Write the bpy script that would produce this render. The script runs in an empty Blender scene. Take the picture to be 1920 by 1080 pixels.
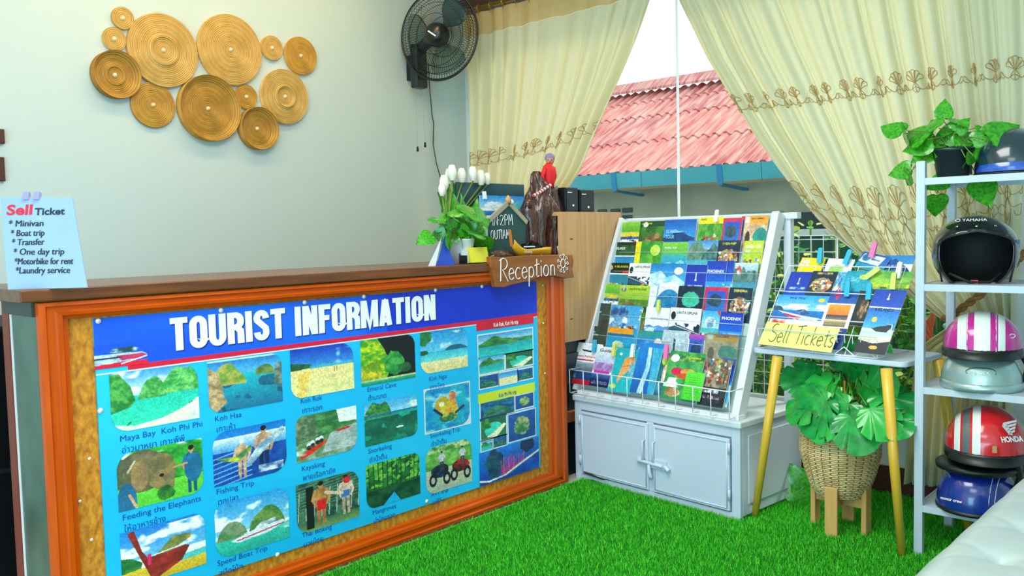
import bpy, math, random
import numpy as np
from mathutils import Vector, Matrix
random.seed(7); RNG = np.random.RandomState(7)
scene = bpy.context.scene
C = scene.collection
R_ = math.radians
# ------------------------------------------------------------------ camera
CX, CY = 960., 540.
va = np.array([2418-CX, 407-CY, 0.]); vb = np.array([-816-CX, 480-CY, 0.])
FPX = math.sqrt(-(va[0]*vb[0]+va[1]*vb[1])); va[2] = vb[2] = FPX
va /= np.linalg.norm(va); vb /= np.linalg.norm(vb)
Xc, Yc = -vb, va; Zc = np.cross(Xc, Yc); Zc /= np.linalg.norm(Zc)
RW = np.array([Xc, Yc, Zc])              # world = RW @ (right, down, forward)
CAM = np.array([0., 0., 1.3])
cam = bpy.data.cameras.new('camera'); cam.sensor_width = 36; cam.lens = FPX*36/1920; cam.clip_start = .05; cam.clip_end = 200
co = bpy.data.objects.new('camera', cam); C.objects.link(co)
mw = Matrix.Identity(4)
for i in range(3):
    mw[i][0] = RW[i][0]; mw[i][1] = -RW[i][1]; mw[i][2] = -RW[i][2]; mw[i][3] = CAM[i]
co.matrix_world = mw; scene.camera = co
# ------------------------------------------------------------------ light, exposure
world = bpy.data.worlds.new('world'); scene.world = world; world.use_nodes = True
wn = world.node_tree; bg = wn.nodes['Background']
tc = wn.nodes.new('ShaderNodeTexCoord'); sp = wn.nodes.new('ShaderNodeSeparateXYZ'); cr = wn.nodes.new('ShaderNodeValToRGB')
cr.color_ramp.elements[0].position = 0.0; cr.color_ramp.elements[0].color = (.62, .82, .84, 1)
cr.color_ramp.elements[1].position = .06; cr.color_ramp.elements[1].color = (.93, .98, 1, 1)
wn.links.new(tc.outputs['Generated'], sp.inputs[0]); wn.links.new(sp.outputs['Z'], cr.inputs[0]); wn.links.new(cr.outputs[0], bg.inputs[0])
bg.inputs[1].default_value = 1.08
sun = bpy.data.lights.new('sun', 'SUN'); sun.energy = 2.0; sun.angle = R_(10); sun.color = (1, .92, .76)
so = bpy.data.objects.new('sun', sun); C.objects.link(so); so.rotation_euler = (R_(-38), R_(22), 0); so.location = (0, 8, 6)
def area(name, loc, rot, sx, sy, e, col):
    l = bpy.data.lights.new(name, 'AREA'); l.shape = 'RECTANGLE'; l.size = sx; l.size_y = sy; l.energy = e; l.color = col
    o = bpy.data.objects.new(name, l); C.objects.link(o); o.location = loc; o.rotation_euler = rot
area('added_ceiling_light', (-1.7, 1.6, 3.02), (0, 0, 0), 1.6, 1.6, 66, (.96, .96, .92))  # unseen area light added overhead to brighten the room
area('added_ceiling_light', (-.4, -.8, 3.02), (0, 0, 0), 1.6, 1.6, 30, (.9, .95, 1))  # second overhead fill, added out of view
area('added_batten_light', (-3.55, 2.1, 2.98), (0, R_(30), 0), .12, 2.6, 15, (1, .70, .34))  # unseen wall washer added to warm the top of the left wall
area('shopfront_fill_light', (.3, -3.0, .9), (R_(86), 0, R_(10)), 4.2, 1.7, 122, (.30, .80, 1))  # cyan fill added behind the camera to brighten and cool the room
scene.view_settings.view_transform = 'Standard'; scene.view_settings.look = 'None'
scene.view_settings.gamma = 1; scene.view_settings.use_curve_mapping = False
scene.view_settings.exposure = 0.32
try:
    scene.cycles.max_bounces = 8; scene.cycles.diffuse_bounces = 4; scene.cycles.transparent_max_bounces = 16
except Exception: pass
# ------------------------------------------------------------------ helpers
def ray(px, py): return RW @ np.array([px-CX, py-CY, FPX])
def P(px, py, ax, v):                     # point of the plane axis=v seen at a photo pixel
    d = ray(px, py); t = (v-CAM[ax])/d[ax]; return Vector(CAM+d*t)
def Pp(px, py, q, n):
    d = Vector(ray(px, py)); c = Vector(CAM); return c+d*((Vector(q)-c).dot(n)/d.dot(n))
def depth(p): return float((np.array(p)-CAM) @ (RW @ np.array([0, 0, 1.])))
def hexc(h):
    h = h.lstrip('#'); return np.array([int(h[i:i+2], 16)/255 for i in (0, 2, 4)])
def lin(c):
    c = np.asarray(c, float); return np.where(c <= .04045, c/12.92, ((c+.055)/1.055)**2.4)
def L4(h): return tuple(lin(hexc(h)))+(1.,)
MATS = {}
def mat(name, col, rough=.5, metal=0, col2=None, scale=8, bump=0, bscale=40, coat=0, stretch=(1, 1, 1), detail=3, spec=.5, trans=0, tcol=None, coord='Object', sharp=.25):
    if name in MATS: return MATS[name]
    m = bpy.data.materials.new(name); m.use_nodes = True; nt = m.node_tree; b = nt.nodes['Principled BSDF']
    b.inputs['Base Color'].default_value = L4(col); b.inputs['Roughness'].default_value = rough; b.inputs['Metallic'].default_value = metal
    b.inputs['Coat Weight'].default_value = coat; b.inputs['Coat Roughness'].default_value = .08; b.inputs['Specular IOR Level'].default_value = spec
    t = nt.nodes.new('ShaderNodeTexCoord'); mp = nt.nodes.new('ShaderNodeMapping'); mp.inputs['Scale'].default_value = stretch
    nt.links.new(t.outputs[coord], mp.inputs[0])
    if col2 is None:
        k = hexc(col)*.93; col2 = '%02x%02x%02x' % tuple(int(x*255) for x in k)
    n = nt.nodes.new('ShaderNodeTexNoise'); n.inputs['Scale'].default_value = scale; n.inputs['Detail'].default_value = detail
    nt.links.new(mp.outputs[0], n.inputs['Vector'])
    r = nt.nodes.new('ShaderNodeValToRGB'); r.color_ramp.elements[0].color = L4(col); r.color_ramp.elements[1].color = L4(col2)
    r.color_ramp.elements[0].position = .5-sharp; r.color_ramp.elements[1].position = .5+sharp
    nt.links.new(n.outputs['Fac'], r.inputs[0]); nt.links.new(r.outputs[0], b.inputs['Base Color'])
    if bump:
        n2 = nt.nodes.new('ShaderNodeTexNoise'); n2.inputs['Scale'].default_value = bscale; nt.links.new(mp.outputs[0], n2.inputs['Vector'])
        bm = nt.nodes.new('ShaderNodeBump'); bm.inputs['Strength'].default_value = bump; bm.inputs['Distance'].default_value = .01
        nt.links.new(n2.outputs['Fac'], bm.inputs['Height']); nt.links.new(bm.outputs[0], b.inputs['Normal'])
    if trans:
        tr = nt.nodes.new('ShaderNodeBsdfTranslucent'); mx = nt.nodes.new('ShaderNodeMixShader'); mx.inputs[0].default_value = trans
        if tcol: tr.inputs[0].default_value = L4(tcol)
        else: nt.links.new(r.outputs[0], tr.inputs[0])
        nt.links.new(b.outputs[0], mx.inputs[1]); nt.links.new(tr.outputs[0], mx.inputs[2])
        nt.links.new(mx.outputs[0], nt.nodes['Material Output'].inputs[0])
    MATS[name] = m; return m
def glassmat(name, col='eefaf8', w=.12, rough=.03):
    m = bpy.data.materials.new(name); m.use_nodes = True; nt = m.node_tree; nt.nodes.clear()
    o = nt.nodes.new('ShaderNodeOutputMaterial'); t = nt.nodes.new('ShaderNodeBsdfTransparent'); t.inputs[0].default_value = L4(col)
    g = nt.nodes.new('ShaderNodeBsdfGlossy'); g.inputs['Roughness'].default_value = rough; mx = nt.nodes.new('ShaderNodeMixShader')
    lw = nt.nodes.new('ShaderNodeLayerWeight'); lw.inputs[0].default_value = w
    nt.links.new(lw.outputs['Fresnel'], mx.inputs[0]); nt.links.new(t.outputs[0], mx.inputs[1]); nt.links.new(g.outputs[0], mx.inputs[2]); nt.links.new(mx.outputs[0], o.inputs[0])
    MATS[name] = m; return m
def printmat(name, rough=.4, coat=0.):
    m = bpy.data.materials.new(name); m.use_nodes = True; nt = m.node_tree; b = nt.nodes['Principled BSDF']
    a = nt.nodes.new('ShaderNodeAttribute'); a.attribute_name = 'Col'; nt.links.new(a.outputs['Color'], b.inputs['Base Color'])
    b.inputs['Roughness'].default_value = rough; b.inputs['Coat Weight'].default_value = coat
    MATS[name] = m; return m
M_print = printmat('printed_paper', .42, .12); M_vinyl = printmat('printed_vinyl', .5, 0)

def tag(o, label=None, cat=None, group=None, kind=None):
    if label: o['label'] = label
    if cat: o['category'] = cat
    if group: o['group'] = group
    if kind: o['kind'] = kind
    return o
def thing(name, label, cat, loc=(0, 0, 0), rz=0, group=None):
    o = bpy.data.objects.new(name, None); C.objects.link(o); o.empty_display_size = .05
    o.location = loc; o.rotation_euler = (0, 0, rz); tag(o, label, cat, group)
    return o
def link(name, me, mats, parent=None, label=None):
    o = bpy.data.objects.new(name, me); C.objects.link(o)
    if mats is not None:
        for m in (mats if isinstance(mats, (list, tuple)) else [mats]): me.materials.append(m)
    if parent is not None: o.parent = parent
    if label: o['label'] = label
    return o
class MB:
    def __init__(s, x=None): s.v = []; s.f = []; s.mi = []; s.x = x; s.cur = 0; s.sm = []; s.smooth = False
    def add(s, vs, fs, smooth=None):
        n = len(s.v)
        s.v += [tuple(s.x @ Vector(p)) if s.x is not None else tuple(p) for p in vs]
        for f in fs: s.f.append([i+n for i in f]); s.mi.append(s.cur); s.sm.append(s.smooth if smooth is None else smooth)
        return s
    def box(s, a, b):
        x0, y0, z0 = a; x1, y1, z1 = b
        return s.add([(x0, y0, z0), (x1, y0, z0), (x1, y1, z0), (x0, y1, z0), (x0, y0, z1), (x1, y0, z1), (x1, y1, z1), (x0, y1, z1)],
                     [(0, 3, 2, 1), (4, 5, 6, 7), (0, 1, 5, 4), (1, 2, 6, 5), (2, 3, 7, 6), (3, 0, 4, 7)], False)
    def beam(s, a, b, w, h, up=(0, 0, 1), taper=1):
        a = Vector(a); b = Vector(b); d = (b-a).normalized(); u = Vector(up)
        r = d.cross(u)
        if r.length < 1e-4: r = d.cross(Vector((1, 0, 0)))
        r.normalize(); q = r.cross(d).normalized(); vs = []
        for p, k in ((a, 1), (b, taper)):
            for i, j in ((-1, -1), (1, -1), (1, 1), (-1, 1)): vs.append(p+r*(w/2*k*i)+q*(h/2*k*j))
        return s.add(vs, [(0, 3, 2, 1), (4, 5, 6, 7), (0, 1, 5, 4), (1, 2, 6, 5), (2, 3, 7, 6), (3, 0, 4, 7)], False)
    def tube(s, pts, r, n=6, closed=False, cap=True):
        pts = [Vector(p) for p in pts]; m = len(pts); rr = r if isinstance(r, (list, tuple)) else [r]*m
        vs = []; prev = None
        for i, p in enumerate(pts):
            a = pts[(i-1) % m] if (closed or i > 0) else p; b = pts[(i+1) % m] if (closed or i < m-1) else p
            d = (b-a); d = d.normalized() if d.length > 1e-9 else Vector((0, 0, 1))
            if prev is None:
                u = d.cross(Vector((0, 0, 1)));  u = u if u.length > 1e-3 else d.cross(Vector((1, 0, 0)))
            else: u = prev-d*prev.dot(d)
            u.normalize(); prev = u; w = d.cross(u)
            for k in range(n):
                t = 2*math.pi*k/n; vs.append(p+(u*math.cos(t)+w*math.sin(t))*rr[i])
        fs = []
        for i in range(m if closed else m-1):
            j = (i+1) % m
            for k in range(n): fs.append((i*n+k, i*n+(k+1) % n, j*n+(k+1) % n, j*n+k))
        if cap and not closed: fs.append(tuple(range(n-1, -1, -1))); fs.append(tuple((m-1)*n+k for k in range(n)))
        return s.add(vs, fs, n > 4)
    def lathe(s, prof, n=24, c=(0, 0, 0), sx=1, sy=1, a0=0, a1=2*math.pi, axis=None):
        full = abs(a1-a0-2*math.pi) < 1e-6; k = n if full else n+1; vs = []
        for r, z in prof:
            for i in range(k):
                t = a0+(a1-a0)*i/n; p = Vector((r*math.cos(t)*sx, r*math.sin(t)*sy, z))
                if axis is not None: p = axis @ p
                vs.append(p+Vector(c))
        fs = []
        for j in range(len(prof)-1):
            for i in range(n): fs.append((j*k+i, j*k+(i+1) % k, (j+1)*k+(i+1) % k, (j+1)*k+i))
        return s.add(vs, fs, True)
    def prism(s, poly, o, u, v, t):            # polygon (u,v) extruded along normal by t
        o = Vector(o); u = Vector(u); v = Vector(v); nn = u.cross(v).normalized()*t; n = len(poly)
        vs = [o+u*a+v*b for a, b in poly]; vs += [p+nn for p in vs]
        return s.add(vs, [tuple(range(n-1, -1, -1)), tuple(range(n, 2*n))]+[(i, (i+1) % n, n+(i+1) % n, n+i) for i in range(n)], False)
    def grid(s, fn, nu, nv, smooth=True):
        vs = [fn(i/nu, j/nv) for j in range(nv+1) for i in range(nu+1)]
        fs = [(j*(nu+1)+i, j*(nu+1)+i+1, (j+1)*(nu+1)+i+1, (j+1)*(nu+1)+i) for j in range(nv) for i in range(nu)]
        return s.add(vs, fs, smooth)
    def mesh(s, name):
        me = bpy.data.meshes.new(name); me.from_pydata(s.v, [], s.f); me.polygons.foreach_set('material_index', s.mi)
        me.polygons.foreach_set('use_smooth', s.sm); me.update(); return me
    def build(s, name, mats, parent=None, label=None, bevel=0, solid=0):
        o = link(name, s.mesh(name), mats, parent, label)
        if solid:
            b = o.modifiers.new('solid', 'SOLIDIFY'); b.thickness = solid; b.offset = 0
        if bevel:
            b = o.modifiers.new('bevel', 'BEVEL'); b.width = bevel; b.segments = 2; b.limit_method = 'ANGLE'; b.angle_limit = R_(50)
        return o
# printed pictures: a grid of vertices that carry the colours of the print
class K:
    def __init__(s, w, h, c='ffffff', seed=1):
        s.w, s.h = w, h; s.a = np.zeros((h, w, 3)); s.a[:] = hexc(c)
        s.X, s.Y = np.meshgrid((np.arange(w)+.5)/w, (np.arange(h)+.5)/h); s.r = np.random.RandomState(seed)
    def nz(s, k, ky=None):
        ky = ky or k; g = s.r.rand(ky+2, k+2); x = s.X*k; y = s.Y*ky; i = x.astype(int); j = y.astype(int); fx = x-i; fy = y-j
        fx = fx*fx*(3-2*fx); fy = fy*fy*(3-2*fy)
        return (g[j, i]*(1-fx)+g[j, i+1]*fx)*(1-fy)+(g[j+1, i]*(1-fx)+g[j+1, i+1]*fx)*fy
    def fb(s, k, ky=None):
        ky = ky or k; return .5*s.nz(k, ky)+.3*s.nz(2*k, 2*ky)+.2*s.nz(4*k, 4*ky)
    def put(s, m, c, c2=None, k=9, ky=None):
        m = m[..., None].astype(float)
        if c2 is None: col = hexc(c)
        else:
            t = np.clip((s.fb(k, ky)-.5)*3+.5, 0, 1)[..., None]; col = hexc(c)*(1-t)+hexc(c2)*t
        s.a = s.a*(1-m)+col*m; return s
    def g(s, c0, c1, y0=0., y1=1., x0=0., x1=1.):
        t = np.clip((s.Y-y0)/(y1-y0), 0, 1)[..., None]; m = ((s.Y >= y0) & (s.Y <= y1) & (s.X >= x0) & (s.X <= x1))[..., None]
        s.a = np.where(m, hexc(c0)*(1-t)+hexc(c1)*t, s.a); return s
    def p(s, pts, c, c2=None, k=9, ky=None):
        m = np.zeros(s.X.shape, bool); n = len(pts)
        for i in range(n):
            x1, y1 = pts[i]; x2, y2 = pts[(i+1) % n]
            if y1 == y2: continue
            m ^= ((y1 > s.Y) != (y2 > s.Y)) & (s.X < (x2-x1)*(s.Y-y1)/(y2-y1)+x1)
        return s.put(m, c, c2, k, ky)
    def e(s, x, y, rx, ry, c, c2=None, k=9, rough=0):
        d = ((s.X-x)/rx)**2+((s.Y-y)/ry)**2
        if rough: d = d+rough*(s.fb(10)-.5)*2
        return s.put(d < 1, c, c2, k)
    def hill(s, x0, x1, base, h, c, c2, k=9, pw=.6):
        t = np.clip((s.X-x0)/(x1-x0), 0, 1); top = base-h*(np.clip(4*t*(1-t), 0, 1)**pw)*(.75+.5*s.nz(7, 1))
        return s.put((s.X > x0) & (s.X < x1) & (s.Y < base) & (s.Y > top), c, c2, k)
    def cloud(s, y0, y1, c='ffffff', th=.55):
        n = s.fb(4, 5); m = np.clip((n-th)*7, 0, 1)*((s.Y > y0) & (s.Y < y1)); return s.put(m, c)
    def rect(s, x0, y0, x1, y1, c, c2=None, k=9, ky=None): return s.put((s.X >= x0) & (s.X < x1) & (s.Y >= y0) & (s.Y < y1), c, c2, k, ky)
    def line(s, x0, y0, x1, y1, w, c):
        d = np.array([x1-x0, y1-y0]); L = (d**2).sum(); t = np.clip(((s.X-x0)*d[0]+(s.Y-y0)*d[1])/L, 0, 1)
        return s.put(np.hypot(s.X-x0-t*d[0], (s.Y-y0-t*d[1])*s.h/s.w) < w, c)
    def person(s, x, y, h, skin='c98f68', top='2060a0', legs='203050', hair='1a1412'):
        w = h*.115*s.h/s.w*1.2; dk = '%02x%02x%02x' % tuple(int(v*200) for v in hexc(top)); lk = '%02x%02x%02x' % tuple(int(v*190) for v in hexc(legs))
        s.p([(x-w*.75, y-h*.52), (x-w*.05, y-h*.5), (x-w*.2, y), (x-w*.65, y)], legs, lk, 14); s.p([(x+w*.05, y-h*.5), (x+w*.75, y-h*.52), (x+w*.7, y), (x+w*.25, y)], legs, lk, 14)
        s.p([(x-w*1.05, y-h*.8), (x-w*.3, y-h*.85), (x+w*.3, y-h*.85), (x+w*1.05, y-h*.8), (x+w*.75, y-h*.46), (x-w*.75, y-h*.46)], top, dk, 12)
        s.line(x-w*.95, y-h*.78, x-w*1.35, y-h*.6, w*.24, top); s.line(x-w*1.35, y-h*.6, x-w*.9, y-h*.46, w*.18, skin); s.line(x+w*.95, y-h*.78, x+w*1.35, y-h*.6, w*.24, top); s.line(x+w*1.35, y-h*.6, x+w*1.0, y-h*.46, w*.18, skin)
        s.rect(x-w*.18, y-h*.88, x+w*.18, y-h*.82, skin); s.e(x, y-h*.91, w*.42, h*.075, skin); s.e(x, y-h*.945, w*.45, h*.055, hair); return s
    def crowd(s, y0, y1, seed=3, x0=0., x1=1.):
        r = np.random.RandomState(seed); cs = ['e8b088', 'f0e0c8', 'd04040', '40a0d0', '203040', 'e8c040', 'b07048', '60a050', 'f4f4f0', '803020']
        for i in range(60): s.e(x0+r.rand()*(x1-x0), y0+r.rand()*(y1-y0), .02+.05*r.rand(), .015+.035*r.rand(), cs[r.randint(len(cs))])
        return s
def painted(name, k, fn, parent, m=None, rad=None, label=None, grain=1.):
    """k: canvas; fn(u, v) -> point, u right, v down (numpy arrays in, three arrays out)"""
    k.a = k.a*(1+.22*grain*(k.nz(k.w//2, k.h//2)-.5)[..., None]+.16*grain*(k.fb(12)-.5)[..., None])
    h, w = k.h, k.w; U, V = np.meshgrid(np.linspace(0, 1, w), np.linspace(0, 1, h))
    X, Y, Z = fn(U, V); co = np.stack([X+0*U, Y+0*U, Z+0*U], -1).reshape(-1, 3)
    i = np.arange(w-1); j = np.arange(h-1); I, J = np.meshgrid(i, j); a = J*w+I
    q = np.stack([a, a+w, a+w+1, a+1], -1).reshape(-1, 4)
    if rad:                                # corner radii (tl, tr, br, bl) in units of height, aspect
        asp = rad[4]; uu = (I+.5)/(w-1)*asp; vv = (J+.5)/(h-1); keep = np.ones(uu.shape, bool)
        for (cx_, cy_, sx_, sy_, r) in ((0, 0, 1, 1, rad[0]), (asp, 0, -1, 1, rad[1]), (asp, 1, -1, -1, rad[2]), (0, 1, 1, -1, rad[3])):
            if r: dx = r-(uu-cx_)*sx_; dy = r-(vv-cy_)*sy_; keep &= ~((dx > 0) & (dy > 0) & (dx*dx+dy*dy > r*r))
        q = q[keep.reshape(-1)]
    me = bpy.data.meshes.new(name); me.vertices.add(len(co)); me.vertices.foreach_set('co', co.astype('f').ravel())
    me.loops.add(q.size); me.loops.foreach_set('vertex_index', q.astype('i').ravel()); me.polygons.add(len(q))
    me.polygons.foreach_set('loop_start', np.arange(0, q.size, 4, dtype='i')); me.update(calc_edges=True); me.validate()
    col = np.ones((h*w, 4), 'f'); col[:, :3] = lin(np.clip(k.a, 0, 1)).reshape(-1, 3)
    at = me.color_attributes.new('Col', 'FLOAT_COLOR', 'POINT')
    if len(at.data) == len(col): at.data.foreach_set('color', col.ravel())
    return link(name, me, m or M_print, parent, label)
# lettering: all texts are turned into flat meshes at the end in one pass
TEXTS = []
def text(body, size, m, parent, o, u, v, align='LEFT', bold=0, xs=1, lift=.0006, name='lettering', width=None, shear=0, extrude=0):
    TEXTS.append((body, size, m, parent, Vector(o), Vector(u).normalized(), Vector(v).normalized(), align, bold, xs, lift, name, width, shear, extrude))
def flush_texts():
    tmp = []
    for t in TEXTS:
        cu = bpy.data.curves.new('text', 'FONT'); cu.body = t[0]; cu.size = 1; cu.align_x = t[7]; cu.offset = t[8]; cu.resolution_u = 3; cu.shear = t[13]; cu.fill_mode = 'FRONT'
        if t[14]: cu.extrude = t[14]
        ob = bpy.data.objects.new('text', cu); C.objects.link(ob); tmp.append(ob)
    dg = bpy.context.evaluated_depsgraph_get()
    for t, ob in zip(TEXTS, tmp):
        me = bpy.data.meshes.new_from_object(ob.evaluated_get(dg))
        n = len(me.vertices); a = np.empty(n*3, 'f'); me.vertices.foreach_get('co', a); a = a.reshape(-1, 3)
        _, size, m, parent, o, u, v, al, b, xs, lift, name, width, sh, ex = t
        if n and width: xs = width/size/max(1e-6, a[:, 0].max()-a[:, 0].min())
        nn = u.cross(v).normalized(); p = np.array(o)+np.outer(a[:, 0]*size*xs, u)+np.outer(a[:, 1]*size, v)+np.outer(a[:, 2]*size+lift, nn)
        me.vertices.foreach_set('co', p.astype('f').ravel()); me.materials.clear(); me.update(); me.name = name
        link(name, me, m, parent); cu = ob.data; bpy.data.objects.remove(ob); bpy.data.curves.remove(cu)
def arc(cx, cy, r, a0, a1, n=8, ry=None): return [(cx+r*math.cos(R_(a0+(a1-a0)*i/n)), cy+(ry or r)*math.sin(R_(a0+(a1-a0)*i/n))) for i in range(n+1)]
HW = {  # hand-drawn letters, x-height .5, cap height 1
 'R': ([[(.05, 0), (.1, 1)], [(.0, .9)]+arc(.25, .75, .27, 110, -80, 10, .25), [(.2, .5), (.55, -.05)]], .55),
 'e': ([[(.02, .26), (.36, .3)]+arc(.2, .26, .18, 20, 320, 12, .26)], .42), 'c': ([arc(.2, .26, .19, 50, 310, 10, .26)], .4),
 'p': ([[(.05, .5), (.03, -.4)], arc(.2, .26, .18, 150, -150, 12, .24)], .42), 't': ([[(.15, .85), (.13, .08), (.2, 0), (.3, .05)], [(-.02, .55), (.32, .6)]], .33),
 'i': ([[(.08, .5), (.08, 0)], [(.08, .7), (.09, .75)]], .2), 'o': ([arc(.2, .26, .19, 0, 360, 14, .26)], .45),
 'n': ([[(.05, .5), (.05, 0)], [(.05, .3)]+arc(.2, .32, .14, 160, 0, 8, .18)+[(.35, 0)]], .44),
 'S': ([arc(.28, .76, .24, 50, 260, 10)+arc(.26, .26, .26, 80, -150, 12)], .58), 'l': ([[(.08, 1), (.06, .06), (.16, 0)]], .2),
 'T': ([[(0, .95), (.6, 1.02)], [(.3, 1), (.27, 0)]], .5), 'k': ([[(.06, 1), (.05, 0)], [(.34, .5), (.06, .24), (.36, 0)]], .4),
 's': ([arc(.17, .38, .13, 50, 250, 7)+arc(.16, .13, .14, 90, -150, 8)], .36), ' ': ([], .3),
 'I': ([[(.05, 1), (.05, 0)]], .18), 'N': ([[(.03, 0), (.05, 1), (.48, 0), (.5, 1)]], .6), '-': ([[(0, .48), (.1, .5)]], .2),
 '2': ([arc(.22, .74, .22, 160, -30, 8)+[(.0, .02), (.48, 0)]], .58), 'P': ([[(.05, 0), (.05, 1)], [(.03, .98)]+arc(.22, .74, .26, 80, -90, 8)+[(.05, .48)]], .55),
 'M': ([[(.02, 0), (.08, 1), (.3, .35), (.52, 1), (.6, 0)]], .7), 'O': ([arc(.28, .5, .26, 0, 360, 14, .5)], .64), 'U': ([[(.03, 1), (.05, .3)]+arc(.27, .27, .22, 180, 360, 8, .27)+[(.5, 1)]], .6),
 '1': ([[(.0, .78), (.14, 1), (.14, 0)]], .28), 'A': ([[(.0, 0), (.26, 1), (.54, 0)], [(.1, .38), (.44, .4)]], .62)}
def hand(s, mb, o, u, v, h, r, xs=1):
    o = Vector(o); u = Vector(u).normalized(); v = Vector(v).normalized(); x = 0
    for ch in s:
        st, w = HW[ch]
        for l in st:
            mb.tube([o+u*((x+a*xs)*h)+v*(b*h) for a, b in l], r, 4)
        x += w*xs+.05
    return x*h

def thick(mb, pl, w, o, u, v, h, x, sx):
    """flat broad pen stroke along a polyline, letter units -> plane"""
    n = len(pl); pts = [Vector((a, b)) for a, b in pl]; L = []; R = []
    for i in range(n):
        d0 = (pts[i]-pts[i-1]).normalized() if i else (pts[1]-pts[0]).normalized(); d1 = (pts[i+1]-pts[i]).normalized() if i < n-1 else d0
        t = (d0+d1).normalized(); k = max(.5, t.dot(d1)); m = Vector((-t.y, t.x))*(w/2/k); L.append(pts[i]+m); R.append(pts[i]-m)
    V = [Vector(o)+u*((p.x+x)*sx)+v*(p.y*h) for p in L+R]; mb.add(V, [(i, i+1, n+i+1, n+i) for i in range(n-1)], False)
BL = {'T': ([[(0, .91), (.42, .91)], [(.21, .9), (.21, 0)]], .42), 'I': ([[(.1, 0), (.1, 1)]], .2),
 'O': ([arc(.22, .72, .13, 0, 180, 10, .19)+arc(.22, .28, .13, 180, 360, 10, .19)+[(.35, .28), (.35, .72)]], .44),
 'U': ([[(.09, 1)]+arc(.22, .28, .13, 180, 360, 10, .19)+[(.35, 1)]], .44),
 'R': ([[(.09, 0), (.09, 1)], [(.08, .91), (.24, .91)]+arc(.24, .72, .11, 80, -80, 8, .18)+[(.24, .52), (.1, .52)], [(.26, .5)]+[(.34, .40), (.345, .3), (.345, 0)]], .43),
 'S': ([arc(.21, .72, .125, 0, 180, 10, .19)+[(.1, .66), (.32, .40)]+arc(.21, .28, .125, 0, -180, 10, .19)], .43),
 'N': ([[(.09, 0), (.09, 1)], [(.36, 0), (.36, 1)], [(.1, .98), (.35, .02)]], .45), 'F': ([[(.09, 0), (.09, 1)], [(.09, .91), (.37, .91)], [(.09, .53), (.33, .53)]], .37),
 'M': ([[(.09, 0), (.09, 1)], [(.5, 0), (.5, 1)], [(.12, .98), (.295, .06), (.47, .98)]], .59), 'A': ([[(.08, 0), (.2, .97)], [(.36, 0), (.24, .97)], [(.12, .2), (.32, .2)], [(.19, .92), (.25, .92)]], .44)}
def block(s, mb, o, u, v, h, width):
    tot = sum(BL[c][1]+.035 for c in s)-.035; sx = width/tot; x = 0
    nn = Vector(u).cross(Vector(v)).normalized(); q = 0
    for c in s:
        for pl in BL[c][0]:
            q += 1; thick(mb, pl, .18, Vector(o)+nn*(.00012*(q % 4)), Vector(u), Vector(v), h, x, sx)
        x += BL[c][1]+.035
# ------------------------------------------------------------------ materials
W_WALL = mat('wall_plaster', 'bccac8', .75, col2='b8c8c8', scale=2, bump=.05, bscale=60)
W_LOW = mat('low_wall_paint', 'dfe6ea', .6, col2='d6e0e6', scale=3)
M_white = mat('white_paint', 'e4e6ea', .45, col2='dadfe6', scale=5)
M_whmetal = mat('white_metal', 'ecedf2', .35, col2='e6e9f0')
M_dkwood = mat('dark_red_wood', '5a2412', .4, col2='3a140a', scale=5, stretch=(1, 12, 12), coat=.2)
M_counter = mat('counter_wood', '7a4318', .4, col2='4a240c', scale=3, stretch=(12, 1, 12), bump=.1, bscale=20, coat=.25)
M_orange = mat('orange_stained_wood', 'cc5400', .38, col2='b44200', scale=6, stretch=(14, 1, 1), coat=.08, spec=.25, sharp=.3)
M_osb = mat('particle_board', 'd89428', .6, col2='a8640e', scale=34, stretch=(1, 1.6, 1), detail=6, bump=.25, bscale=60, sharp=.16)
M_marble = mat('green_marble', '446658', .3, col2='2a4a3e', scale=9, detail=8, sharp=.18, stretch=(1, 1, .7))
M_black = mat('black_plastic', '0d1216', .3)
M_blackm = mat('black_matte', '0a0c0e', .7)
M_teal = mat('teal_grey_plastic', '2c5660', .35, col2='24484f')
M_brass = mat('brass', 'c9a03a', .3, .9)
M_chrome = mat('chrome', 'd8dcdc', .2, 1)
M_green = mat('leaf_green', '1f8418', .3, col2='4cb022', scale=9, trans=.15, coat=.35, sharp=.12)
M_dgreen = mat('leaf_deep_green', '0e8038', .25, col2='22b44a', scale=3, trans=.2, coat=.5, sharp=.15)
M_stem = mat('plant_stem', '6f8a35', .5)
# ------------------------------------------------------------------ setting
XL, YW, ZC, XR, YF = -4.25, 4.25, 3.08, 1.6, -3.2
def struct(mb, name, m, parent=None, **k):
    o = mb.build(name, m, parent, **k)
    if parent is None: o['kind'] = 'structure'
    return o
struct(MB().box((XL-.15, YF, -.1), (XR+.15, YW+.15, 0)), 'floor', mat('floor_tile', 'e6ddc8', .35, col2='d8ceb8', scale=3))
struct(MB().box((XL-.15, YF, ZC), (XR+.15, YW+.15, ZC+.12)), 'ceiling', mat('ceiling_paint', 'f0efe2', .8))
struct(MB().box((XL-.15, YF, 0), (XL, YW+.15, ZC)), 'wall_left', W_WALL)
WX0, WX1, WZ0, WZ1 = -4.06, -.97, .37, 2.80
wb = MB().box((XL, YW, 0), (XR+.15, YW+.15, WZ0)).box((XL, YW, WZ1), (XR+.15, YW+.15, ZC)).box((XL, YW, WZ0), (WX0, YW+.15, WZ1)).box((WX1, YW, WZ0), (XR+.15, YW+.15, WZ1))
struct(wb, 'wall_back', W_LOW)
struct(MB().box((XR, 1.0, 0), (XR+.15, YW, ZC)), 'wall_right', W_WALL)
struct(MB().box((XL, YW-.015, 0), (XR, YW, .14)), 'baseboard_back', M_dkwood)
struct(MB().box((XL, YF, 0), (XL+.015, YW-.015, .12)), 'baseboard_left', M_dkwood)
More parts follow.
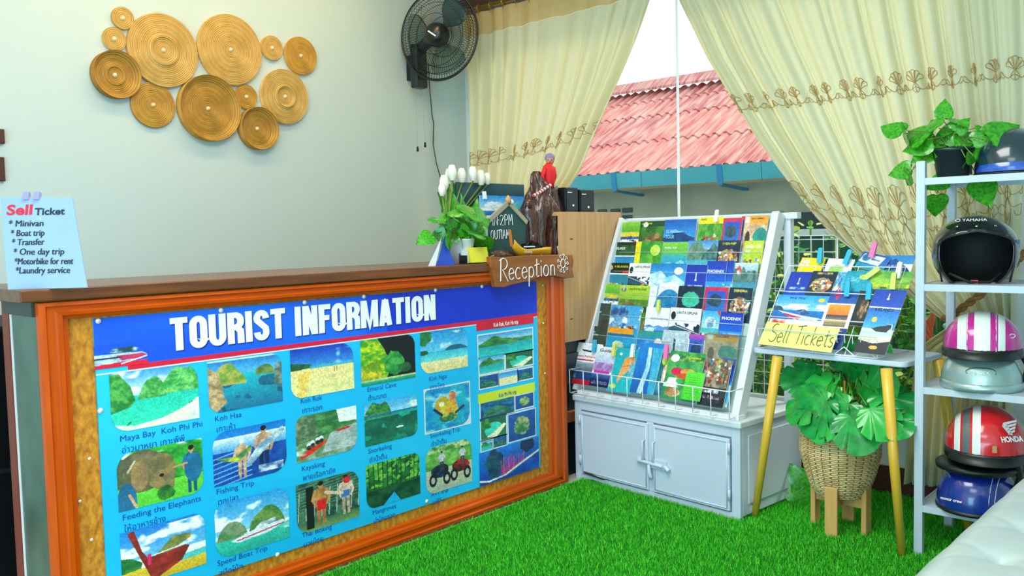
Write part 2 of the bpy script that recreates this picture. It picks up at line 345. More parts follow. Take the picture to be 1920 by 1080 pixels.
struct(MB().box((WX0, YW-.05, WZ0-.03), (WX1, YW+.1, WZ0)), 'trim_1', M_white, bevel=.006)
struct(MB().box((XL+.05, YW-.09, 2.80), (-1.0, YW, 2.93)), 'trim_2', M_dkwood, bevel=.008)
xj = P(1271, 200, 1, 4.30).x
wf = MB()
for a, b in (((WX0, 4.27, WZ0), (WX1, 4.33, WZ0+.035)), ((WX0, 4.27, WZ1-.035), (WX1, 4.33, WZ1)), ((WX0, 4.27, WZ0+.035), (WX0+.035, 4.33, WZ1-.035)), ((WX1-.035, 4.27, WZ0+.035), (WX1, 4.33, WZ1-.035))): wf.box(a, b)
win = struct(wf, 'window_1', mat('window_aluminium', 'e8f0f0', .4, .2))
MG = glassmat('window_glass', 'fafffe', .04)
MB().box((WX0+.035, 4.296, WZ0+.035), (xj-.004, 4.304, WZ1-.035)).build('pane', MG, win)
MB().box((xj+.004, 4.296, WZ0+.035), (WX1-.035, 4.304, WZ1-.035)).build('pane', MG, win)
MB().box((xj-.0028, 4.290, WZ0+.035), (xj+.0028, 4.310, WZ1-.035)).build('glazing_joint', M_whmetal, win)
gt = MB()
# ceiling lamps added out of view to go with the fill lights
for (x, y, lb_) in ((-1.7, 1.6, 'added unseen white ceiling panel lamp above the turf in front of the counter'), (-.4, -.8, 'added unseen white ceiling panel lamp near the open shopfront')):
    t = thing('added_ceiling_lamp', lb_, 'lamp', (x, y, ZC), group='added ceiling panel lamps')
    MB().box((-.84, -.84, -.03), (.84, -.81, 0)).box((-.84, .81, -.03), (.84, .84, 0)).box((-.84, -.81, -.03), (-.81, .81, 0)).box((.81, -.81, -.03), (.84, .81, 0)).build('frame', M_whmetal, t)
    MB().box((-.81, -.81, -.02), (.81, .81, -.005)).build('diffuser', M_white, t)
t = thing('added_batten_lamp', 'added unseen white batten lamp under the ceiling along the left wall', 'lamp', (-3.55, 2.1, ZC))  # unseen batten body added around the warm wall washer
MB().box((-.05, -1.15, -.05), (.05, 1.15, 0)).build('housing', M_whmetal, t); MB().tube([(0, -1.1, -.065), (0, 1.1, -.065)], .013, 10).build('tube', M_white, t)
# artificial turf
tx0, tx1, ty0, ty1 = -2.73, -.1, 1.1, 4.23
tf = MB().box((tx0, ty0, 0), (tx1, ty1, .006)).build('turf', mat('turf_backing', '1c6a0c', .9, col2='145408', scale=30))
tag(tf, 'bright green artificial turf mat covering the floor in front of the counter', 'artificial turf')
N = 330000
x = RNG.uniform(tx0, tx1, N); y = RNG.uniform(ty0, ty1, N)
inv = (x < -1.85) & (y > 3.6); x = x[~inv]; y = y[~inv]; N = len(x)
a = RNG.uniform(0, 6.283, N); hgt = RNG.uniform(.012, .022, N); w = .0016; la = RNG.uniform(0, 6.283, N); ll = RNG.uniform(.002, .011, N)
b0 = np.stack([x-np.cos(a)*w, y-np.sin(a)*w, np.full(N, .005)], -1); b1 = np.stack([x+np.cos(a)*w, y+np.sin(a)*w, np.full(N, .005)], -1)
tp = np.stack([x+np.cos(la)*ll, y+np.sin(la)*ll, .005+hgt], -1)
vv = np.stack([b0, b1, tp], 1).reshape(-1, 3)
me = bpy.data.meshes.new('grass_blades'); me.vertices.add(3*N); me.vertices.foreach_set('co', vv.astype('f').ravel()); me.loops.add(3*N)
me.loops.foreach_set('vertex_index', np.arange(3*N, dtype='i')); me.polygons.add(N); me.polygons.foreach_set('loop_start', np.arange(0, 3*N, 3, dtype='i')); me.update(calc_edges=True)
gcol = np.ones((3*N, 4), 'f'); pal = lin(np.array([hexc('22b400'), hexc('3cd008'), hexc('109000'), hexc('6cf03c')])); gcol[:, :3] = np.repeat(pal[RNG.randint(0, 4, N)], 3, 0)
at = me.color_attributes.new('Col', 'FLOAT_COLOR', 'POINT'); at.data.foreach_set('color', gcol.ravel())
gb = link('grass_blades', me, printmat('turf_blade', .8), tf); gb['kind'] = 'stuff'
# ------------------------------------------------------------------ outside
struct(MB().box((-14, YW+.15, -.6), (6, 16, -.5)), 'ground', mat('outside_ground', 'aab0a0', .9))
h = thing('neighbour_house', 'grey plastered house with red corrugated roof and turquoise gutter outside the window', 'house', (-4.5, 7.2, -.5))
def loc(o, p): return Vector(p)-o.location
hm = MB(Matrix.Translation(-h.location))
hm.box((-9, 7.2, -.5), (0, 7.35, 1.72)); hm.build('wall', mat('weathered_plaster', 'dcdac4', .9, col2='b4b8a4', scale=1.6, detail=8, bump=.2, bscale=12, sharp=.2), h)
sl = R_(29); RP0 = Vector((0, 6.98, P(1270, 311, 1, 6.98).z)); RN = Vector((0, -math.sin(sl), math.cos(sl))); RD = Vector((0, math.cos(sl), math.sin(sl)))
def roofs(py): return (Pp(1270, py, RP0, RN)-RP0).dot(RD)
cuts = [0, roofs(255), roofs(208), roofs(181), roofs(166)]
cols = ['c85c58', 'b84c50', 'cc6c68', 'b45860', 'c05c5c']
rms = [mat('roof_sheet_%d' % i, c, .7, col2='e8b4ac', scale=4, stretch=(10, .7, .7), sharp=.16, detail=6) for i, c in enumerate(cols)]
per = .115
for ci in range(4):
    s0, s1 = cuts[ci]-.1, cuts[ci+1]+.02
    for k in range(11):
        x0 = -8.4+k*per*5.0; x1 = x0+per*5.0+.01; lift = .02-(.003 if k % 2 else 0)
        def fn(u, v):
            xx = x0+(x1-x0)*u; c = math.cos(2*math.pi*xx/per); c = max(-.7, min(.7, c))/.7
            p = RP0+RD*(s0+(s1-s0)*v)+RN*(lift+.015*c-.014*v); return Vector((xx, p.y, p.z))-h.location
        g = MB().grid(fn, 40, 1, False); o = g.build('roof_sheet', rms[(ci*3+k*2) % 5], h, solid=.008)
for k in range(6):
    x0 = -8.4+k*1.05; p = RP0+RD*cuts[4]
    MB(Matrix.Translation(-h.location)).prism([(-.16, -.03), (0, .09), (.16, .05), (.16, .03), (0, .065), (-.16, -.06)], (x0, p.y, p.z+.06), (0, 1, 0), (0, 0, 1), 1.04).build('ridge_tile', rms[3], h)
MB(Matrix.Translation(-h.location)).box((-9, p.y+.2, 1.5), (0, p.y+.3, p.z)).build('rear_wall', MATS['weathered_plaster'], h)
zg = P(1270, 316, 1, 6.8).z; zb = P(1270, 346, 1, 6.8).z
gm = mat('turquoise_gutter', '4fb4c0', .4, col2='3ea0b4', scale=3, stretch=(.4, 1, 1))
for k in range(6):
    MB(Matrix.Translation(-h.location)).prism([(0, 0), (.03, .01), (.17, .01), (.17, zg-zb), (.16, zg-zb), (.16, .02), (.03, .02), (.012, zg-zb), (-.012, zg-zb)], (-8.4+k*1.2-.9, 6.8, zb), (0, 1, 0), (0, 0, 1), 1.195).build('gutter_section', gm, h)
for px in (1150, 1348, 1530):
    q = P(px, 330, 1, 6.79); MB(Matrix.Translation(-h.location)).beam((q.x, 6.785, zg+.01), (q.x+.01, 6.80, zb-.02), .05, .012, (0, 1, 0)).beam((q.x, 6.8, zb-.02), (q.x+.05, 7.2, zb-.06), .05, .02).build('gutter_bracket', mat('blue_bracket', '2b8fc4', .4), h)
for (a0, b0_, a1, b1_) in ((1120, 392, 1137, 400), (1144, 391, 1162, 400), (1166, 389, 1185, 399), (1166, 403, 1185, 410)):
    q0 = P(a0, b1_, 1, 7.19); q1 = P(a1, b0_, 1, 7.19)
    MB(Matrix.Translation(-h.location)).box((q0.x, 7.185, q0.z), (q1.x, 7.21, q1.z)).build('vent_block', mat('vent_dark', '5f6f74', .8), h, bevel=.01)
q0 = P(1478, 432, 1, 7.19); q1 = P(1585, 395, 1, 7.19)
MB(Matrix.Translation(-h.location)).box((q0.x, 7.17, q0.z-.3), (q1.x, 7.21, q1.z)).build('window', mat('dark_window', '2a4a52', .2), h)
MB(Matrix.Translation(-h.location)).box((q0.x-.5, 7.16, q0.z-.3), (q0.x-.05, 7.21, q1.z+.02)).build('shutter', mat('pale_shutter', 'a9c4bc', .5), h)
fz = P(1500, 430, 1, 6.0).z
fe = thing('garden_fence', 'dark green board fence with a white cap behind the garden plants', 'fence', (-3, 6, -.5))
for k in range(24): MB().box((-3.6+k*.3, 0, 0), (-3.6+k*.3+.285, .03, fz+.45)).build('board', mat('dark_green_board', '1f5a50', .6, col2='174640'), fe)
MB().box((-3.6, -.02, fz+.45), (3.6, .06, fz+.50)).build('cap', M_white, fe)
# leaves ------------------------------------------------------------
def leafmesh(name, kind, m, n=8):
    mb = MB(); vs = []; fs = []
    if kind == 'heart': prof = [(0, .0), (-.07, .20), (.0, .34), (.14, .41), (.34, .40), (.55, .32), (.75, .19), (.9, .07), (1, 0)]
    elif kind == 'oval': prof = [(0, 0), (.1, .12), (.3, .22), (.5, .24), (.7, .19), (.88, .09), (1, 0)]
    elif kind == 'blade': prof = [(0, .05), (.2, .12), (.5, .14), (.8, .08), (1, 0)]
    k = len(prof)
    for i, (x_, w_) in enumerate(prof):
        cx_ = max(0, x_); t = x_
        z0 = -.18*t*t
        vs += [(cx_, 0, z0-.0), (x_, w_*.55, z0+.05*w_*2), (x_, w_, z0+.04-.08*w_), (x_, -w_*.55, z0+.05*w_*2), (x_, -w_, z0+.04-.08*w_)]
    for i in range(k-1):
        a = i*5; b = a+5
        fs += [(a, b, b+1, a+1), (a+1, b+1, b+2, a+2), (b, a, a+3, b+3), (b+3, a+3, a+4, b+4)]
    mb.add(vs, fs, True); me = mb.mesh(name)
    for mm in (m if isinstance(m, (list, tuple)) else [m]): me.materials.append(mm)
    return me
def monstera(name, m):
    mb = MB(); vs = [(0, 0, 0)]; fs = []; n = 72; rim = []
    for i in range(n+1):
        t = -1+2*i/n; a = t*math.pi*.93
        r = .62+.10*math.cos(a)-.10*abs(t)**6
        r = .58*(1+.28*math.cos(a)); ph = (abs(t)*6) % 1
        if .22 < abs(t) < .9 and (abs(t)*4.3) % 1 < .17: r *= .68
        vs.append((.38+r*math.cos(a)*1.0-.0, r*math.sin(a)*1.0, -.14*r*r-.10*(math.cos(a)*r)**2+.05*math.sin(a*9)*.3))
    vs[0] = (.15, 0, .03)
    for i in range(n): fs.append((0, 1+i, 2+i))
    mb.add(vs, fs, True); me = mb.mesh(name); me.materials.append(m); return me
LM = {'heart': leafmesh('leaf', 'heart', M_green), 'oval': leafmesh('leaf', 'oval', M_dgreen), 'blade': leafmesh('leaf', 'blade', M_green), 'mon': monstera('leaf', M_dgreen)}
def leaf(kind, root, base, d, nrm, size, me=None, name='leaf'):
    """root: thing with unit scale; base, d, nrm in root coordinates"""
    d = Vector(d).normalized(); nrm = Vector(nrm); y_ = nrm.cross(d)
    if y_.length < 1e-3: y_ = Vector((0, 1, 0)).cross(d)
    y_.normalize(); z_ = d.cross(y_)
    o = bpy.data.objects.new(name, me or LM[kind]); C.objects.link(o); o.parent = root
    m4 = Matrix.Identity(4)
    for i in range(3): m4[i][0] = d[i]*size; m4[i][1] = y_[i]*size; m4[i][2] = z_[i]*size; m4[i][3] = base[i]
    o.matrix_local = m4; return o
def bush(name, label, loc_, r, hz, n, size, cols, cat='shrub', seed=1, group=None):
    rg = random.Random(seed); t = thing(name, label, cat, loc_, group=group); mb = MB(); tw = MB()
    src = LM['oval']; sv = [v.co.copy() for v in src.vertices]; sf = [tuple(p.vertices) for p in src.polygons]
    for i in range(n):
        a = rg.uniform(0, 6.283); q = rg.random()**.5; z = rg.random(); rr = r*q*(1-.25*abs(z-.5))
        p = Vector((rr*math.cos(a)*1.5, rr*math.sin(a)*.8, z*hz)); d = Vector((math.cos(a)+rg.uniform(-.7, .7), math.sin(a)+rg.uniform(-.7, .7), rg.uniform(-.5, .7))).normalized()
        y_ = Vector((rg.uniform(-.4, .4), rg.uniform(-.4, .4), 1)).cross(d).normalized(); z_ = d.cross(y_); s = size*rg.uniform(.6, 1.3)
        mb.cur = rg.randrange(len(cols)); mb.add([p+d*v.x*s+y_*v.y*s*1.3+z_*v.z*s for v in sv], sf, True)
        if i % 6 == 0: tw.tube([(0, 0, 0), (p.x*.4, p.y*.4, p.z*.6), p], .006, 4)
    f = mb.build('foliage', cols, t); f['kind'] = 'stuff'; tw.build('stems', M_stem, t)['kind'] = 'stuff'; return t
FG = [mat('foliage_%d' % i, c, .5, col2=d, trans=.25) for i, (c, d) in enumerate((('48a844', '68c858'), ('2a8044', '3a9a54'), ('d4ea60', 'e8f488'), ('80d058', 'a8e868')))]
bush('bamboo_shrub', 'yellow green small-leaved shrub against the window beside the brochure rack', (-2.05, 4.95, -.5), .42, 1.85, 900, .06, [FG[2], FG[0], FG[1], FG[3]], seed=3)
bush('garden_shrub', 'dark green leafy shrub outside the window behind the side table', (-1.5, 5.35, -.5), .45, 1.55, 800, .09, [FG[1], FG[0], FG[3]], seed=4)
bush('garden_shrub', 'light green shrub outside the window behind the large potted plant', (-1.75, 4.85, -.5), .30, 1.15, 700, .055, [FG[2], FG[3], FG[0]], seed=5)
bush('garden_shrub', 'broad green shrub outside the window behind the helmet shelf', (-1.0, 5.05, -.5), .4, 1.5, 500, .12, [FG[0], FG[3], FG[1]], seed=6)
bush('garden_shrub', 'bright green shrub outside the window behind the white wire grid', (-2.6, 5.2, -.5), .5, 1.35, 700, .09, [FG[0], FG[3], FG[1]], seed=8)
fl_ = thing('red_flower', 'red heliconia flower among the shrubs outside behind the helmet shelf', 'flower', P(1745, 640, 1, 4.55))
MB().tube([(.05, .1, -.5), (.02, .03, -.2), (0, 0, 0)], .005, 5).build('stem', M_stem, fl_)
for k_ in range(4): MB().tube([(0, 0, .02*k_), (-.03+.015*k_, -.01, .05+.03*k_), (-.05+.03*k_, -.02, .09+.03*k_)], [.012, .014, .002], 6).build('petal', mat('flower_red', 'd84a2c', .4, col2='e87848'), fl_)
# ------------------------------------------------------------------ curtains
cm = mat('cream_curtain', 'd8dcc4', .6, col2='d0d4b8', scale=60, stretch=(1, 1, .2), trans=.38, tcol='ecd898', bump=.05, bscale=200)
cband = mat('curtain_heading', 'd8bc84', .6, col2='d0b274', trans=.3)
cemb = mat('gold_embroidery', 'b4945a', .45, col2='a08048')
YC = 4.09
edge = [(1250, -40), (1264, 0), (1320, 111), (1364, 182), (1409, 253), (1458, 320), (1507, 382), (1560, 436), (1613, 473), (1700, 545), (1785, 605)]
eR = sorted([(P(a, b, 1, YC).z, P(a, b, 1, YC).x) for a, b in edge]); eRz = [z for z, _ in eR]; eRx = [x_ for _, x_ in eR]
ztie = eRz[0]
eRz = [.1, .5, ztie-.12]+eRz; eRx = [-1.30, -1.27, -1.24]+eRx
edge = [(1228, -20), (1222, 0), (1195, 90), (1165, 180), (1135, 260), (1095, 345)]
eL = sorted([(P(a, b, 1, YC).z, P(a, b, 1, YC).x) for a, b in edge]); eLz = [.1, .9, 1.15]+[z for z, _ in eL]; eLx = [-3.75, -3.8, -3.62]+[x_ for _, x_ in eL]
ZT, ZB = 2.745, .12
def cR(u, v):
    z = ZT-(ZT-ZB)*v; l = float(np.interp(z, eRz, eRx)); r = -.845+.02*math.sin(5*v)
    w = r-l; s = min(1, w/1.6); x_ = l+w*u
    amp = .034*(.6+.4*(1-s))*(.4+.6*min(1, v*6))*(.75+.35*math.sin(9*u+1)); ph = 2*math.pi*(12*u+.5*math.sin(7*u)+.22*math.sin(3*v+9*u))
    y_ = YC+amp*(math.sin(ph)+.28*math.sin(2*ph+.9))+.014*math.sin(ph*.5+1.3)+.008*math.sin(3.1*ph+4*v); x_ += .012*math.cos(ph)*s
    sag = math.sin(math.pi*min(1, u*1.1))*.14*math.exp(-((z-1.2)/.35)**2)
    return Vector((x_, y_, z-sag))
def cL(u, v):
    z = ZT-(ZT-ZB)*v; r = float(np.interp(z, eLz, eLx)); l = -4.10+.015*math.sin(4*v); w = r-l; x_ = l+w*u; s = min(1, w/1.5)
    amp = .038*(.6+.4*(1-s))*(.4+.6*min(1, v*6))*(.8+.3*math.sin(8*u)); ph = 2*math.pi*(11*u+.4*math.sin(6*u)+.15*math.sin(3*v+5*u))
    y_ = YC+amp*(math.sin(ph)+.28*math.sin(2*ph+.9))+.01*math.sin(ph*.5+.4); x_ += .01*math.cos(ph)*s
    return Vector((x_, y_, z+.13*u*u*math.exp(-((z-1.8)/.4)**2)))
def motif(fn, mb, u0, v0, su, sv, big):
    def S(l, r=.0017):
        pts = []; m_ = len(l); l2 = []
        for i in range(m_-1):
            p0, p1, p2, p3 = [np.array(l[max(0, min(m_-1, i+j))]) for j in (-1, 0, 1, 2)]
            for t in (0, .33, .67): l2.append(tuple(.5*((2*p1)+(p2-p0)*t+(2*p0-5*p1+4*p2-p3)*t*t+(3*p1-p0-3*p2+p3)*t**3)))
        for a, b in l2+[l[-1]]:
            p = fn(min(.995, max(.005, u0+a*su)), v0-b*sv); pts.append(p+Vector((0, -.004, 0)))
        mb.tube(pts, r, 3)
    for k in range(5):
        t = R_(30+30*k); c = (math.cos(t)*.24, .35+math.sin(t)*.38)
        S([(c[0]*.1, .3)]+[(c[0]+.09*math.cos(t+w), c[1]+.11*math.sin(t+w)) for w in (3.9, 5, 0, 1.2, 2.3)]+[(c[0]*.1, .3)])
    S([(0, .3), (-.12, .05), (-.03, -.12), (.0, .0), (0, .3)]); S([(0, .3), (.12, .05), (.03, -.12), (0, 0)])
    for s in (-1, 1): S([(0, .12), (s*.2, .0), (s*.36, .12), (s*.46, .28), (s*.5, .15), (s*.42, .02), (s*.34, .06)])
    if big:
        for s in (-1, 1): S([(0, -.05), (s*.2, -.35), (s*.42, -.25), (s*.5, -.5), (s*.3, -.6), (s*.25, -.45)])
        S([(0, -.1), (-.14, -.5), (0, -.95), (.14, -.5), (0, -.1)]); S([(-.07, -.5), (0, -.75), (.07, -.5)])
for nm, fn, lab, n1, n2 in (('curtain', cR, 'wide cream curtain with two gold embroidered bands, swept right behind the helmet shelf', 17, 11), ('curtain', cL, 'narrower cream curtain with gold embroidery beside the wall fan', 12, 0)):
    t = thing(nm, lab, 'curtain', (-1.6 if fn is cR else -3.6, YC, 0)); T = Matrix.Translation(-t.location)
    MB(T).grid(lambda u, v: fn(u, .055+v*.945), 200, 60).build('fabric', cm, t)
    MB(T).grid(lambda u, v: fn(u, v*.055)+Vector((0, -.002, 0)), 200, 4).build('heading_band', cband, t)
    v1 = (ZT-(1.905 if fn is cR else 1.765))/(ZT-ZB)
    for k in range(n1):
        e = MB(T); motif(fn, e, (k+.5)/n1, v1, 1/n1, .105/(ZT-ZB), False); e.build('embroidered_motif', cemb, t)
    v2 = (ZT-1.42)/(ZT-ZB)
    for k in range(n2):
        e = MB(T); motif(fn, e, (k+.5)/n2, v2, 1/n2, .145/(ZT-ZB), True); e.build('embroidered_motif', cemb, t)
rod = thing('curtain_rod', 'brass curtain rod with rings under the dark wooden pelmet', 'curtain rod', (-4.1, 4.07, 2.77))
MB().tube([(0, 0, 0), (3.3, 0, 0)], .012, 10).build('rod', M_brass, rod)
ring = MB().tube([(0, .022*math.cos(t/12*6.283), .022*math.sin(t/12*6.283)) for t in range(12)], .004, 5, True).tube([(0, 0, -.022), (0, 0, -.045)], .002, 4).mesh('ring'); ring.materials.append(M_brass)
for k in range(30):
    o = bpy.data.objects.new('ring', ring); C.objects.link(o); o.parent = rod; o.location = (.06+k*.108, 0, -.004); o.rotation_euler = (0, 0, .25)
tb = MB(); ct = Vector(cR(.5, (ZT-ztie)/(ZT-ZB)))
rope = []
pts = [P(1768, 600, 1, 4.02), P(1790, 588, 1, 3.985), P(1825, 562, 1, 3.97), P(1870, 530, 1, 4.0), P(1905, 492, 1, 4.10), P(1925, 470, 1, 4.22)]
for i in range(len(pts)-1):
    for k in range(10): rope.append(pts[i].lerp(pts[i+1], k/10))
rope.append(pts[-1]); dv = (pts[-1]-pts[0]).normalized(); s1 = dv.cross(Vector((0, 0, 1))).normalized(); s2 = dv.cross(s1)
tr = thing('curtain_tieback', 'twisted brown rope tieback gathering the cream curtain', 'tieback', rope[0]); T = Matrix.Translation(-tr.location)
for j in range(2):
    MB(T).tube([p+(s1*math.cos(i*.75+j*math.pi)+s2*math.sin(i*.75+j*math.pi))*.008 for i, p in enumerate(rope)], .010, 6).build('strand', mat('brown_rope', '7a4a22', .7, col2='a87838', scale=80), tr)
MB(T).tube([rope[0]+Vector((.0+.0*k, .0, 0))+Vector((.09*math.cos(k/12*6.283)+.09, .055*math.sin(k/12*6.283)+.06, 0)) for k in range(12)], .012, 6, True).build('loop', MATS['brown_rope'], tr)
# ------------------------------------------------------------------ rattan plates
def rattan(name, c1, c2):
    m = mat(name, c1, .6, col2=c2, scale=14, detail=4, sharp=.2)
    nt = m.node_tree; b = nt.nodes['Principled BSDF']; wv = nt.nodes.new('ShaderNodeTexWave'); wv.wave_type = 'RINGS'; wv.rings_direction = 'X'
    wv.inputs['Scale'].default_value = 36; tcn = nt.nodes.new('ShaderNodeTexCoord'); nt.links.new(tcn.outputs['Object'], wv.inputs['Vector'])
    bm = nt.nodes.new('ShaderNodeBump'); bm.inputs['Strength'].default_value = .5; bm.inputs['Distance'].default_value = .004
    mxn = nt.nodes.new('ShaderNodeMixRGB'); mxn.blend_type = 'MULTIPLY'; rr2 = nt.nodes.new('ShaderNodeValToRGB'); rr2.color_ramp.elements[0].color = (.62, .55, .42, 1); rr2.color_ramp.elements[1].position = .35
    nt.links.new(wv.outputs['Fac'], rr2.inputs[0]); mxn.inputs[0].default_value = 1; nt.links.new(b.inputs['Base Color'].links[0].from_socket, mxn.inputs[1]); nt.links.new(rr2.outputs[0], mxn.inputs[2]); nt.links.new(mxn.outputs[0], b.inputs['Base Color'])
    nt.links.new(wv.outputs['Fac'], bm.inputs['Height']); nt.links.new(bm.outputs[0], b.inputs['Normal']); return m
RT = [rattan('rattan_pale', 'dcb468', 'c29a48'), rattan('rattan_gold', 'd0a040', 'b4842c'), rattan('rattan_amber', 'c89638', 'a67824')]
PL = [(233, 33, 20, 0, 'smallest tan rattan disc at the top left of the cluster'), (217, 72, 21, 0, 'small tan rattan disc above the dark gold left-hand plate'), (308, 94, 66, 0, 'largest rattan wall plate with a dark ringed centre, upper left'),
      (434, 93, 63, 0, 'large pale rattan wall plate at the top middle of the cluster'), (513, 89, 22, 0, 'small tan rattan disc between the large top plate and the right-hand one'), (567, 104, 34, 1, 'deep gold rattan plate at the far right end of the cluster'),
      (218, 140, 43, 2, 'dark gold rattan plate at the far left end of the cluster'), (290, 196, 41, 1, 'medium rattan plate under the largest wall plate'), (393, 203, 59, 2, 'large deep-rimmed rattan bowl hung at the bottom middle'),
      (465, 181, 22, 1, 'small rattan disc right of the deep-rimmed bowl'), (536, 181, 49, 0, 'medium pale rattan plate at the lower right with a ringed centre'), (485, 241, 38, 2, 'lowest rattan plate of the cluster with a raised rim')]
for i, (px, py, r, mi, lab) in enumerate(PL):
    q = P(px, py, 0, XL+.03); rad = r*depth(q)/FPX*1.03; deep = i in (6, 8, 11)
    t = thing('rattan_plate', lab, 'wall plate', (XL+.001, q.y, q.z), group='rattan plates on the wall')
    ax = Matrix(((0, 0, 1), (0, 1, 0), (1, 0, 0))); prof = []; nr = max(8, int(rad/.0065)); rim = .84 if deep else 1
    off = .012 + (.014 if i in (2, 3, 10) else 0)*.6
    prof.append((rad, .0))
    for k in range(nr*3+1):
        rr = rad*(1-k/(nr*3)); f = rr/rad; z = off+.006*(.5+.5*math.cos(2*math.pi*k/3))*.8
        if deep: z += .035*max(0, (f-.80)/.2) if f > .8 else 0
        z += .012*math.exp(-((f-.38)/.06)**2) if i in (2, 10, 6) else 0
        prof.append((max(rr, .0006), z))
    MB().lathe(prof, 56, axis=ax).build('woven_coil', RT[mi], t)
    MB().lathe([(.0005, .012+off), (.009, .009+off), (.011, off)], 10, axis=ax).build('centre_stud', mat('pale_stud', 'e8d8b8', .5), t)
# small dark frames at the left edge of the wall
for (y0, y1, lab) in ((243, 270, 'dark wooden wall frame at the left edge, upper one'), (295, 340, 'dark wooden wall frame at the left edge, lower one')):
    a_ = P(0, y1, 0, XL); b_ = P(5.5, y0, 0, XL); t = thing('picture_frame', lab, 'frame', (XL, b_.y-.2, a_.z))
    MB().box((0, 0, 0), (.02, .2, b_.z-a_.z)).build('frame', mat('maroon_wood', '4a1a14', .5), t, bevel=.003)
# ------------------------------------------------------------------ wall fan
fc = P(823, 66, 0, -3.95); axv = Vector((-.27, .963, .03)).normalized()
f_ = thing('wall_fan', 'black wall-mounted fan with a round wire guard beside the curtain', 'fan', P(786, 122, 0, XL)); T = Matrix.Translation(-f_.location)
up = Vector((0, 0, 1)); sx = axv.cross(up).normalized(); sy = sx.cross(axv)
F4 = Matrix(((sx.x, sy.x, axv.x, fc.x), (sx.y, sy.y, axv.y, fc.y), (sx.z, sy.z, axv.z, fc.z), (0, 0, 0, 1))); TF = T @ F4
RG = 83*depth(fc)/FPX
def guard(sgn, r0):
    g = MB(TF)
    for k in range(84):
        a = 2*math.pi*k/84; g.tube([((r0+(RG-r0)*t)*math.cos(a+.5*t*sgn), (r0+(RG-r0)*t)*math.sin(a+.5*t*sgn), sgn*.062*(1-t**2.6)) for t in (0, .25, .5, .75, .9, 1)], .0013, 3)
    for rr in (.97, .86, .7, .45):
        g.tube([(RG*rr*math.cos(a/40*6.283), RG*rr*math.sin(a/40*6.283), sgn*.064*(1-rr**2.6)) for a in range(40)], .0018, 4, True)
    return g
wm = mat('black_wire', '14181a', .4)
guard(-1, .05).build('rear_guard', wm, f_); guard(1, .05).build('front_guard', wm, f_)
MB(TF).tube([(RG*math.cos(a/60*6.283), RG*math.sin(a/60*6.283), 0) for a in range(60)], .006, 6, True).build('guard_rim', wm, f_)
bmm = glassmat('smoke_blade', 'dce6e2', .12, .25)
for k in range(3):
    def bf(u, v):
        a = 2*math.pi*k/3+.85; ang = a+(u-.5)*(.5+.75*math.sin(math.pi*min(1, v*.8))); rr = .04+v*(RG*.86-.04); return (rr*math.cos(ang), rr*math.sin(ang), (u-.5)*.05)
    MB(TF).grid(bf, 8, 8).build('blade', mat('black_blade', '2a464a', .3) if k == 0 else bmm, f_, solid=.002)
TM = TF @ Matrix.Translation((.045, -.02, 0))
MB(TM).lathe([(.001, -.165), (.035, -.163), (.060, -.15), (.072, -.12), (.074, -.09), (.068, -.06), (.05, -.05), (.001, -.05)], 28).build('motor_housing', M_black, f_)
MB(TF).lathe([(.001, .05), (.035, .045), (.045, .0), (.04, -.05)], 20).build('hub', M_black, f_)
MB(TM).beam((-.02, .015, -.166), (.03, -.02, -.166), .008, .004).build('motor_mark', M_whmetal, f_)
b0 = P(783, 163, 0, XL+.13); b1 = P(801, 84, 0, XL+.13)
MB(T).box((XL, b0.y+.025, b0.z+.06), (XL+.06, b1.y-.005, b1.z-.06)).build('wall_plate', M_black, f_)
MB(T).box((XL+.06, b0.y, b0.z), (XL+.13, b1.y, b1.z)).build('wall_bracket', mat('teal_black_plastic', '16292c', .35), f_, bevel=.012)
for dz in (.05, .11): MB(T).box((XL+.13, b0.y+.014, b0.z+dz), (XL+.14, b1.y-.014, b0.z+dz+.045)).build('control_panel', M_black, f_, bevel=.006)
mo = fc-axv*.11+sx*.03
MB(T).tube([(XL+.09, (b0.y+b1.y)/2, b1.z-.05), (XL+.16, (b0.y+b1.y)/2, b1.z-.01), mo-up*.02, mo], [.035, .038, .045, .05], 12).build('arm', MATS['teal_black_plastic'], f_)
for pxs, pye in (((779, 783), 278), ((792, 797), 270)):
    a_ = P(pxs[0], 163, 0, XL+.10); b_ = P(pxs[1], pye, 0, XL+.10); MB(T).tube([a_, b_], .0012, 4).build('pull_cord', mat('grey_string', '8d9288', .7), f_)
    MB(T).lathe([(.001, .012), (.006, .01), (.008, -.02), (.001, -.022)], 10, c=b_).build('cord_knob', M_blackm, f_)
cp = [P(a, b, 0, XL+.012) for a, b in ((803, 120), (806, 170), (810, 215), (813, 232), (812, 270), (818, 305), (825, 330), (829, 400), (832, 470))]
t = thing('power_cord', 'thin black cable hanging down the wall from the fan', 'cable', cp[-1]); MB(Matrix.Translation(-t.location)).tube(cp, .003, 5).build('cable', M_blackm, t)
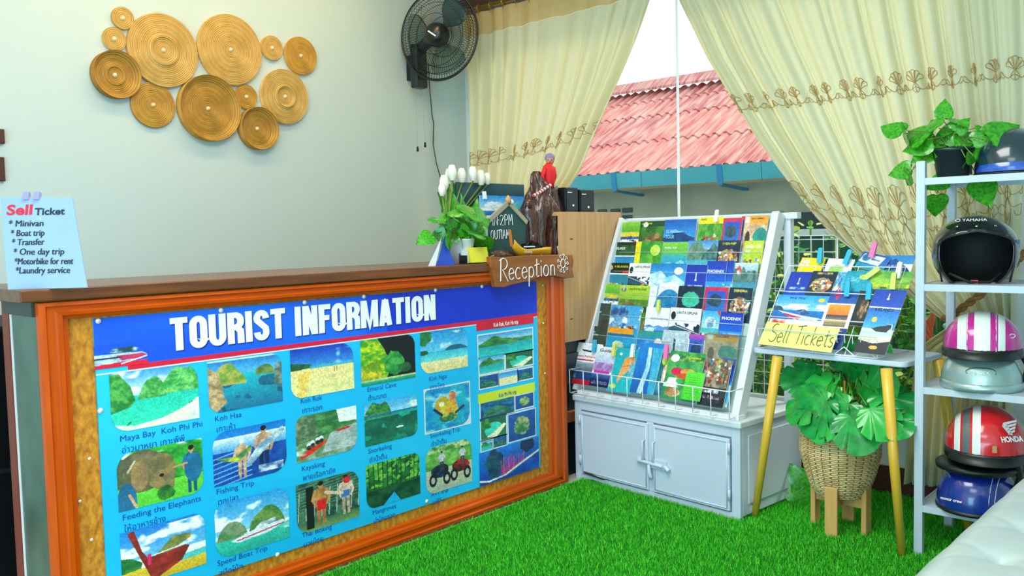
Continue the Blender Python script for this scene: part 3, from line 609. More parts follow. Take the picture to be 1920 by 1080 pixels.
# ------------------------------------------------------------------ reception counter
XF = -2.77; Y0, Y1 = .932, 3.42; ZT_ = 1.17
ct_ = thing('reception_counter', 'wooden reception counter with orange moulded frame around a particle board front', 'counter', (XF, (Y0+Y1)/2, 0)); T = Matrix.Translation(-ct_.location)
MB(T).box((XF-.55, Y0-.05, 1.132), (XF+.035, 2.96, ZT_)).box((XF-.55, 2.96, 1.132), (XF+.0, Y1-.01, ZT_)).build('worktop', M_counter, ct_, bevel=.004)
MB(T).box((XF-.03, Y0+.01, .01), (XF-.002, Y1-.01, 1.13)).build('front_panel', M_osb, ct_)
MB(T).box((XF-.5, Y1-.05, .02), (XF-.03, Y1-.02, 1.13)).build('end_panel', M_osb, ct_)
MB(T).box((XF-.205, Y0, .0), (XF-.002, Y0+.02, 1.085)).build('side_panel', M_marble, ct_)
MB(T).box((XF-.25, Y0-.01, 1.088), (XF-.0, Y0+.01, 1.132)).build('side_rail', mat('dark_grey_wood', '35403c', .5), ct_)
MB(T).box((XF-.213, Y0-.004, 0), (XF-.205, Y0+.02, 1.085)).build('edge_strip', M_whmetal, ct_)
MB(T).box((XF-.27, Y0-.008, 0), (XF-.213, Y0+.05, 1.132)).build('corner_post', mat('red_brown_wood', '7a2a14', .45), ct_)
MB(T).box((XF-.55, Y0+.2, 0), (XF-.27, Y0+.22, 1.1)).build('dark_opening_sheet', M_blackm, ct_)  # black sheet standing in for the shade inside the opening
prof = [(0, 0), (0, .026), (.018, .030), (.024, .022), (.045, .022), (.050, .028), (.066, .026), (.072, .014), (.086, .012), (.09, 0)]
def frame_side(p0, p1, inn, wscale, i0, i1):
    """moulding from p0 to p1 in the (y,z) plane, inn = inward direction, mitred by i0/i1"""
    p0 = Vector(p0); p1 = Vector(p1); d = (p1-p0).normalized(); inn = Vector(inn); vs = []
    for p, s_, on in ((p0, 1, i0), (p1, -1, i1)):
        for w_, h_ in prof: vs.append((XF+h_, p.x+(inn.x*w_*wscale)+d.x*s_*w_*on, p.y+inn.y*w_*wscale+d.y*s_*w_*on))
    n = len(prof); return MB(T).add(vs, [(i, i+1, n+i+1, n+i) for i in range(n-1)]+[tuple(range(n)), tuple(range(2*n-1, n-1, -1))], False)
ZF0, ZF1 = .012, 1.128
frame_side((Y0, ZF1), (Y1, ZF1), (0, -1), .62, 1, 1).build('frame_rail', M_orange, ct_)
frame_side((Y0, ZF0), (Y1, ZF0), (0, 1), .80, 1, 1).build('frame_rail', M_orange, ct_)
M_or2 = mat('orange_stained_wood_upright', 'cc5400', .38, col2='b44200', scale=6, stretch=(14, 14, 1), coat=.08, spec=.25, sharp=.3)
MATS['orange_stained_wood'].node_tree.nodes['Mapping'].inputs['Scale'].default_value = (14, 1, 14)
frame_side((Y0, ZF0), (Y0, ZF1), (1, 0), 1.0, .8, .62).build('frame_stile', M_or2, ct_)
frame_side((Y1, ZF0), (Y1, ZF1), (-1, 0), 1.25, .8, .62).build('frame_stile', M_or2, ct_)
MB(T).box((XF-.03, Y1, 0), (XF, Y1+.04, .71)).build('end_trim', M_or2, ct_)
sc_ = MB(T).mesh('x')
for (px, py) in ((130, 990), (150, 940), (168, 860), (172, 1012), (1018, 535), (1019, 606), (1030, 776), (1035, 885), (1022, 700)):
    q = P(px, py, 0, XF)
    o = MB().lathe([(.005, 0), (.0045, .002), (.0005, .003)], 8, axis=Matrix(((0, 0, 1), (0, 1, 0), (1, 0, 0)))).build('white_screw', M_whmetal, ct_); o.location = Vector((XF-.001, q.y, q.z))-ct_.location
cb_ = thing('dark_filler_box', 'black box added to make the space dark behind the left end of the counter', 'cabinet', (-3.62, 1.35, 0))  # black box added to give the darkness behind the counter
MB().box((-.28, -.5, .02), (.28, .5, 1.02)).build('body', M_blackm, cb_, bevel=.01); MB().box((.28, -.48, .05), (.29, .48, .5)).build('door', M_black, cb_); MB().box((.28, -.48, .52), (.29, .48, 1.0)).build('filler_front', M_black, cb_)  # door and front only dress the added box
# ------------------------------------------------------------------ banner
BX = XF+.004
BY0, BY1, BZ0, BZ1 = 1.096, 3.23, .130, 1.0665
bn = thing('tourist_information_banner', 'blue printed vinyl banner reading TOURIST INFORMATION, screwed to the counter front', 'banner', (BX, BY0, BZ0)); Tb = Matrix.Translation(-bn.location)
k = K(240, 150, '12b4ee', 3); k.put(k.Y > -1, '10b6f0', '22c4f8', 3); k.g('0a3fd8', '0a58e8', 0, .172); k.put((k.Y < .172) & (k.X > .55), '0a46dc', '0a30c8', 2); k.put((k.Y < .172) & (k.X < .5), '0a50e4', '1470f4', 2)
def bmap(x0, y0, x1, y1, lift=0):
    return lambda U, V: (np.full(U.shape, BX+lift-bn.location.x), (x0+(x1-x0)*U)-bn.location.y, (y1+(y0-y1)*V)-bn.location.z)
MB(Tb).box((XF-.001, BY0, BZ0), (BX-.0008, BY1, BZ1)).build('vinyl_sheet', mat('blue_vinyl', '18b0ea', .5), bn)
painted('printed_ground', k, bmap(BY0, BZ0, BY1, BZ1), bn, M_vinyl, grain=.12)
MB(Tb).box((BX, BY0+.1, .892), (BX+.0008, BY1, .908)).build('red_line', mat('print_red', 'e01238', .5), bn)
MB(Tb).box((BX, BY0, .887), (BX+.0010, BY1, .891)).build('white_line', M_white, bn)
T_navy = mat('print_navy', '1444a4', .5); T_white = mat('print_white', 'f6f8fa', .5); T_red = mat('print_red', 'e01238', .5); T_yel = mat('print_yellow', 'd6e62a', .5); T_black = mat('print_black', '14181c', .5)
a_ = P(320, 655, 0, BX); b_ = P(817, 608, 0, BX); hh_ = P(320, 600, 0, BX).z-a_.z
a2 = P(536, 637, 0, BX); a3 = P(553, 633, 0, BX)
for (s_, p0, p1) in (('TOURIST', a_, a2), ('INFORMATION', a3, b_)):
    for nm_, m_, dy_, dz_, lf in (('lettering_shadow', mat('banner_shadow', '0a2a90', .5), .004, -.004, .0010), ('lettering', T_white, 0, 0, .0016)):
        lm_ = MB(); block(s_, lm_, Vector((lf, p0.y+dy_-BY0, .936+dz_-BZ0)), (0, 1, 0), (0, 0, 1), .111, p1.y-p0.y); lm_.build(nm_, m_, bn)
for (s_, p0, p1) in ():
    text(s_, .142, mat('banner_shadow', '0a2a90', .5), bn, Vector((0, p0.y+.004, .932))-Vector((0, BY0, BZ0)), (0, 1, 0), (0, 0, 1), bold=.045, width=p1.y-p0.y, lift=.0009, name='lettering_shadow')
    text(s_, .142, T_white, bn, Vector((0, p0.y, .936))-Vector((0, BY0, BZ0)), (0, 1, 0), (0, 0, 1), bold=.045, width=p1.y-p0.y, lift=.0016)
def photo(px0, py0, px1, py1, k, rad=(0, 0, 0, 0), border=False, lift=.0014, shapefn=None):
    a = P(px0, py0, 0, BX); b = P(px1, py1, 0, BX); asp = (b.y-a.y)/(a.z-b.z)
    if border: MB(Tb).box((BX+.0006, a.y-.006, b.z-.006), (BX+.0011, b.y+.006, a.z+.006)).build('photo_border', M_white, bn)
    painted('photo', k, bmap(a.y, b.z, b.y, a.z, lift), bn, M_vinyl, rad=tuple(rad)+(asp,) if any(rad) else None)
SB = ('4aa8ec', 'bfe4f8')
# row 1
k = K(150, 84, seed=1); k.g('3f9ae0', 'cfeaf8', 0, .4); k.cloud(0, .35, th=.42); k.g('20c8b0', '38e0b8', .42, 1); k.hill(.30, .62, .50, .34, '2f8f3f', '6fc06a', 14); k.hill(.52, 1.15, .46, .40, '2e9a4a', '7ccf70', 14); k.p([(0, .02), (.1, .02), (.22, .25), (.27, .5), (.22, .6), (0, .68)], '1c7a38', '5ab050', 12)
k.p([(0, .86), (.25, .93), (.55, .88), (.8, .76), (1, .6), (1, 1), (0, 1)], 'f2f0d8', 'd8f0d8', 3); k.line(.17, .9, .21, .86, .006, '304048'); k.line(.88, .7, .92, .67, .005, '405058'); photo(204, 702, 374, 783, k, (0, .3, 0, .3))
k = K(140, 84, seed=2); k.g('1a78c8', '58b8e8', 0, .3); k.g('18b8c8', '1a6e98', .3, 1); k.put((k.Y > .35) & (k.fb(4) > .52), '14506e', '1a6a88', 5); k.hill(.05, .5, .5, .36, 'b8b050', '6a9a40', 10); k.hill(.62, .9, .38, .22, '7a8f4a', '4a7040', 10); k.p([(0, .12), (.14, .25), (.2, .7), (.24, .82), (.1, .98), (0, 1)], 'd0b080', '94805a', 12); k.p([(.9, .25), (1, .15), (1, .7), (.88, .62)], '4a6a68', '8a9a88', 12)
k.rect(0, 0, 1, .03, 'c8ecf8'); photo(388, 679, 530, 752, k, (0, .25, 0, .25))
k = K(120, 78, seed=3); k.g('1238b8', '3a9ae0', 0, .42); k.cloud(.08, .4, '8cc8f0', .5); k.g('f0d890', 'ece8a0', .40, 1); k.p([(.12, .5), (.3, .45), (.22, 1), (.08, 1)], 'f2c860', 'f8dc80', 5); k.p([(0, .28), (.3, .34), (.34, .42), (0, .44)], '1c4a34', '2a6a40', 8); k.rect(.3, .385, 1, .43, '3fb0d0')
for xx in (.68, .72): k.line(xx, .45, xx, .56, .004, '604838')
photo(543, 657, 664, 728, k, (0, .3, 0, .25))
k = K(104, 84, '06141c', 4); k.p([(0, 0), (.3, 0), (.42, .25), (.5, .5), (.52, .75), (.4, 1), (0, 1)], 'c8d820', '3a9a28', 10); k.p([(0, .6), (.3, .45), (.4, .8), (.3, 1), (0, 1)], 'e8d030', '6a9a20', 9); k.e(.6, .58, .18, .28, '1c7a3a', '48b048', 9, .6); k.e(.8, .72, .12, .1, '2a6a3a', '104a30', 9, .5); k.rect(0, .88, 1, .93, 'c8c890'); k.g('20b888', '18806a', .92, 1); photo(675, 639, 779, 707, k, (0, .25, 0, 0))
k = K(92, 72, seed=5); k.g('1a88d0', '6ac8ec', 0, .5); k.cloud(.05, .45, 'b8e4f4', .52); k.g('28b8d8', '80dcd8', .5, .72); k.g('f0e0a8', 'e8d898', .72, 1); k.hill(.5, 1.0, .52, .12, '1c5a80', '2a7090', 9); k.e(.08, .12, .14, .2, '1c6a3c', '2e8a48', 9, .8); k.e(.05, .5, .1, .06, '1a5a40', None, 9, .8); photo(787, 624, 877, 687, k, (0, .25, 0, .3))
# row 2
k = K(144, 96, seed=6); k.put(k.Y > -1, '3cb838', '1c7a30', 6); k.g('6ad040', '58c83a', .62, 1); k.cloud(0, .1, 'ffffff', .5); k.e(.28, .38, .30, .36, '7d7250', '5c5a44', 8); k.e(.5, .45, .17, .32, '9a8050', '6c6444', 8); k.e(.25, .45, .10, .26, 'b08a58', '8c7450', 6); k.p([(.5, .55), (.66, .5), (.64, .8), (.5, .92), (.44, .8), (.56, .72)], '8a7c54', '706848', 8); k.line(.12, .35, .2, .18, .012, 'c8bc98'); k.e(.5, .52, .03, .03, '181814'); k.e(.54, .84, .11, .13, '1a5a2a', '3a8a30', 9, .4)
k.rect(0, .0, .06, .6, '5c6448', '4a5840'); k.person(.86, .95, .86, top='1f6f9c', legs='1f5f8c'); k.e(.88, .5, .11, .26, '2078a4', '1a6490', 5); k.line(.8, .4, .64, .43, .012, 'c8966a'); k.e(.1, .85, .11, .32, '2474a0', '1c5f8c', 5); k.line(.13, .75, .2, .98, .016, 'd8a880'); photo(217, 853, 382, 921, k, (.3, 0, .25, 0))
k = K(132, 100, seed=7); k.g('1470d0', '2090e0', 0, .2); k.g('e8f4f8', '2a90e0', .15, .45); k.put(k.Y > .4, '1458b8', '0c3c90', 6)
for i in range(7): k.line(0, .5+.09*i, .5, .38+.09*i, .008, '6ab0f0')
k.person(.38, .94, .72, skin='e8b890', top='e8b890', legs='e8b890', hair='e0e8f0'); k.person(.68, .92, .88, skin='c89878', top='d8a888', legs='14285c'); k.p([(.05, .5), (.3, .52), (.5, .36), (.52, .44), (.32, .62), (.12, .56)], 'd8d838', '3a7a50', 7); k.p([(.4, .72), (.6, .4), (.95, .12), (.98, .2), (.7, .5), (.48, .76)], 'd0e0e8', '6a98b8', 8); k.rect(.6, .78, .95, .92, 'e0eaf0', '3060a0', 9); photo(397, 813, 538, 880, k, (.3, 0, .3, 0))
k = K(120, 96, seed=8); k.put(k.Y > -1, '2a6a3c', '5a9a58', 8); k.p([(0, .1), (.3, .0), (.35, .5), (0, .6)], '8a9a80', '4a6a4a', 9); k.p([(.66, 0), (1, 0), (1, .32), (.7, .3)], 'eef4f0'); k.p([(0, .62), (.55, .5), (1, .38), (1, 1), (0, 1)], '5f8a60', '9ab0a0', 9); k.p([(.55, .5), (1, .38), (1, .9), (.4, .9)], 'b8c4c4', '90a8a4', 12); k.p([(.62, .46), (.9, .42), (.86, .48), (.68, .5)], 'd82838'); k.p([(.05, .88), (.2, .74), (.5, .62), (.46, .7), (.25, .86), (.08, .94)], 'f04818', 'd83020', 8)
for x_, y_ in ((.2, .66), (.26, .62), (.34, .58), (.4, .56)): k.e(x_, y_, .035, .045, 'f4f4f0'); k.e(x_, y_+.06, .035, .05, '202a30')
k.cloud(.7, .95, 'd8ecd8', .56); photo(553, 783, 670, 841, k, (.2, 0, .3, 0))
k = K(112, 96, seed=9); k.g('3aa8e8', '8ad4f0', 0, .3); k.g('18a890', '148a68', .32, 1); k.put((k.Y > .4) & (k.fb(5) > .5), '0c5a4c', '1a7a58', 6); k.hill(-.02, .5, .38, .38, '1c6a34', '5aa050', 12); k.rect(.0, .3, 1, .34, '2070a0'); k.cloud(.14, .28, 'f0f4e8', .5); k.e(.65, .7, .07, .02, 'e8f4f4'); photo(682, 758, 783, 814, k, (0, 0, .2, 0), border=False)
k = K(96, 96, seed=10); k.put(k.Y > -1, '1488d0', '18b0c8', 5); k.cloud(.0, 1, '90d8e8', .62); k.e(.38, .42, .16, .2, 'e8d030', 'c09828', 8, .3); k.e(.58, .56, .14, .24, 'f09030', 'd0d040', 8, .3); k.e(.6, .26, .09, .13, 'f0a860', 'c87048', 8, .3); k.e(.5, .74, .2, .1, '206a50', 'd0c030', 9, .4); k.line(.2, .5, .36, .66, .03, '183050'); k.line(.68, .66, .85, .54, .03, '184060'); k.e(.36, .4, .06, .06, 'f8f0c0'); photo(796, 733, 881, 792, k, (.1, 0, .3, 0), True)
# row 3
k = K(144, 100, seed=11); k.g('1a80e0', '6ac0f0', 0, .55); k.cloud(.05, .5, 'ffffff', .5); k.g('e8c838', 'd8b030', .72, 1); k.p([(.62, .7), (1, .66), (1, .78), (.6, .8)], '58c8c8'); k.p([(0, .46), (.12, .5), (.24, .62), (.22, .72), (0, .74)], '1c6a38', '3a8a40', 8); k.p([(.08, .05), (.16, .02), (.24, .42), (.3, .56), (.75, .52), (.8, .55), (.7, .78), (.42, .96), (.32, .9)], 'b03028', '7a2420', 7); k.p([(.4, .55), (.6, .3), (.82, .32), (.82, .4), (.56, .56)], 'a89a50', '6a7a40', 10); k.line(.34, .55, .76, .5, .008, 'e8e8e0'); k.rect(.3, .5, .34, .7, 'e02868'); photo(224, 1001, 387, 1056, k, (0, .25, 0, 0))
k = K(136, 90, seed=12); k.g('2a98e0', '8ad0f0', 0, .6); k.cloud(.08, .5, 'ffffff', .52); k.g('38c8b0', '28a898', .66, 1); k.hill(.02, .42, .70, .30, '4a8a48', '8a9a80', 12); k.hill(.44, .94, .68, .42, '3a7a3a', '7a9a50', 12); k.cloud(.66, .78, 'ffffff', .42); k.p([(.2, .74), (.5, .64), (.9, .6), (.96, .66), (.7, .76), (.3, .8)], 'f4f6fa', 'd8e4f0'); k.line(.28, .76, .92, .67, .008, 'c02860'); k.p([(.5, .64), (.6, .54), (.8, .52), (.84, .6)], '3a6a90', 'e8f0f4', 8); photo(401, 948, 543, 1007, k, (.2, .25, 0, .3))
k = K(120, 96, seed=13); k.put(k.Y > -1, '24483c', '4a7a60', 9)
for i in range(9): k.line(.05+i*.12, .2, .02+i*.12, .75, .008, 'a8c0a8'); k.line(0, .1+i*.06, 1, .0+i*.06, .006, '5f8a78')
k.g('3f6a4a', '80a060', .8, 1); k.rect(.15, .1, .27, .95, '0c1618'); k.person(.38, .92, .88, skin='c88a50', top='d0904c', legs='c88a50'); k.rect(.32, .42, .46, .62, 'e01c24'); k.person(.78, .85, .8, skin='e8c0a0', top='e8c8b0', legs='e8c8b0'); k.rect(.7, .36, .84, .5, '3a70c0'); k.line(.46, .3, .72, .4, .025, 'e8c8b0'); k.e(.8, .16, .06, .07, 'd82030'); photo(554, 911, 674, 967, k, (0, .25, 0, .3))
k = K(108, 96, seed=14); k.put(k.Y > -1, '2c7a34', '14502c', 8); k.put((k.Y < .55) & (k.fb(9) > .5), '7ac848', '3a9a38', 10)
for i in range(12): k.line(.05+i*.085, 0, .07+i*.08, .62, .007, '14382a')
k.put((k.Y > .6), '0e3a2a', '1c5a38', 6); k.p([(.3, 1), (.5, .76), (.62, 1)], '12b4ee'); photo(685, 874, 788, 925, k, (0, .2, 0, .25))
k = K(100, 90, seed=15); k.put(k.Y > -1, '4a9a3c', '88c860', 8); k.g('c8c8a8', 'a8b8a0', .5, 1); k.rect(0, 0, 1, .15, '3a7a30', 'c8e0a0')
for x_, c in ((.3, '2060c0'), (.75, 'd82030')):
    k.e(x_, .55, .19, .14, c, '18181c', 5, .3); k.e(x_-.15, .72, .08, .14, '181a1c'); k.e(x_+.14, .74, .08, .14, '181a1c'); k.e(x_-.15, .72, .04, .07, 'b8c0b8'); k.e(x_+.14, .74, .04, .07, 'b8c0b8'); k.person(x_+.04, .55, .42, top='d0d8e8', legs='404858')
photo(797, 843, 885, 902, k, (.25, .25, .0, .25))
def lab(px0, py0, px1, py1, m, s_):
    a = P(px0, py0, 0, BX); b = P(px1, py1, 0, BX); MB(Tb).box((BX+.0004, a.y, b.z), (BX+.0012, b.y, a.z)).build('caption_bar', m, bn)
    text(s_, .026, T_navy if m is T_yel else T_white, bn, Vector((0, (a.y+b.y)/2, b.z+.009))-Vector((0, BY0, BZ0)), (0, 1, 0), (0, 0, 1), 'CENTER', bold=.02, xs=.75, lift=.0016)
lab(893, 608, 1000, 606, T_red, 'Koh Rok, Koh Ha trip'); lab(896, 740, 1003, 733, T_yel, 'Koh Phi Phi trip')
def q_(seed, kind):
    k = K(56, 40, seed=seed)
    if kind == 'isle': k.g('3a98dc', 'b0dcf0', 0, .4); k.g('1a9ab0', '30c8c0', .4, 1); k.hill(0, .7, .55, .4, '1c6a38', '4a9a48', 9); k.hill(.5, 1.1, .5, .2, '2a7a48', '5aa060', 9)
    if kind == 'deep': k.g('1450a0', '0c3878', 0, 1); k.put(k.fb(4) > .52, '1a78a0', '0c5060', 6); k.hill(.05, .9, .9, .5, '1c5a4a', '3a8a6a', 8)
    if kind == 'sand': k.g('2a88d8', '70c0e8', 0, .45); k.g('f0dc9c', 'e8e0b0', .45, 1)
    if kind == 'bay': k.g('1c5a40', '2a7a50', 0, 1); k.e(.5, .6, .35, .35, '28c0b0', '40d8c0', 5); k.p([(.2, .9), (.5, .75), (.9, .4), (1, .5), (.6, 1)], 'f0e8c8'); k.hill(-.1, .4, .5, .5, '1c6a38', '4a9a48', 9)
    if kind == 'top': k.g('1458a8', '0c4890', 0, 1); k.e(.5, .5, .28, .32, '2a7a4a', 'b0b878', 6, .5)
    return k
photo(896, 630, 998.4, 654, q_(21, 'isle'), border=True); photo(898, 671, 945, 693, q_(22, 'isle'), border=True); photo(948, 665, 998.6, 682, q_(23, 'bay'), border=True)
photo(899, 706.6, 934, 722, q_(24, 'deep'), border=True); photo(935.6, 700, 970, 715, q_(25, 'sand'), border=True); photo(971, 694, 998.7, 708, q_(26, 'deep'), border=True)
photo(900.4, 757, 964, 772, q_(27, 'deep'), border=True); photo(966, 743, 1000, 760, q_(28, 'top'), border=True); photo(901, 788, 949, 813, q_(29, 'bay'), border=True)
photo(952.5, 778.5, 1003.6, 815, q_(30, 'top'), border=True); photo(902, 829, 923, 841, q_(31, 'isle'), border=True); photo(925, 822, 949.6, 833, q_(32, 'deep'), border=True)
k = K(110, 60, seed=33); k.g('1478d8', '0a3c9c', 0, 1); k.e(.25, .45, .14, .4, '0c3458', '1c5868', 8, .6); k.e(.8, .15, .12, .25, '0c3058', None, 8, .6)
for i in range(26):
    x_ = .35+.014*i; k.line(x_, .92, x_+.04*math.sin(i*2.1), .45+.12*math.sin(i*1.7), .006, 'e04878' if i % 2 else 'b03898')
k.p([(0, .82), (.15, .9), (.4, .86), (.7, .62), (1, .40), (1, 1), (0, 1)], 'e8e8d0'); k.p([(0, .87), (.15, .95), (.42, .9), (.72, .67), (1, .46), (1, 1), (0, 1)], '1058c0', '0a40a0', 3)
photo(898, 850, 1010.5, 876, k)
CAPS = [(224, 829, 'Maya Bay  Koh Phi Phi', 'อ่าวมาหยา เกาะพีพี', 378), (402, 791, 'Koh Haa', 'เกาะห้า', 452), (563, 757, 'Koh Rok', 'เกาะรอก', 603), (688, 735, 'Emeral Cave', 'ถ้ำมรกต', 742), (804, 715, 'Koh Ngai', 'เกาะไหง', 837),
        (229, 977, 'Feeding the Elephants', 'ให้อาหารช้าง', 376), (405, 928, 'Fishing Trip', 'ตกปลา', 475), (565, 884, 'Kayaking', 'พายเรือคายัค', 608), (690, 851, 'Snorkeling', 'ดำน้ำตื้น', 734), (806, 822, 'Snorkeling Trip', 'ดำน้ำตื้น', 862),
        (407, 1062, 'Speed Boat Trip', 'สปีดโบ้ท', 501), (566, 1009, 'Thai Boxing', 'มวยไทย', 622), (698, 966, 'Mangroves', 'ป่าโกงกาง', 742), (808, 932, 'AVT trip', 'เอทีวี', 840)]
for px, py, e_, th, pxe in CAPS:
    a = P(px, py, 0, BX); b = P(pxe, py-.2*(pxe-px), 0, BX); w_ = b.y-a.y
    text(e_, .028, T_navy, bn, Vector((0, a.y, a.z))-Vector((0, BY0, BZ0)), (0, 1, 0), (0, 0, 1), width=w_, bold=.0, lift=.0012, name='caption')
    text(th, .029, T_navy, bn, Vector((0, a.y+.004, a.z-.038))-Vector((0, BY0, BZ0)), (0, 1, 0), (0, 0, 1), xs=1.0, bold=.0, lift=.0012, name='caption')
k = K(90, 44, '1060e8', 41); k.g('0a50e0', '0a58e8'); k.p([(0, .42), (.45, .40), (.9, .44), (1, .58), (.85, .72), (.4, .8), (0, .84)], 'c8dcec', '8aa8c0', 4); k.p([(.4, .5), (.9, .5), (1, .58), (.85, .7), (.5, .72)], 'b02858', 'd03060', 4); k.p([(0, .55), (.5, .55), (.5, .6), (0, .62)], '183040'); k.p([(.28, .36), (.35, .2), (.7, .16), (.82, .26), (.78, .4)], '20484c', 'c8e8f0', 5); k.p([(0, .84), (.6, .78), (1, .8), (1, 1), (0, 1)], 'e01238'); k.line(.5, .86, .98, .64, .012, 'f4f8fc')
photo(175, 650, 277, 681, k, lift=.0016)
for px, py in ((414, 582), (571, 567), (682, 556), (816, 544), (903, 537), (188, 770), (520, 1040), (800, 940), (184, 602)):
    q = P(px, py, 0, BX); o = MB().lathe([(.009, 0), (.008, .003), (.0005, .005)], 10, axis=Matrix(((0, 0, 1), (0, 1, 0), (1, 0, 0)))).build('pin', mat('pearl_pin', 'e4dcd8', .3), bn); o.location = (.001, q.y-BY0, q.z-BZ0)
# ------------------------------------------------------------------ wooden reception sign
sx_ = XF+.05; pts = [(920, 481), (945, 482), (990, 479), (1030, 478), (1074, 477), (1076, 490), (1074, 505), (1077, 520), (1062, 522), (1040, 518), (1015, 518), (990, 528), (960, 534), (945, 539), (930, 539), (926, 520), (921, 500)]
sg = thing('reception_sign', 'live-edge wooden plank sign reading Reception hung over the counter corner', 'sign', P(998, 505, 0, sx_-.03))
S0 = sg.location.copy(); pl_ = [(P(a, b, 0, sx_).y-S0.y, P(a, b, 0, sx_).z-S0.z) for a, b in pts]
MB().prism(pl_, (0.0, 0, 0), (0, 1, 0), (0, 0, 1), .03).build('plank', mat('honey_wood', 'a86020', .45, col2='74400f', scale=7, stretch=(1, .5, 7), coat=.2), sg, bevel=.004)
hm_ = MB(); a = P(938, 527, 0, sx_+.004); hand('Reception', hm_, (.032, a.y-S0.y, a.z-S0.z), (0, 1, .02), (0, 0, 1), .104, .0024, .98)
hm_.build('lettering', T_white, sg)
sm_ = MB(); c = P(1056, 494, 0, sx_+.004); cy_, cz_ = c.y-S0.y, c.z-S0.z
sm_.tube([(.032, cy_+.018*math.cos(t/14*6.283), cz_+.022*math.sin(t/14*6.283)) for t in range(14)], .002, 4, True)
for i in range(9):
    t = i/9*6.283; y2, z2 = cy_+.036*math.cos(t), cz_+.04*math.sin(t); sm_.tube([(.032, cy_+.022*math.cos(t), cz_+.026*math.sin(t)), (.032, y2, z2)], .0016, 4)
    sm_.tube([(.032, y2+.008*math.cos(t+w), z2+.008*math.sin(t+w)) for w in (-1.6, -.8, 0, .8, 1.6)], .0016, 4)
sm_.build('sun_motif', T_white, sg)
# ------------------------------------------------------------------ sell ticket board
q1 = P(15, 543, 2, ZT_); q2 = P(163, 540, 2, ZT_)
tk = thing('ticket_sign', 'white upright sign board listing Sell Ticket services on the left end of the counter', 'sign', q1)
u_ = (q2-q1); u_.z = 0; wd = u_.length; u_.normalize(); nrm = Vector((u_.y, -u_.x, 0)); nrm = nrm if nrm.x > 0 else -nrm
top = Pp(135, 371, q2-Vector((0, 0, 0)), nrm.cross(Vector((0, 0, 1))).cross(nrm)) if False else None
# lean: board height measured along its edge, tilted back
tilt = R_(14); vdir = (Vector((0, 0, 1))*math.cos(tilt)-nrm*math.sin(tilt)).normalized(); pn = u_.cross(vdir)
tl = Pp(0, 370, q1, pn); tr_ = Pp(135, 371, q1, pn); hgt_ = (tr_-q1).dot(vdir); ur = (tr_-q1).dot(u_); ul = (tl-q1).dot(u_)
poly = [(0, 0), (wd, .002), (ur, hgt_), (min(ul, -.02), (tl-q1).dot(vdir))]
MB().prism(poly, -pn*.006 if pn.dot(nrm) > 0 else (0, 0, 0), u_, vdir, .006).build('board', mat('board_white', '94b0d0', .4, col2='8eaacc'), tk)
MB().beam(-nrm*.11+u_*.08, vdir*hgt_*.8+u_*.08-nrm*.01, .03, .004, u_).build('easel_back', mat('clear_acrylic_like', 'c8dce4', .2), tk)
for kx in (50, 70):
    c = Pp(kx, 368, q1, pn)-q1; MB().beam(c-vdir*.012, c+vdir*.012, .018, .012).build('purple_clip', mat('lilac_plastic', '9a96c4', .4), tk)
su = (tr_-q1-u_*wd); vsk = su.normalized()
def tkt(s_, px, py, pxe, size, m, bold, name='lettering'):
    a = Pp(px, py, q1, pn)-q1; b = Pp(pxe, py-1, q1, pn)-q1
    [text(s_, size, m, tk, a+(b-a).normalized()*dx_, (b-a), vdir, bold=bold, width=(b-a).length, lift=.001+dx_*.1, name=name) for dx_ in ((0,) if bold else (-.0009, .0009))]
T_dk = mat('ink_dark', '1e2c38', .5)
tkt('Sell', 12, 403, 60, .044, mat('ink_crimson', 'd8203c', .5), .03); tkt('Ticket', 65, 403, 122, .030, T_dk, .03)
for s_, a, b, c in (('* Minivan', 16, 425, 81), ('* Boat trip', 20, 443, 83), ('* Transfer', 22, 460, 83), ('* One day trip', 25, 478, 120), ('*Motorbike for rent', 27, 496, 137), ('*Laundry service', 29, 513, 131)): tkt(s_, a, b, c, .028, T_dk, 0)
# ------------------------------------------------------------------ things on the counter
def on(px, py, z=ZT_): return P(px, py, 2, z)
# tulips in a white vase
b = Vector((-2.98, 2.80, ZT_)); b = P(868, 492, 0, -2.98); b.z = ZT_
t = thing('tulip_vase', 'slim grey vase of white artificial tulips with long green leaves behind the green pot plant', 'vase', (b.x-.12, b.y+.02, ZT_)); B0 = t.location.copy()
MB().lathe([(.001, 0), (.04, 0), (.045, .02), (.035, .1), (.03, .16), (.036, .19), (.031, .19), (.028, .16), (.03, .02), (.001, .01)], 20).build('vase', mat('grey_ceramic', '5c6c74', .3), t)
for px, py, s_ in ((833, 348, 1.0), (843, 336, 1), (848, 329, 1), (866, 333, .95), (887, 330, .95), (902, 338, 1), (914, 337, .8), (829, 358, .8)):
    q = P(px, py, 0, B0.x+random.uniform(-.02, .03))-B0; q.z -= .025
    MB().tube([(0, 0, .1), (q.x*.2, q.y*.3, q.z*.6), (q.x, q.y, q.z)], .004, 5).build('stalk', M_stem, t)
    fl = MB()
    for kk in range(6):
        a = kk/6*6.283; rr = .0165*s_
        fl.grid(lambda u, v: (q.x+math.cos(a+(u-.5)*1.3)*rr*(.35+1.1*math.sin(math.pi*(.12+.74*v)))*(1-.1*(kk % 2)), q.y+math.sin(a+(u-.5)*1.3)*rr*(.35+1.1*math.sin(math.pi*(.12+.74*v)))*(1-.1*(kk % 2)), q.z+v*.078*s_-.006*(2*u-1)**2*v), 4, 6)
    fl.build('tulip_head', mat('tulip_white', 'f6f6ea', .5, trans=.15), t)
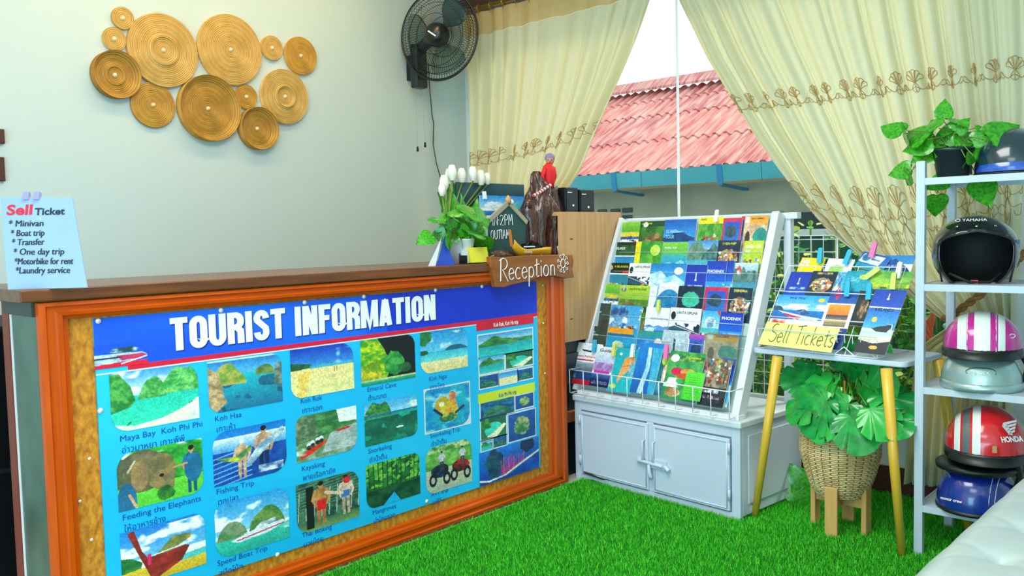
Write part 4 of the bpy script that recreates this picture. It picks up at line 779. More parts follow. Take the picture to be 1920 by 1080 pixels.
for px0, py0, px1, py1 in ((862, 420, 829, 360), (868, 425, 845, 345), (872, 425, 858, 340), (886, 420, 893, 345), (880, 425, 905, 350), (875, 430, 840, 375), (890, 430, 917, 352)):
    a = P(px0, py0+30, 0, B0.x)-B0; b_ = P(px1, py1, 0, B0.x)-B0; leaf('blade', t, a, b_-a, (1, -.3, .2), (b_-a).length)
# pothos in white pot on counter
def pothos(t, centre, spots, B0, seed, xd, m=None, ks=.92):
    rg = random.Random(seed)
    for (px, py, pxt, pyt, sz) in spots:
        a = P(px, py, xd[0], xd[1]+rg.uniform(-.05, .08))-B0; e = P(pxt, pyt, xd[0], xd[1]+rg.uniform(-.02, .06))-B0
        d = e-a; vw = (Vector(CAM)-(a+B0)).normalized(); n_ = (vw+Vector((rg.uniform(-.4, .4), rg.uniform(-.4, .4), rg.uniform(.1, .8)))).normalized()
        n_ = n_-d.normalized()*n_.dot(d.normalized()); leaf('heart', t, a+d*.1, d, n_, d.length*ks)
        c = Vector(centre); mid = c.lerp(a, .5)+Vector((0, 0, .03)); MB().tube([c, mid, a], .0022, 4).build('stem', M_stem, t)
pb = P(866, 494, 0, -2.86)
t = thing('potted_pothos', 'green leafy pothos in a white pot on the counter below the white tulips', 'potted plant', (-2.86, pb.y, ZT_)); B0 = t.location.copy()
MB().lathe([(.001, 0), (.045, 0), (.062, .11), (.066, .115), (.06, .115), (.055, .10), (.001, .10)], 24).build('pot', mat('white_ceramic', 'e4ecf0', .25), t)
sp_ = [(812, 440, 783, 455, 0), (822, 420, 812, 402, 0), (840, 415, 826, 395, 0), (850, 410, 860, 385, 0), (870, 405, 902, 388, 0), (885, 425, 922, 410, 0), (835, 440, 850, 468, 0), (865, 450, 868, 466, 0), (880, 440, 905, 432, 0), (895, 425, 905, 460, 0), (845, 430, 822, 445, 0), (860, 425, 885, 440, 0), (850, 430, 838, 400, 0),
       (900, 445, 918, 468, 0), (875, 415, 862, 440, 0), (830, 425, 845, 450, 0), (890, 400, 916, 402, 0), (820, 452, 830, 420, 0), (858, 440, 838, 458, 0), (872, 435, 895, 415, 0), (840, 405, 862, 412, 0), (845, 452, 832, 470, 0)]
pothos(t, (0, 0, .11), sp_, B0, 5, (0, -2.84))
# folded menu, card box
a = on(815, 497); b = on(855, 497)
t = thing('table_tent_card', 'small folded blue and white card standing beside the white plant pot', 'card', P(835, 496, 0, -2.80)); t.location.z = ZT_
MB().add([(0, -.055, 0), (.03, .03, 0), (.0, 0, .13), (-.05, .0, 0)], [(0, 1, 2), (1, 3, 2), (3, 0, 2), (0, 3, 1)], False).build('card', mat('card_blue', '2448b0', .4), t)
MB().add([(-.01, -.095, 0), (.0, -.06, 0), (.002, -.02, .125), (-.04, -.06, 0)], [(0, 1, 2), (1, 3, 2), (3, 0, 2), (0, 3, 1)], False).build('white_card', mat('card_white', 'dfe6ec', .4), t)
c = P(898, 493, 0, -2.775); t = thing('business_card_box', 'small clear box of yellow cards beside the wooden reception sign', 'card box', (-2.80, c.y, ZT_))
MB().box((-.03, -.075, 0), (.022, .075, .004)).box((-.03, -.075, .004), (-.027, .075, .05)).box((-.027, -.075, .004), (.022, -.072, .04)).build('box', glassmat('clear_plastic', 'dceeee', .3), t)
MB().beam((.022, -.005, .006), (.012, -.005, .075), .001, .09, (0, 1, 0)).add([(.024, -.04, .005), (.024, .07, .005), (.010, .07, .075), (.010, -.04, .075), (-.02, -.04, .005), (-.02, .07, .005), (-.022, .07, .07), (-.022, -.04, .07)], [(0, 1, 2, 3), (4, 7, 6, 5), (3, 2, 6, 7), (0, 3, 7, 4), (1, 5, 6, 2)], False).build('cards', mat('card_yellow', 'e8e03a', .4), t)
MB().box((-.02, -.07, .004), (.0, -.042, .062)).build('white_cards', mat('card_white', 'dfe6ec', .4), t)
# dark display screen behind
def slab_px(name, label, cat, pxs, x, m, th=.02, part='panel', group=None):
    ps = [P(a, b, 0, x) for a, b in pxs]; zb = ps[-1]
    t = thing(name, label, cat, (x, min(p.y for p in ps), min(p.z for p in ps))); o = t.location
    MB().prism([(p.y-o.y, p.z-o.z) for p in ps], (-th, 0, 0), (0, 1, 0), (0, 0, 1), th).build(part, m, t, bevel=.003)
    return t
t = slab_px('computer_monitor', 'dark teal back of a computer monitor standing behind the tulips', 'monitor', ((852, 470), (985, 470), (983, 346), (858, 341)), -3.12, M_teal); o = t.location
MB().box((-.05, .22, ZT_-o.z), (-.021, .28, .1)).build('stand', M_teal, t)
t = thing('desk_brochure', 'blue sea brochure clipped upright behind the chalkboard house', 'brochure', P(900, 470, 0, -3.06)); t.location.z = ZT_; o = t.location.copy()
a = P(900, 366, 0, -3.06)-o; b = P(987, 402, 0, -3.06)-o
MB().box((-.006, a.y, 0), (-.001, b.y, a.z)).build('acrylic_holder', mat('pale_acrylic', 'b8d8e4', .2), t)
k = K(80, 60, seed=51); k.g('2a90e0', 'a8dcf4', 0, .5); k.e(.3, .4, .2, .15, 'f0f6fa', 'c8e4f4', 7, .5); k.g('2888d8', '1c70c0', .62, .8); k.g('e8eef4', 'd0e0e8', .8, 1); k.e(.85, .45, .1, .2, '48c0d0')
painted('cover', k, lambda U, V: (0*U, a.y+(b.y-a.y)*U, a.z+(b.z-.03-a.z)*V), t)
MB().beam((.006, a.y+.03, a.z-.02), (.0, a.y+.03, a.z+.02), .02, .01).build('clear_clip', M_whmetal, t)
# chalkboard house
X_ = -2.90; ps = [(918, 452), (986, 452), (986, 416), (953, 380), (918, 412)]
t = thing('chalkboard_sign', 'small house-shaped chalkboard with white hand lettering on the counter', 'chalkboard', P(952, 470, 0, X_)); t.location.z = ZT_; o = t.location.copy()
pp = [(P(a, b, 0, X_).y-o.y, P(a, b, 0, X_).z-o.z) for a, b in ps]; pp[0] = (pp[0][0], 0); pp[1] = (pp[1][0], 0)
MB().prism(pp, (-.012, 0, 0), (0, 1, 0), (0, 0, 1), .012).build('board', mat('chalkboard_green', '1f4a48', .7), t)
rp = [pp[4], pp[3], pp[2]]
MB().beam((.0, pp[4][0]-.006, pp[4][1]-.004), (.0, pp[3][0], pp[3][1]), .022, .012, (1, 0, 0)).beam((.0, pp[3][0], pp[3][1]), (.0, pp[2][0]+.006, pp[2][1]-.004), .022, .012, (1, 0, 0)).build('roof_strip', mat('grey_wood', 'a49a84', .6), t)
w_ = MB(); a = P(923, 423, 0, X_)-o; hand('IN-2PM', w_, (.002, a.y, a.z), (0, 1, 0.02), (0, 0, 1), .052, .0016, .95); a = P(920, 449, 0, X_)-o; hand('OUT1AM', w_, (.002, a.y, a.z), (0, 1, .02), (0, 0, 1), .045, .0016, .85); w_.build('lettering', T_white, t)
MB().lathe([(.001, 0), (.014, .004), (.016, .02), (.009, .034), (.001, .042)], 12, c=(0, pp[3][0], pp[3][1]-.004)).build('bird_ornament', mat('tan_ornament', 'c89a68', .6), t)
MB().lathe([(.001, 0), (.010, .002), (.011, .014), (.001, .024)], 12, c=(.004, pp[3][0]+.022, pp[3][1]-.006)).build('white_ornament', M_white, t)
# driftwood stump
X_ = -2.93; t = thing('driftwood_stump', 'glossy dark brown driftwood stump standing upright on the counter corner', 'driftwood', P(1020, 470, 0, X_)); t.location.z = ZT_; o = t.location.copy()
dm = mat('varnished_driftwood', '24100a', .25, col2='5a2c20', scale=14, stretch=(3, 3, .5), coat=.6, bump=1.0, bscale=22)
rows = [(456, 988, 1046), (440, 987, 1047), (420, 986, 1050), (405, 985, 1052), (392, 984, 1048), (380, 988, 1044), (365, 992, 1038), (350, 997, 1036), (338, 998, 1024), (326, 998, 1014), (321, 1001, 1010)]
vs = []; nn_ = 44; rg = random.Random(3)
for j, (py, l, r) in enumerate(rows):
    a = P(l, py, 0, X_)-o; b = P(r, py, 0, X_)-o; cy_ = (a.y+b.y)/2; ry = (b.y-a.y)/2
    for i in range(nn_):
        tt = i/nn_*6.283; k_ = 1+.14*math.sin(5*tt+j*.5)+.10*math.sin(9*tt+j*.35)+rg.uniform(-.09, .09); vs.append((.65*ry*math.cos(tt)*k_, cy_+ry*math.sin(tt)*k_, max(0, a.z) if j else 0))
MB().add(vs, [(j*nn_+i, j*nn_+(i+1) % nn_, (j+1)*nn_+(i+1) % nn_, (j+1)*nn_+i) for j in range(len(rows)-1) for i in range(nn_)]+[tuple(range((len(rows)-1)*nn_, len(rows)*nn_))], True).build('trunk', dm, t)
def kn(px, py, x_, r, h_): 
    c = P(px, py, 0, x_)-o; return MB().tube([c-Vector((0, 0, h_)), c, c+Vector((0, .004, h_*.8))], [r, r*.9, r*.3], 8)
kn(990, 380, X_+.02, .022, .03).build('knot', dm, t); kn(1047, 405, X_+.02, .018, .04).build('knot', dm, t); kn(1040, 440, X_+.04, .03, .05).build('root', mat('dark_red_bark', '6a2028', .4), t); kn(1000, 445, X_+.04, .025, .05).build('root', dm, t)
# striped rope and figurine sitting on the stump
fg = thing('climber_figurine', 'small figurine in a red top and lilac cap perched on the driftwood stump', 'figurine', P(1030, 352, 0, X_+.0)); o = fg.location.copy()
def F(px, py, dx=0): return P(px, py, 0, X_+.03+dx)-o
fr = mat('red_felt', 'e0161c', .7); fs_ = mat('figure_skin', 'd08868', .6)
MB().tube([F(1030, 352), F(1030, 340), F(1029, 325), F(1028, 312), F(1029, 307)], [.024, .030, .033, .028, .014], 12).build('torso', fr, fg)
MB().tube([F(1022, 316), F(1017, 330), F(1022, 343)], [.013, .012, .009], 8).tube([F(1037, 314), F(1040, 330), F(1036, 345)], [.013, .012, .009], 8).build('sleeve', fr, fg)
hd = F(1031, 300, .0)
MB().lathe([(.001, -.028), (.014, -.024), (.022, -.008), (.023, .006), (.018, .02), (.001, .028)], 16, c=hd).build('head', fs_, fg)
MB().lathe([(.026, .002), (.027, .012), (.022, .026), (.012, .034), (.001, .037)], 16, c=hd+Vector((-.003, .003, 0))).build('cap', mat('lilac_cloth', '8878a0', .7), fg)
vw = (Vector(CAM)-(o+hd)).normalized(); sd = vw.cross(Vector((0, 0, 1))).normalized()
for s_ in (-1, 1): MB().lathe([(.001, -.003), (.003, 0), (.001, .003)], 8, c=hd+vw*.021+sd*.008*s_+Vector((0, 0, .0))).build('eye', M_black, fg)
MB().tube([hd+vw*.022+Vector((0, 0, -.004)), hd+vw*.028+Vector((0, 0, -.008))], [.003, .004], 6).build('nose', fs_, fg)
MB().beam(hd+vw*.02-sd*.006+Vector((0, 0, -.015)), hd+vw*.02+sd*.006+Vector((0, 0, -.015)), .002, .002).build('mouth', mat('mouth_red', '7a2020', .5), fg)
MB().tube([F(1024, 345), F(1019, 352)], [.008, .006], 8).tube([F(1036, 346), F(1030, 350)], [.008, .006], 8).build('hand', fs_, fg)
MB().tube([F(1030, 352), F(1034, 365, .01), F(1036, 380, .01)], [.02, .014, .01], 8).tube([F(1026, 352), F(1024, 366, .015), F(1026, 376, .02)], [.018, .013, .01], 8).build('leg', mat('figure_trousers', '2a2420', .7), fg)
rp_ = [F(998, 368, .03), F(1010, 362, .03), F(1020, 355, .03), F(1032, 347, .03)]
t = thing('striped_rope', 'short red and white striped rope tied round the top of the stump', 'rope', rp_[0]+o); rr_ = [p-rp_[0] for p in rp_]
for i in range(14):
    a = i/14*3; j = min(2, int(a)); p0 = rr_[j].lerp(rr_[j+1], a-j); a2_ = (i+1)/14*3; j2 = min(2, int(a2_-1e-6)); p1 = rr_[j2].lerp(rr_[j2+1], a2_-j2)
    MB().tube([p0, p1], .0085, 8).build('stripe', mat('rope_red', 'b83048', .6) if i % 2 == 0 else mat('rope_white', 'e8e0dc', .6), t)
# wooden boat model and low driftwood
X_ = -2.83
t = thing('driftwood_piece', 'low dark flat driftwood piece lying under the toy boat', 'driftwood', P(940, 485, 0, X_-.02)); t.location.z = ZT_; o = t.location.copy()
a = P(916, 470, 0, X_)-o; b = P(975, 470, 0, X_)-o
MB().tube([(0, a.y, .012), (0.01, a.y*.5, .028), (0, 0, .03), (-.01, b.y*.6, .026), (0, b.y, .012)], [.012, .03, .028, .026, .01], 10).build('wood', dm, t)
bt = thing('toy_longtail_boat', 'yellow toy longtail boat on a small orange stand behind the reception sign', 'model boat', P(998, 472, 0, X_)); bt.location.z = ZT_+.004; o = bt.location.copy()
A_ = P(960, 447, 0, X_)-o; E_ = P(1031, 458, 0, X_)-o
def hull(u, v):
    L_ = E_.y-A_.y; y_ = A_.y+L_*u; w_ = .028*math.sin(math.pi*min(1, .12+u*.8))**.7; top_ = .05+.055*max(0, 1-u*3.2)**2+.012*u; bot = .018+.05*max(0, 1-u*4)**2; ang = (v-.5)*2
    return (w_*math.sin(ang*1.45)*1.1, y_, top_-(top_-bot)*math.cos(ang*1.5))
MB().grid(hull, 20, 10).build('hull', mat('boat_yellow', 'e0a818', .4), bt, solid=.003)
MB().beam((0, A_.y-.004, .07), (0, A_.y-.016, .15), .008, .012, (1, 0, 0)).build('prow', mat('boat_orange', 'd07830', .5), bt)
k_ = MB()
for i in range(14): yy = A_.y+.05+i*.012; k_.box((-.015+.004*(i % 3), yy, .045), (.015, yy+.008, .062+.006*(i % 4)))
k_.build('cargo', M_black, bt); MB().box((.024, A_.y+.06, .062), (.028, A_.y+.14, .067)).build('canopy_rail', M_whmetal, bt)
so_ = mat('boat_stand_orange', 'c86428', .5)
for yy in (-.035, .045): MB().beam((.02, yy, .022), (.03, yy-.012, -.003), .008, .006, (1, 0, 0)).beam((-.02, yy, .022), (-.03, yy-.012, -.003), .008, .006, (1, 0, 0)).build('stand_leg', so_, bt)
MB().box((-.004, -.05, .012), (.004, .05, .018)).build('stand_bar', so_, bt)
text('Amazing', .018, T_white, bt, (.031, A_.y+.05, .034), (0, 1, 0), (0, 0, 1), lift=.002)
t = thing('white_cup', 'small white cup standing right of the toy boat', 'cup', P(1052, 470, 0, -2.84)); t.location.z = ZT_
MB().lathe([(.001, 0), (.024, 0), (.032, .065), (.029, .065), (.022, .006), (.001, .006)], 20).build('cup', M_white, t); MB().lathe([(.001, .085), (.015, .078), (.026, .062), (.001, .06)], 12).build('sponge', mat('tan_ornament', 'c89a68', .6), t)
t = thing('white_mug', 'white bowl partly hidden behind the toy boat', 'bowl', P(1032, 470, 0, -2.90)); t.location.z = ZT_
MB().lathe([(.001, 0), (.03, 0), (.045, .05), (.042, .05), (.028, .006), (.001, .006)], 20).build('bowl', M_white, t)
# tall wood-grain desk unit behind the counter end
ox = XF-.02; t = thing('desk_hutch', 'pale wood-grain desk unit standing between the counter and the brochure rack', 'desk unit', (ox-.3, 3.75, 0)); o = t.location.copy()
lm = mat('laminate_oak', 'd0a074', .4, col2='b48456', scale=4, stretch=(14, 14, .6), sharp=.3); T = Matrix.Translation(-o)
zt2 = P(1056, 397, 0, ox).z; zb2 = P(1056, 643, 0, ox).z; ye = 4.0
MB(T).box((ox-.02, 3.46, zb2), (ox, ye, zt2)).build('side_panel', lm, t)
MB(T).box((ox-.6, 3.46, zt2-.02), (ox-.02, ye, zt2)).build('top_panel', lm, t); MB(T).box((ox-.6, 3.46, zb2), (ox-.02, ye, zb2+.02)).build('lower_shelf', lm, t)
MB(T).box((ox-.6, 3.50, .0), (ox-.05, ye, zb2)).build('dark_box_below', mat('navy_black', '0e2028', .4), t)  # dark box filling the space below the lower shelf
MB(T).box((ox-.045, 3.52, .5), (ox-.035, ye, .66)).build('dark_box_front', mat('blue_black', '14303c', .35), t)
MB(T).box((ox-.05, 3.46, .30), (ox-.01, ye, .35)).build('foot_rail', mat('brown_rail', '8a4a24', .5), t)
for (px, py) in ((1071, 448), (1071, 598)): 
    q = P(px, py, 0, ox); MB(T).box((ox, q.y-.01, q.z-.002), (ox+.002, q.y+.01, q.z+.002)).build('slot', M_blackm, t)
for i, (p0, p1, lab) in enumerate(((1040, 1086, 'black desk speaker on the desk unit, left one of the pair'), (1089, 1116, 'black desk speaker on the desk unit, right one beside the window'))):
    y0 = P(p0+22 if i == 0 else p0, 399, 0, ox-.05).y; y1 = P(p1, 399, 0, ox-.05).y; zt3 = P(p1, 352 if i == 0 else 356, 0, ox-.05).z
    t = thing('desk_speaker', lab, 'speaker', (ox-.12, (y0+y1)/2, zt2)); w2 = (y1-y0)/2
    MB().box((-.09, -w2, 0), (.065, w2, zt3-zt2)).build('case', M_black, t, bevel=.004)
    MB().box((.065, -w2+.008, .01), (.069, w2-.008, zt3-zt2-.01)).build('grille', mat('speaker_grille', '15282e', .6), t)
    MB().box((.069, -w2+.014, zt3-zt2-.028), (.0705, -w2+.05, zt3-zt2-.024)).build('badge_line', T_white, t); MB().box((.069, -.0, zt3-zt2-.1), (.0705, .012, zt3-zt2-.09)).build('badge', T_white, t)
# ------------------------------------------------------------------ cover pictures
def art(kind, seed, w=46, h=60):
    k = K(w, h, seed=seed)
    if kind == 'green_people': k.g('8cc83a', '3a9a38', 0, .4); k.rect(0, .28, 1, .42, 'e8d040', '90c030', 5); k.crowd(.42, .95, seed); k.rect(0, .42, 1, .5, '2878b8', '184080')
    elif kind == 'otter': k.put(k.Y > -1, '2a5a2c', '4a8a30', 5); k.rect(0, 0, 1, .16, '8cc83a' if seed % 2 else '1c4a30'); k.e(.25, .1, .1, .07, 'f0f4e8'); k.e(.62, .52, .32, .13, '9a7a4c', '6a5034', 6); k.e(.75, .42, .1, .08, 'a88858'); k.e(.35, .62, .25, .1, 'b09060', '70583a', 6)
    elif kind == 'island_blue': k.g('1258b8', '38a8e8', 0, .6); k.p([(0, .5), (.25, .42), (.5, .28), (.78, .44), (1, .5), (1, .6), (0, .6)], '0c3a70', '14508a', 6); k.g('1a80d0', '1060b0', .6, 1); k.rect(.2, .3, .75, .36, '88c8f0', '3a88d0', 12)
    elif kind == 'yellow_jungle': k.put(k.Y > -1, '3a8a34', '6ab040', 7); k.rect(0, 0, 1, .17, 'f0e028'); k.crowd(.45, .95, seed)
    elif kind == 'red_island': k.put(k.Y > -1, 'e0305c', 'c82850', 4); k.g('3050c0', '2a90c8', .1, 1, .1, .92); k.e(.45, .35, .3, .16, '1a3c58', '3a5a60', 6, .4); k.e(.55, .75, .3, .14, '30b890', '208868', 6, .5); k.e(.4, .9, .12, .06, 'f09868')
    elif kind == 'climber': k.g('f09828', 'f0a840', 0, .2); k.put(k.Y > .2, 'c89878', 'e0c8a8', 6); k.e(.72, .5, .3, .2, '28a898', '188078', 6, .3); k.e(.2, .55, .1, .18, '3a2c24'); k.e(.55, .88, .3, .1, '1c5a90', 'e8f0f0', 8, .5); k.rect(.04, .03, .22, .17, 'f4f0e8')
    elif kind == 'dark4': k.g('122a20', '1c4a30', 0, .35); k.put((k.Y > .1) & (k.Y < .4), '1a4a2a', '2c6a3a', 7); k.g('1c7ab0', '38b8d8', .42, .8); k.g('c8c088', '209ac8', .8, 1)
    elif kind == 'leaf': k.put(k.Y > -1, '2a8a34', '48a840', 5); k.rect(0, 0, .22, 1, 'e8e028'); k.e(.75, .25, .17, .15, 'b8e048', 'd8f070', 4); k.p([(.3, .9), (.5, .3), (.95, .6), (.8, 1)], '6ac038', '3a9a30', 5)
    elif kind == 'sea_green': k.g('8ac840', '58b858', 0, .35); k.g('38b0b8', '2080c8', .35, 1); k.cloud(.5, 1, '88d8e8', .55)
    elif kind == 'boat_white': k.g('3a88d0', 'a8d0e8', 0, .3); k.hill(-.1, .8, .5, .4, '4a7a68', '7a9a88', 8); k.hill(.5, 1.2, .5, .35, '2c5a60', '5a8a80', 8); k.g('38a8c8', 'e8d8a0', .5, 1); k.e(.5, .75, .3, .05, 'b03028'); k.line(.25, .7, .75, .72, .02, '402820')
    elif kind == 'group': k.put(k.Y > -1, '14304c', '0c2438', 5); k.e(.5, .48, .4, .25, 'c8a070', '80603c', 8, .3); k.crowd(.3, .65, seed, .12, .88); k.rect(.2, .05, .8, .12, 'c8b068', '14304c', 14)
    elif kind == 'yellow_green': k.g('c8d838', '98b830', 0, 1); k.crowd(.5, .95, seed); k.rect(.1, .1, .9, .2, 'f0f0b0', 'c8d838', 12)
    elif kind == 'black4': k.g('101418', '1c2818', 0, .3); k.e(.2, .14, .1, .07, 'c8a850'); k.rect(.75, .22, 1, .3, 'd82828'); k.g('1c7a98', '28b0b8', .34, 1); k.crowd(.6, .75, seed, .2, .9)
    elif kind == 'zip': k.put(k.Y > -1, 'f0f4f4'); k.put((k.Y > .38) & (k.fb(4)+k.Y*.6 > .72), '1c3c5c', '14284a', 5); k.p([(0, .5), (.3, .42), (1, .6), (1, 1), (0, 1)], '1a3858', '2c5870', 6); k.line(0, .4, 1, .62, .01, 'c8d0d0'); k.e(.72, .68, .1, .1, 'd8a060', '804828', 8); k.e(.3, .72, .18, .12, '2a6a58', '1c4a40', 6); k.e(.12, .2, .08, .1, '1c2830')
    elif kind == 'wave': k.g('1878c8', '48b8e8', 0, .5); k.p([(0, .3), (.3, .2), (.5, .38), (.7, .3), (1, .5), (1, .62), (.6, .5), (.3, .6), (0, .5)], 'e8f4fa', '8ad0f0', 6); k.g('1068b8', '0c58a8', .68, 1); k.cloud(.5, 1, '88c8f0', .58); k.e(.8, .2, .12, .1, 'f0e8d8'); k.e(.15, .75, .08, .06, 'e8a858')
    elif kind == 'deep4': k.g('1434a8', '1848c0', 0, 1); k.line(.5, .22, .5, .4, .015, 'e8f0f8'); k.e(.5, .42, .05, .03, 'e8f0f8'); k.rect(.15, .55, .85, .62, 'a8c8e8', '1840b0', 12)
    elif kind == 'phoenix': k.g('1438b0', '1a60d0', 0, .5); k.g('2a98e0', '68c8f0', .5, 1); k.cloud(.55, 1, 'c8e8f8', .55); k.e(.2, .7, .12, .09, 'e8f0f4', '3070c0', 9)
    elif kind == 'boat_red': k.g('c8dce4', '6a98a8', 0, .5); k.hill(-.1, .6, .5, .4, '3a6868', '5a8880', 8); k.hill(.4, 1.1, .5, .35, '2c5860', '6a9088', 8); k.e(.2, .2, .1, .12, 'c83838', 'f0f0f0', 6); k.g('3890a8', '68b0b8', .5, .86); k.e(.5, .7, .34, .05, 'a82828'); k.rect(0, .88, 1, 1, 'e02838')
    elif kind == 'eleph_green': k.g('b8d838', '88b838', 0, .4); k.put(k.Y > .4, '4a7a34', '7aa048', 7); k.e(.35, .62, .25, .14, '8a7450', '6a5840', 6); k.e(.75, .7, .22, .12, 'a88a58', '806840', 6); k.e(.14, .12, .09, .08, 'f0f4f0', '405040', 8)
    elif kind == 'white_arc': k.g('e8f0f4', 'f0f4f4'); k.e(.7, .7, .5, .62, '2a98c8', '1868a8', 6); k.line(.3, .0, .25, 1, .02, '40a8c8'); k.e(.55, .9, .1, .06, '60c8a0')
    elif kind == 'map': k.put(k.Y > -1, '0c2438', '123a50', 6); k.e(.5, .35, .34, .2, '28a888', '40c0a0', 5, .4); k.e(.5, .35, .38, .27, '28a888', None) if 0 else None; k.e(.6, .8, .3, .12, '1858a0', '2a88c8', 6, .4)
    elif kind == 'elephants': k.put(k.Y > -1, '2c3834', '3c4c40', 4); k.put((k.Y > .5), '4a6a3c', '2c3c2c', 6); k.e(.65, .75, .35, .28, '5a4440', '3a2c2c', 5, .2); k.p([(0, .55), (.25, .5), (.2, 1), (0, 1)], '6a9a48', '3c6a30', 6)
    elif kind == 'splash': k.g('38a0d8', '68c0e0', 0, 1); k.e(.3, .4, .35, .4, '205090', '78b8e0', 6); k.p([(0, .6), (.35, .56), (.5, .8), (0, .85)], 'e8b088', 'd08868', 4); k.cloud(.1, 1, 'f0f8fa', .5); k.crowd(.55, .9, seed, .45, .9)
    elif kind == 'enviro': k.put(k.Y > -1, 'f0f2f6'); k.p([(0, .48), (.2, .44), (.4, .48), (.6, .44), (.8, .48), (1, .45), (1, .6), (0, .6)], '3878c8', '5898d8', 4); k.g('2070c0', '48a8e0', .58, 1); k.cloud(.5, .7, 'c8e4f4', .5)
    elif kind == 'beach': k.g('38a8e0', 'a8dcec', 0, .45); k.g('40b8c8', 'e8c890', .45, 1); k.e(.5, .3, .3, .14, 'e8f0f0', '6898b8', 8); k.crowd(.6, .9, seed); k.p([(.8, 0), (1, 0), (1, .15)], 'e02838')
    elif kind == 'seamap': k.put(k.Y > -1, '1c98c8', '28a8d0', 4); k.rect(0, 0, .85, .2, 'f0a020'); k.rect(0, .16, .9, .22, '1a6aa8'); k.e(.4, .5, .2, .14, 'd8e8d0', '98c8a0', 6, .5); k.e(.65, .6, .1, .06, 'e0e8c0')
    elif kind == 'dolphin': k.g('2a9a80', '2888c8', 0, .3); k.put(k.Y > .25, '1878c8', '38a0e0', 4); k.p([(.1, .5), (.3, .3), (.7, .32), (.9, .5), (.5, .44), (.3, .6)], 'e8f4f8', '1858a8', 5); k.e(.85, .3, .15, .12, 'e8c8a8', 'f0e8e0', 5); k.p([(0, .7), (1, .6), (1, 1), (0, 1)], '1468b8', '68c0ec', 5)
    elif kind == 'silver': k.g('b8ccd4', '98b0bc', 0, 1); k.put(k.fb(8) > .55, 'd0dee4', 'a8bcc8', 9); k.p([(.42, .2), (.5, .25), (.5, .7), (.44, .8)], '1c4a58')
    elif kind == 'purple': k.g('c850a8', '8848b8', 0, .14); k.g('3858c0', '2898c8', .14, 1, .06, .94); k.e(.5, .4, .3, .18, '1a3c68', '2c4a70', 6, .4); k.e(.6, .75, .3, .12, '28b8b0', 'c888a8', 8, .5)
    elif kind == 'pakbara': k.g('f4f4f6', 'f4f4f6', 0, .4); k.p([(.3, .16), (.7, .18), (.65, .22), (.35, .2)], '202c38'); k.rect(.2, .4, .8, .43, 'd02840'); k.g('a8b8c8', '405868', .46, .7); k.g('1c4a80', '18407a', .7, .88); k.g('d02030', 'c01828', .88, 1); k.cloud(.5, .85, '7890a0', .55)
    elif kind == 'guide': k.g('f0f2f6', 'b8c8e0', 0, .4); k.put((k.Y > .4) & (k.Y < .62), '9870b8', 'c8a8d0', 6); k.rect(.1, .6, .9, .68, 'd838a8'); k.g('3878c0', '1c3c78', .68, .8); k.g('1a2c58', '101c40', .8, 1); k.rect(.1, .86, .9, .93, '8898c8', '1a2c58', 14)
    elif kind == 'turq': k.g('18a8b8', '20b8c0', 0, 1); k.p([(.5, .25), (.85, .1), (.95, .35), (.6, .6), (.4, .8), (.35, .72)], 'f09040', 'e8b070', 3); k.line(.5, .42, .8, .38, .01, 'a04820'); k.e(.3, .15, .06, .03, 'e8f0f0'); k.e(.25, .88, .13, .05, 'e0e048'); k.e(.85, .5, .1, .2, '88c8d8', '2890b0', 6, .4)
    elif kind == 'tallwave': k.g('1880d0', '1060b0', 0, 1); k.p([(.3, 1), (.45, .5), (.4, .1), (.55, .1), (.62, .5), (.5, 1)], '90d0f0', 'e8f4fa', 6); k.e(.75, .2, .1, .05, 'f0f4f4'); k.p([(.6, .1), (1, .1), (1, 1), (.75, 1)], '2898c8', '48b8d0', 5)
    elif kind == 'dive': k.put(k.Y > -1, '145868', '1c7888', 5); k.e(.5, .2, .3, .1, '58a858', 'c8d848', 6, .5); k.e(.5, .5, .12, .2, 'e8a878', 'f0f0f0', 8, .5); k.cloud(.6, 1, '3898a8', .5)
    elif kind == 'cook': k.put(k.Y > -1, '2a8a4a', '50b058', 5); k.rect(0, .08, 1, .2, '206840', '88b848', 10); k.e(.18, .15, .12, .08, 'f0f4f0'); k.e(.3, .42, .16, .08, 'd82050'); k.e(.62, .42, .22, .07, 'f0a060', 'e88040', 4); k.e(.6, .5, .3, .06, 'd05020'); k.e(.85, .5, .12, .06, '2858b0'); k.e(.3, .85, .22, .09, 'e8c090', 'a06838', 6, .3); k.cloud(.55, .75, 'f4f4f0', .5)
    elif kind == 'lime': k.g('58d838', '48c830', 0, 1); [k.rect(.2, .2+.08*i, .8, .22+.08*i, '2a9028') for i in range(8)]
    elif kind == 'collage': k.put(k.Y > -1, 'a89880', '504840', 8); k.crowd(0, .5, seed); k.cloud(.1, .4, 'e8ece8', .5); k.rect(0, .6, 1, 1, '14181c', '2c3438', 8); k.rect(.05, .66, .7, .72, 'e8e0e8', '504858', 14); k.rect(.1, .78, .8, .84, 'd8a8d8', '303038', 14)
    elif kind == 'speed': k.g('2898e0', '88ccf0', 0, .5); k.cloud(.3, .55, 'ffffff', .45); k.g('1878c8', '1060b0', .5, .8); k.hill(-.1, .2, .52, .15, '2c4a68', '3a6080', 6); k.p([(.1, .52), (.6, .66), (.95, .72), (.9, .82), (.5, .8), (.3, .68)], 'f4f4f8', 'c8d8e8', 5); k.p([(.18, .58), (.6, .72), (.55, .8), (.3, .68)], 'd02840'); k.p([(.45, .5), (.6, .44), (.75, .6), (.6, .64)], '2a5088', 'd8e8f4', 6); k.rect(0, .82, .32, 1, 'e02838', 'f0f0f0', 5); k.e(.88, .15, .06, .06, 'f0c830')
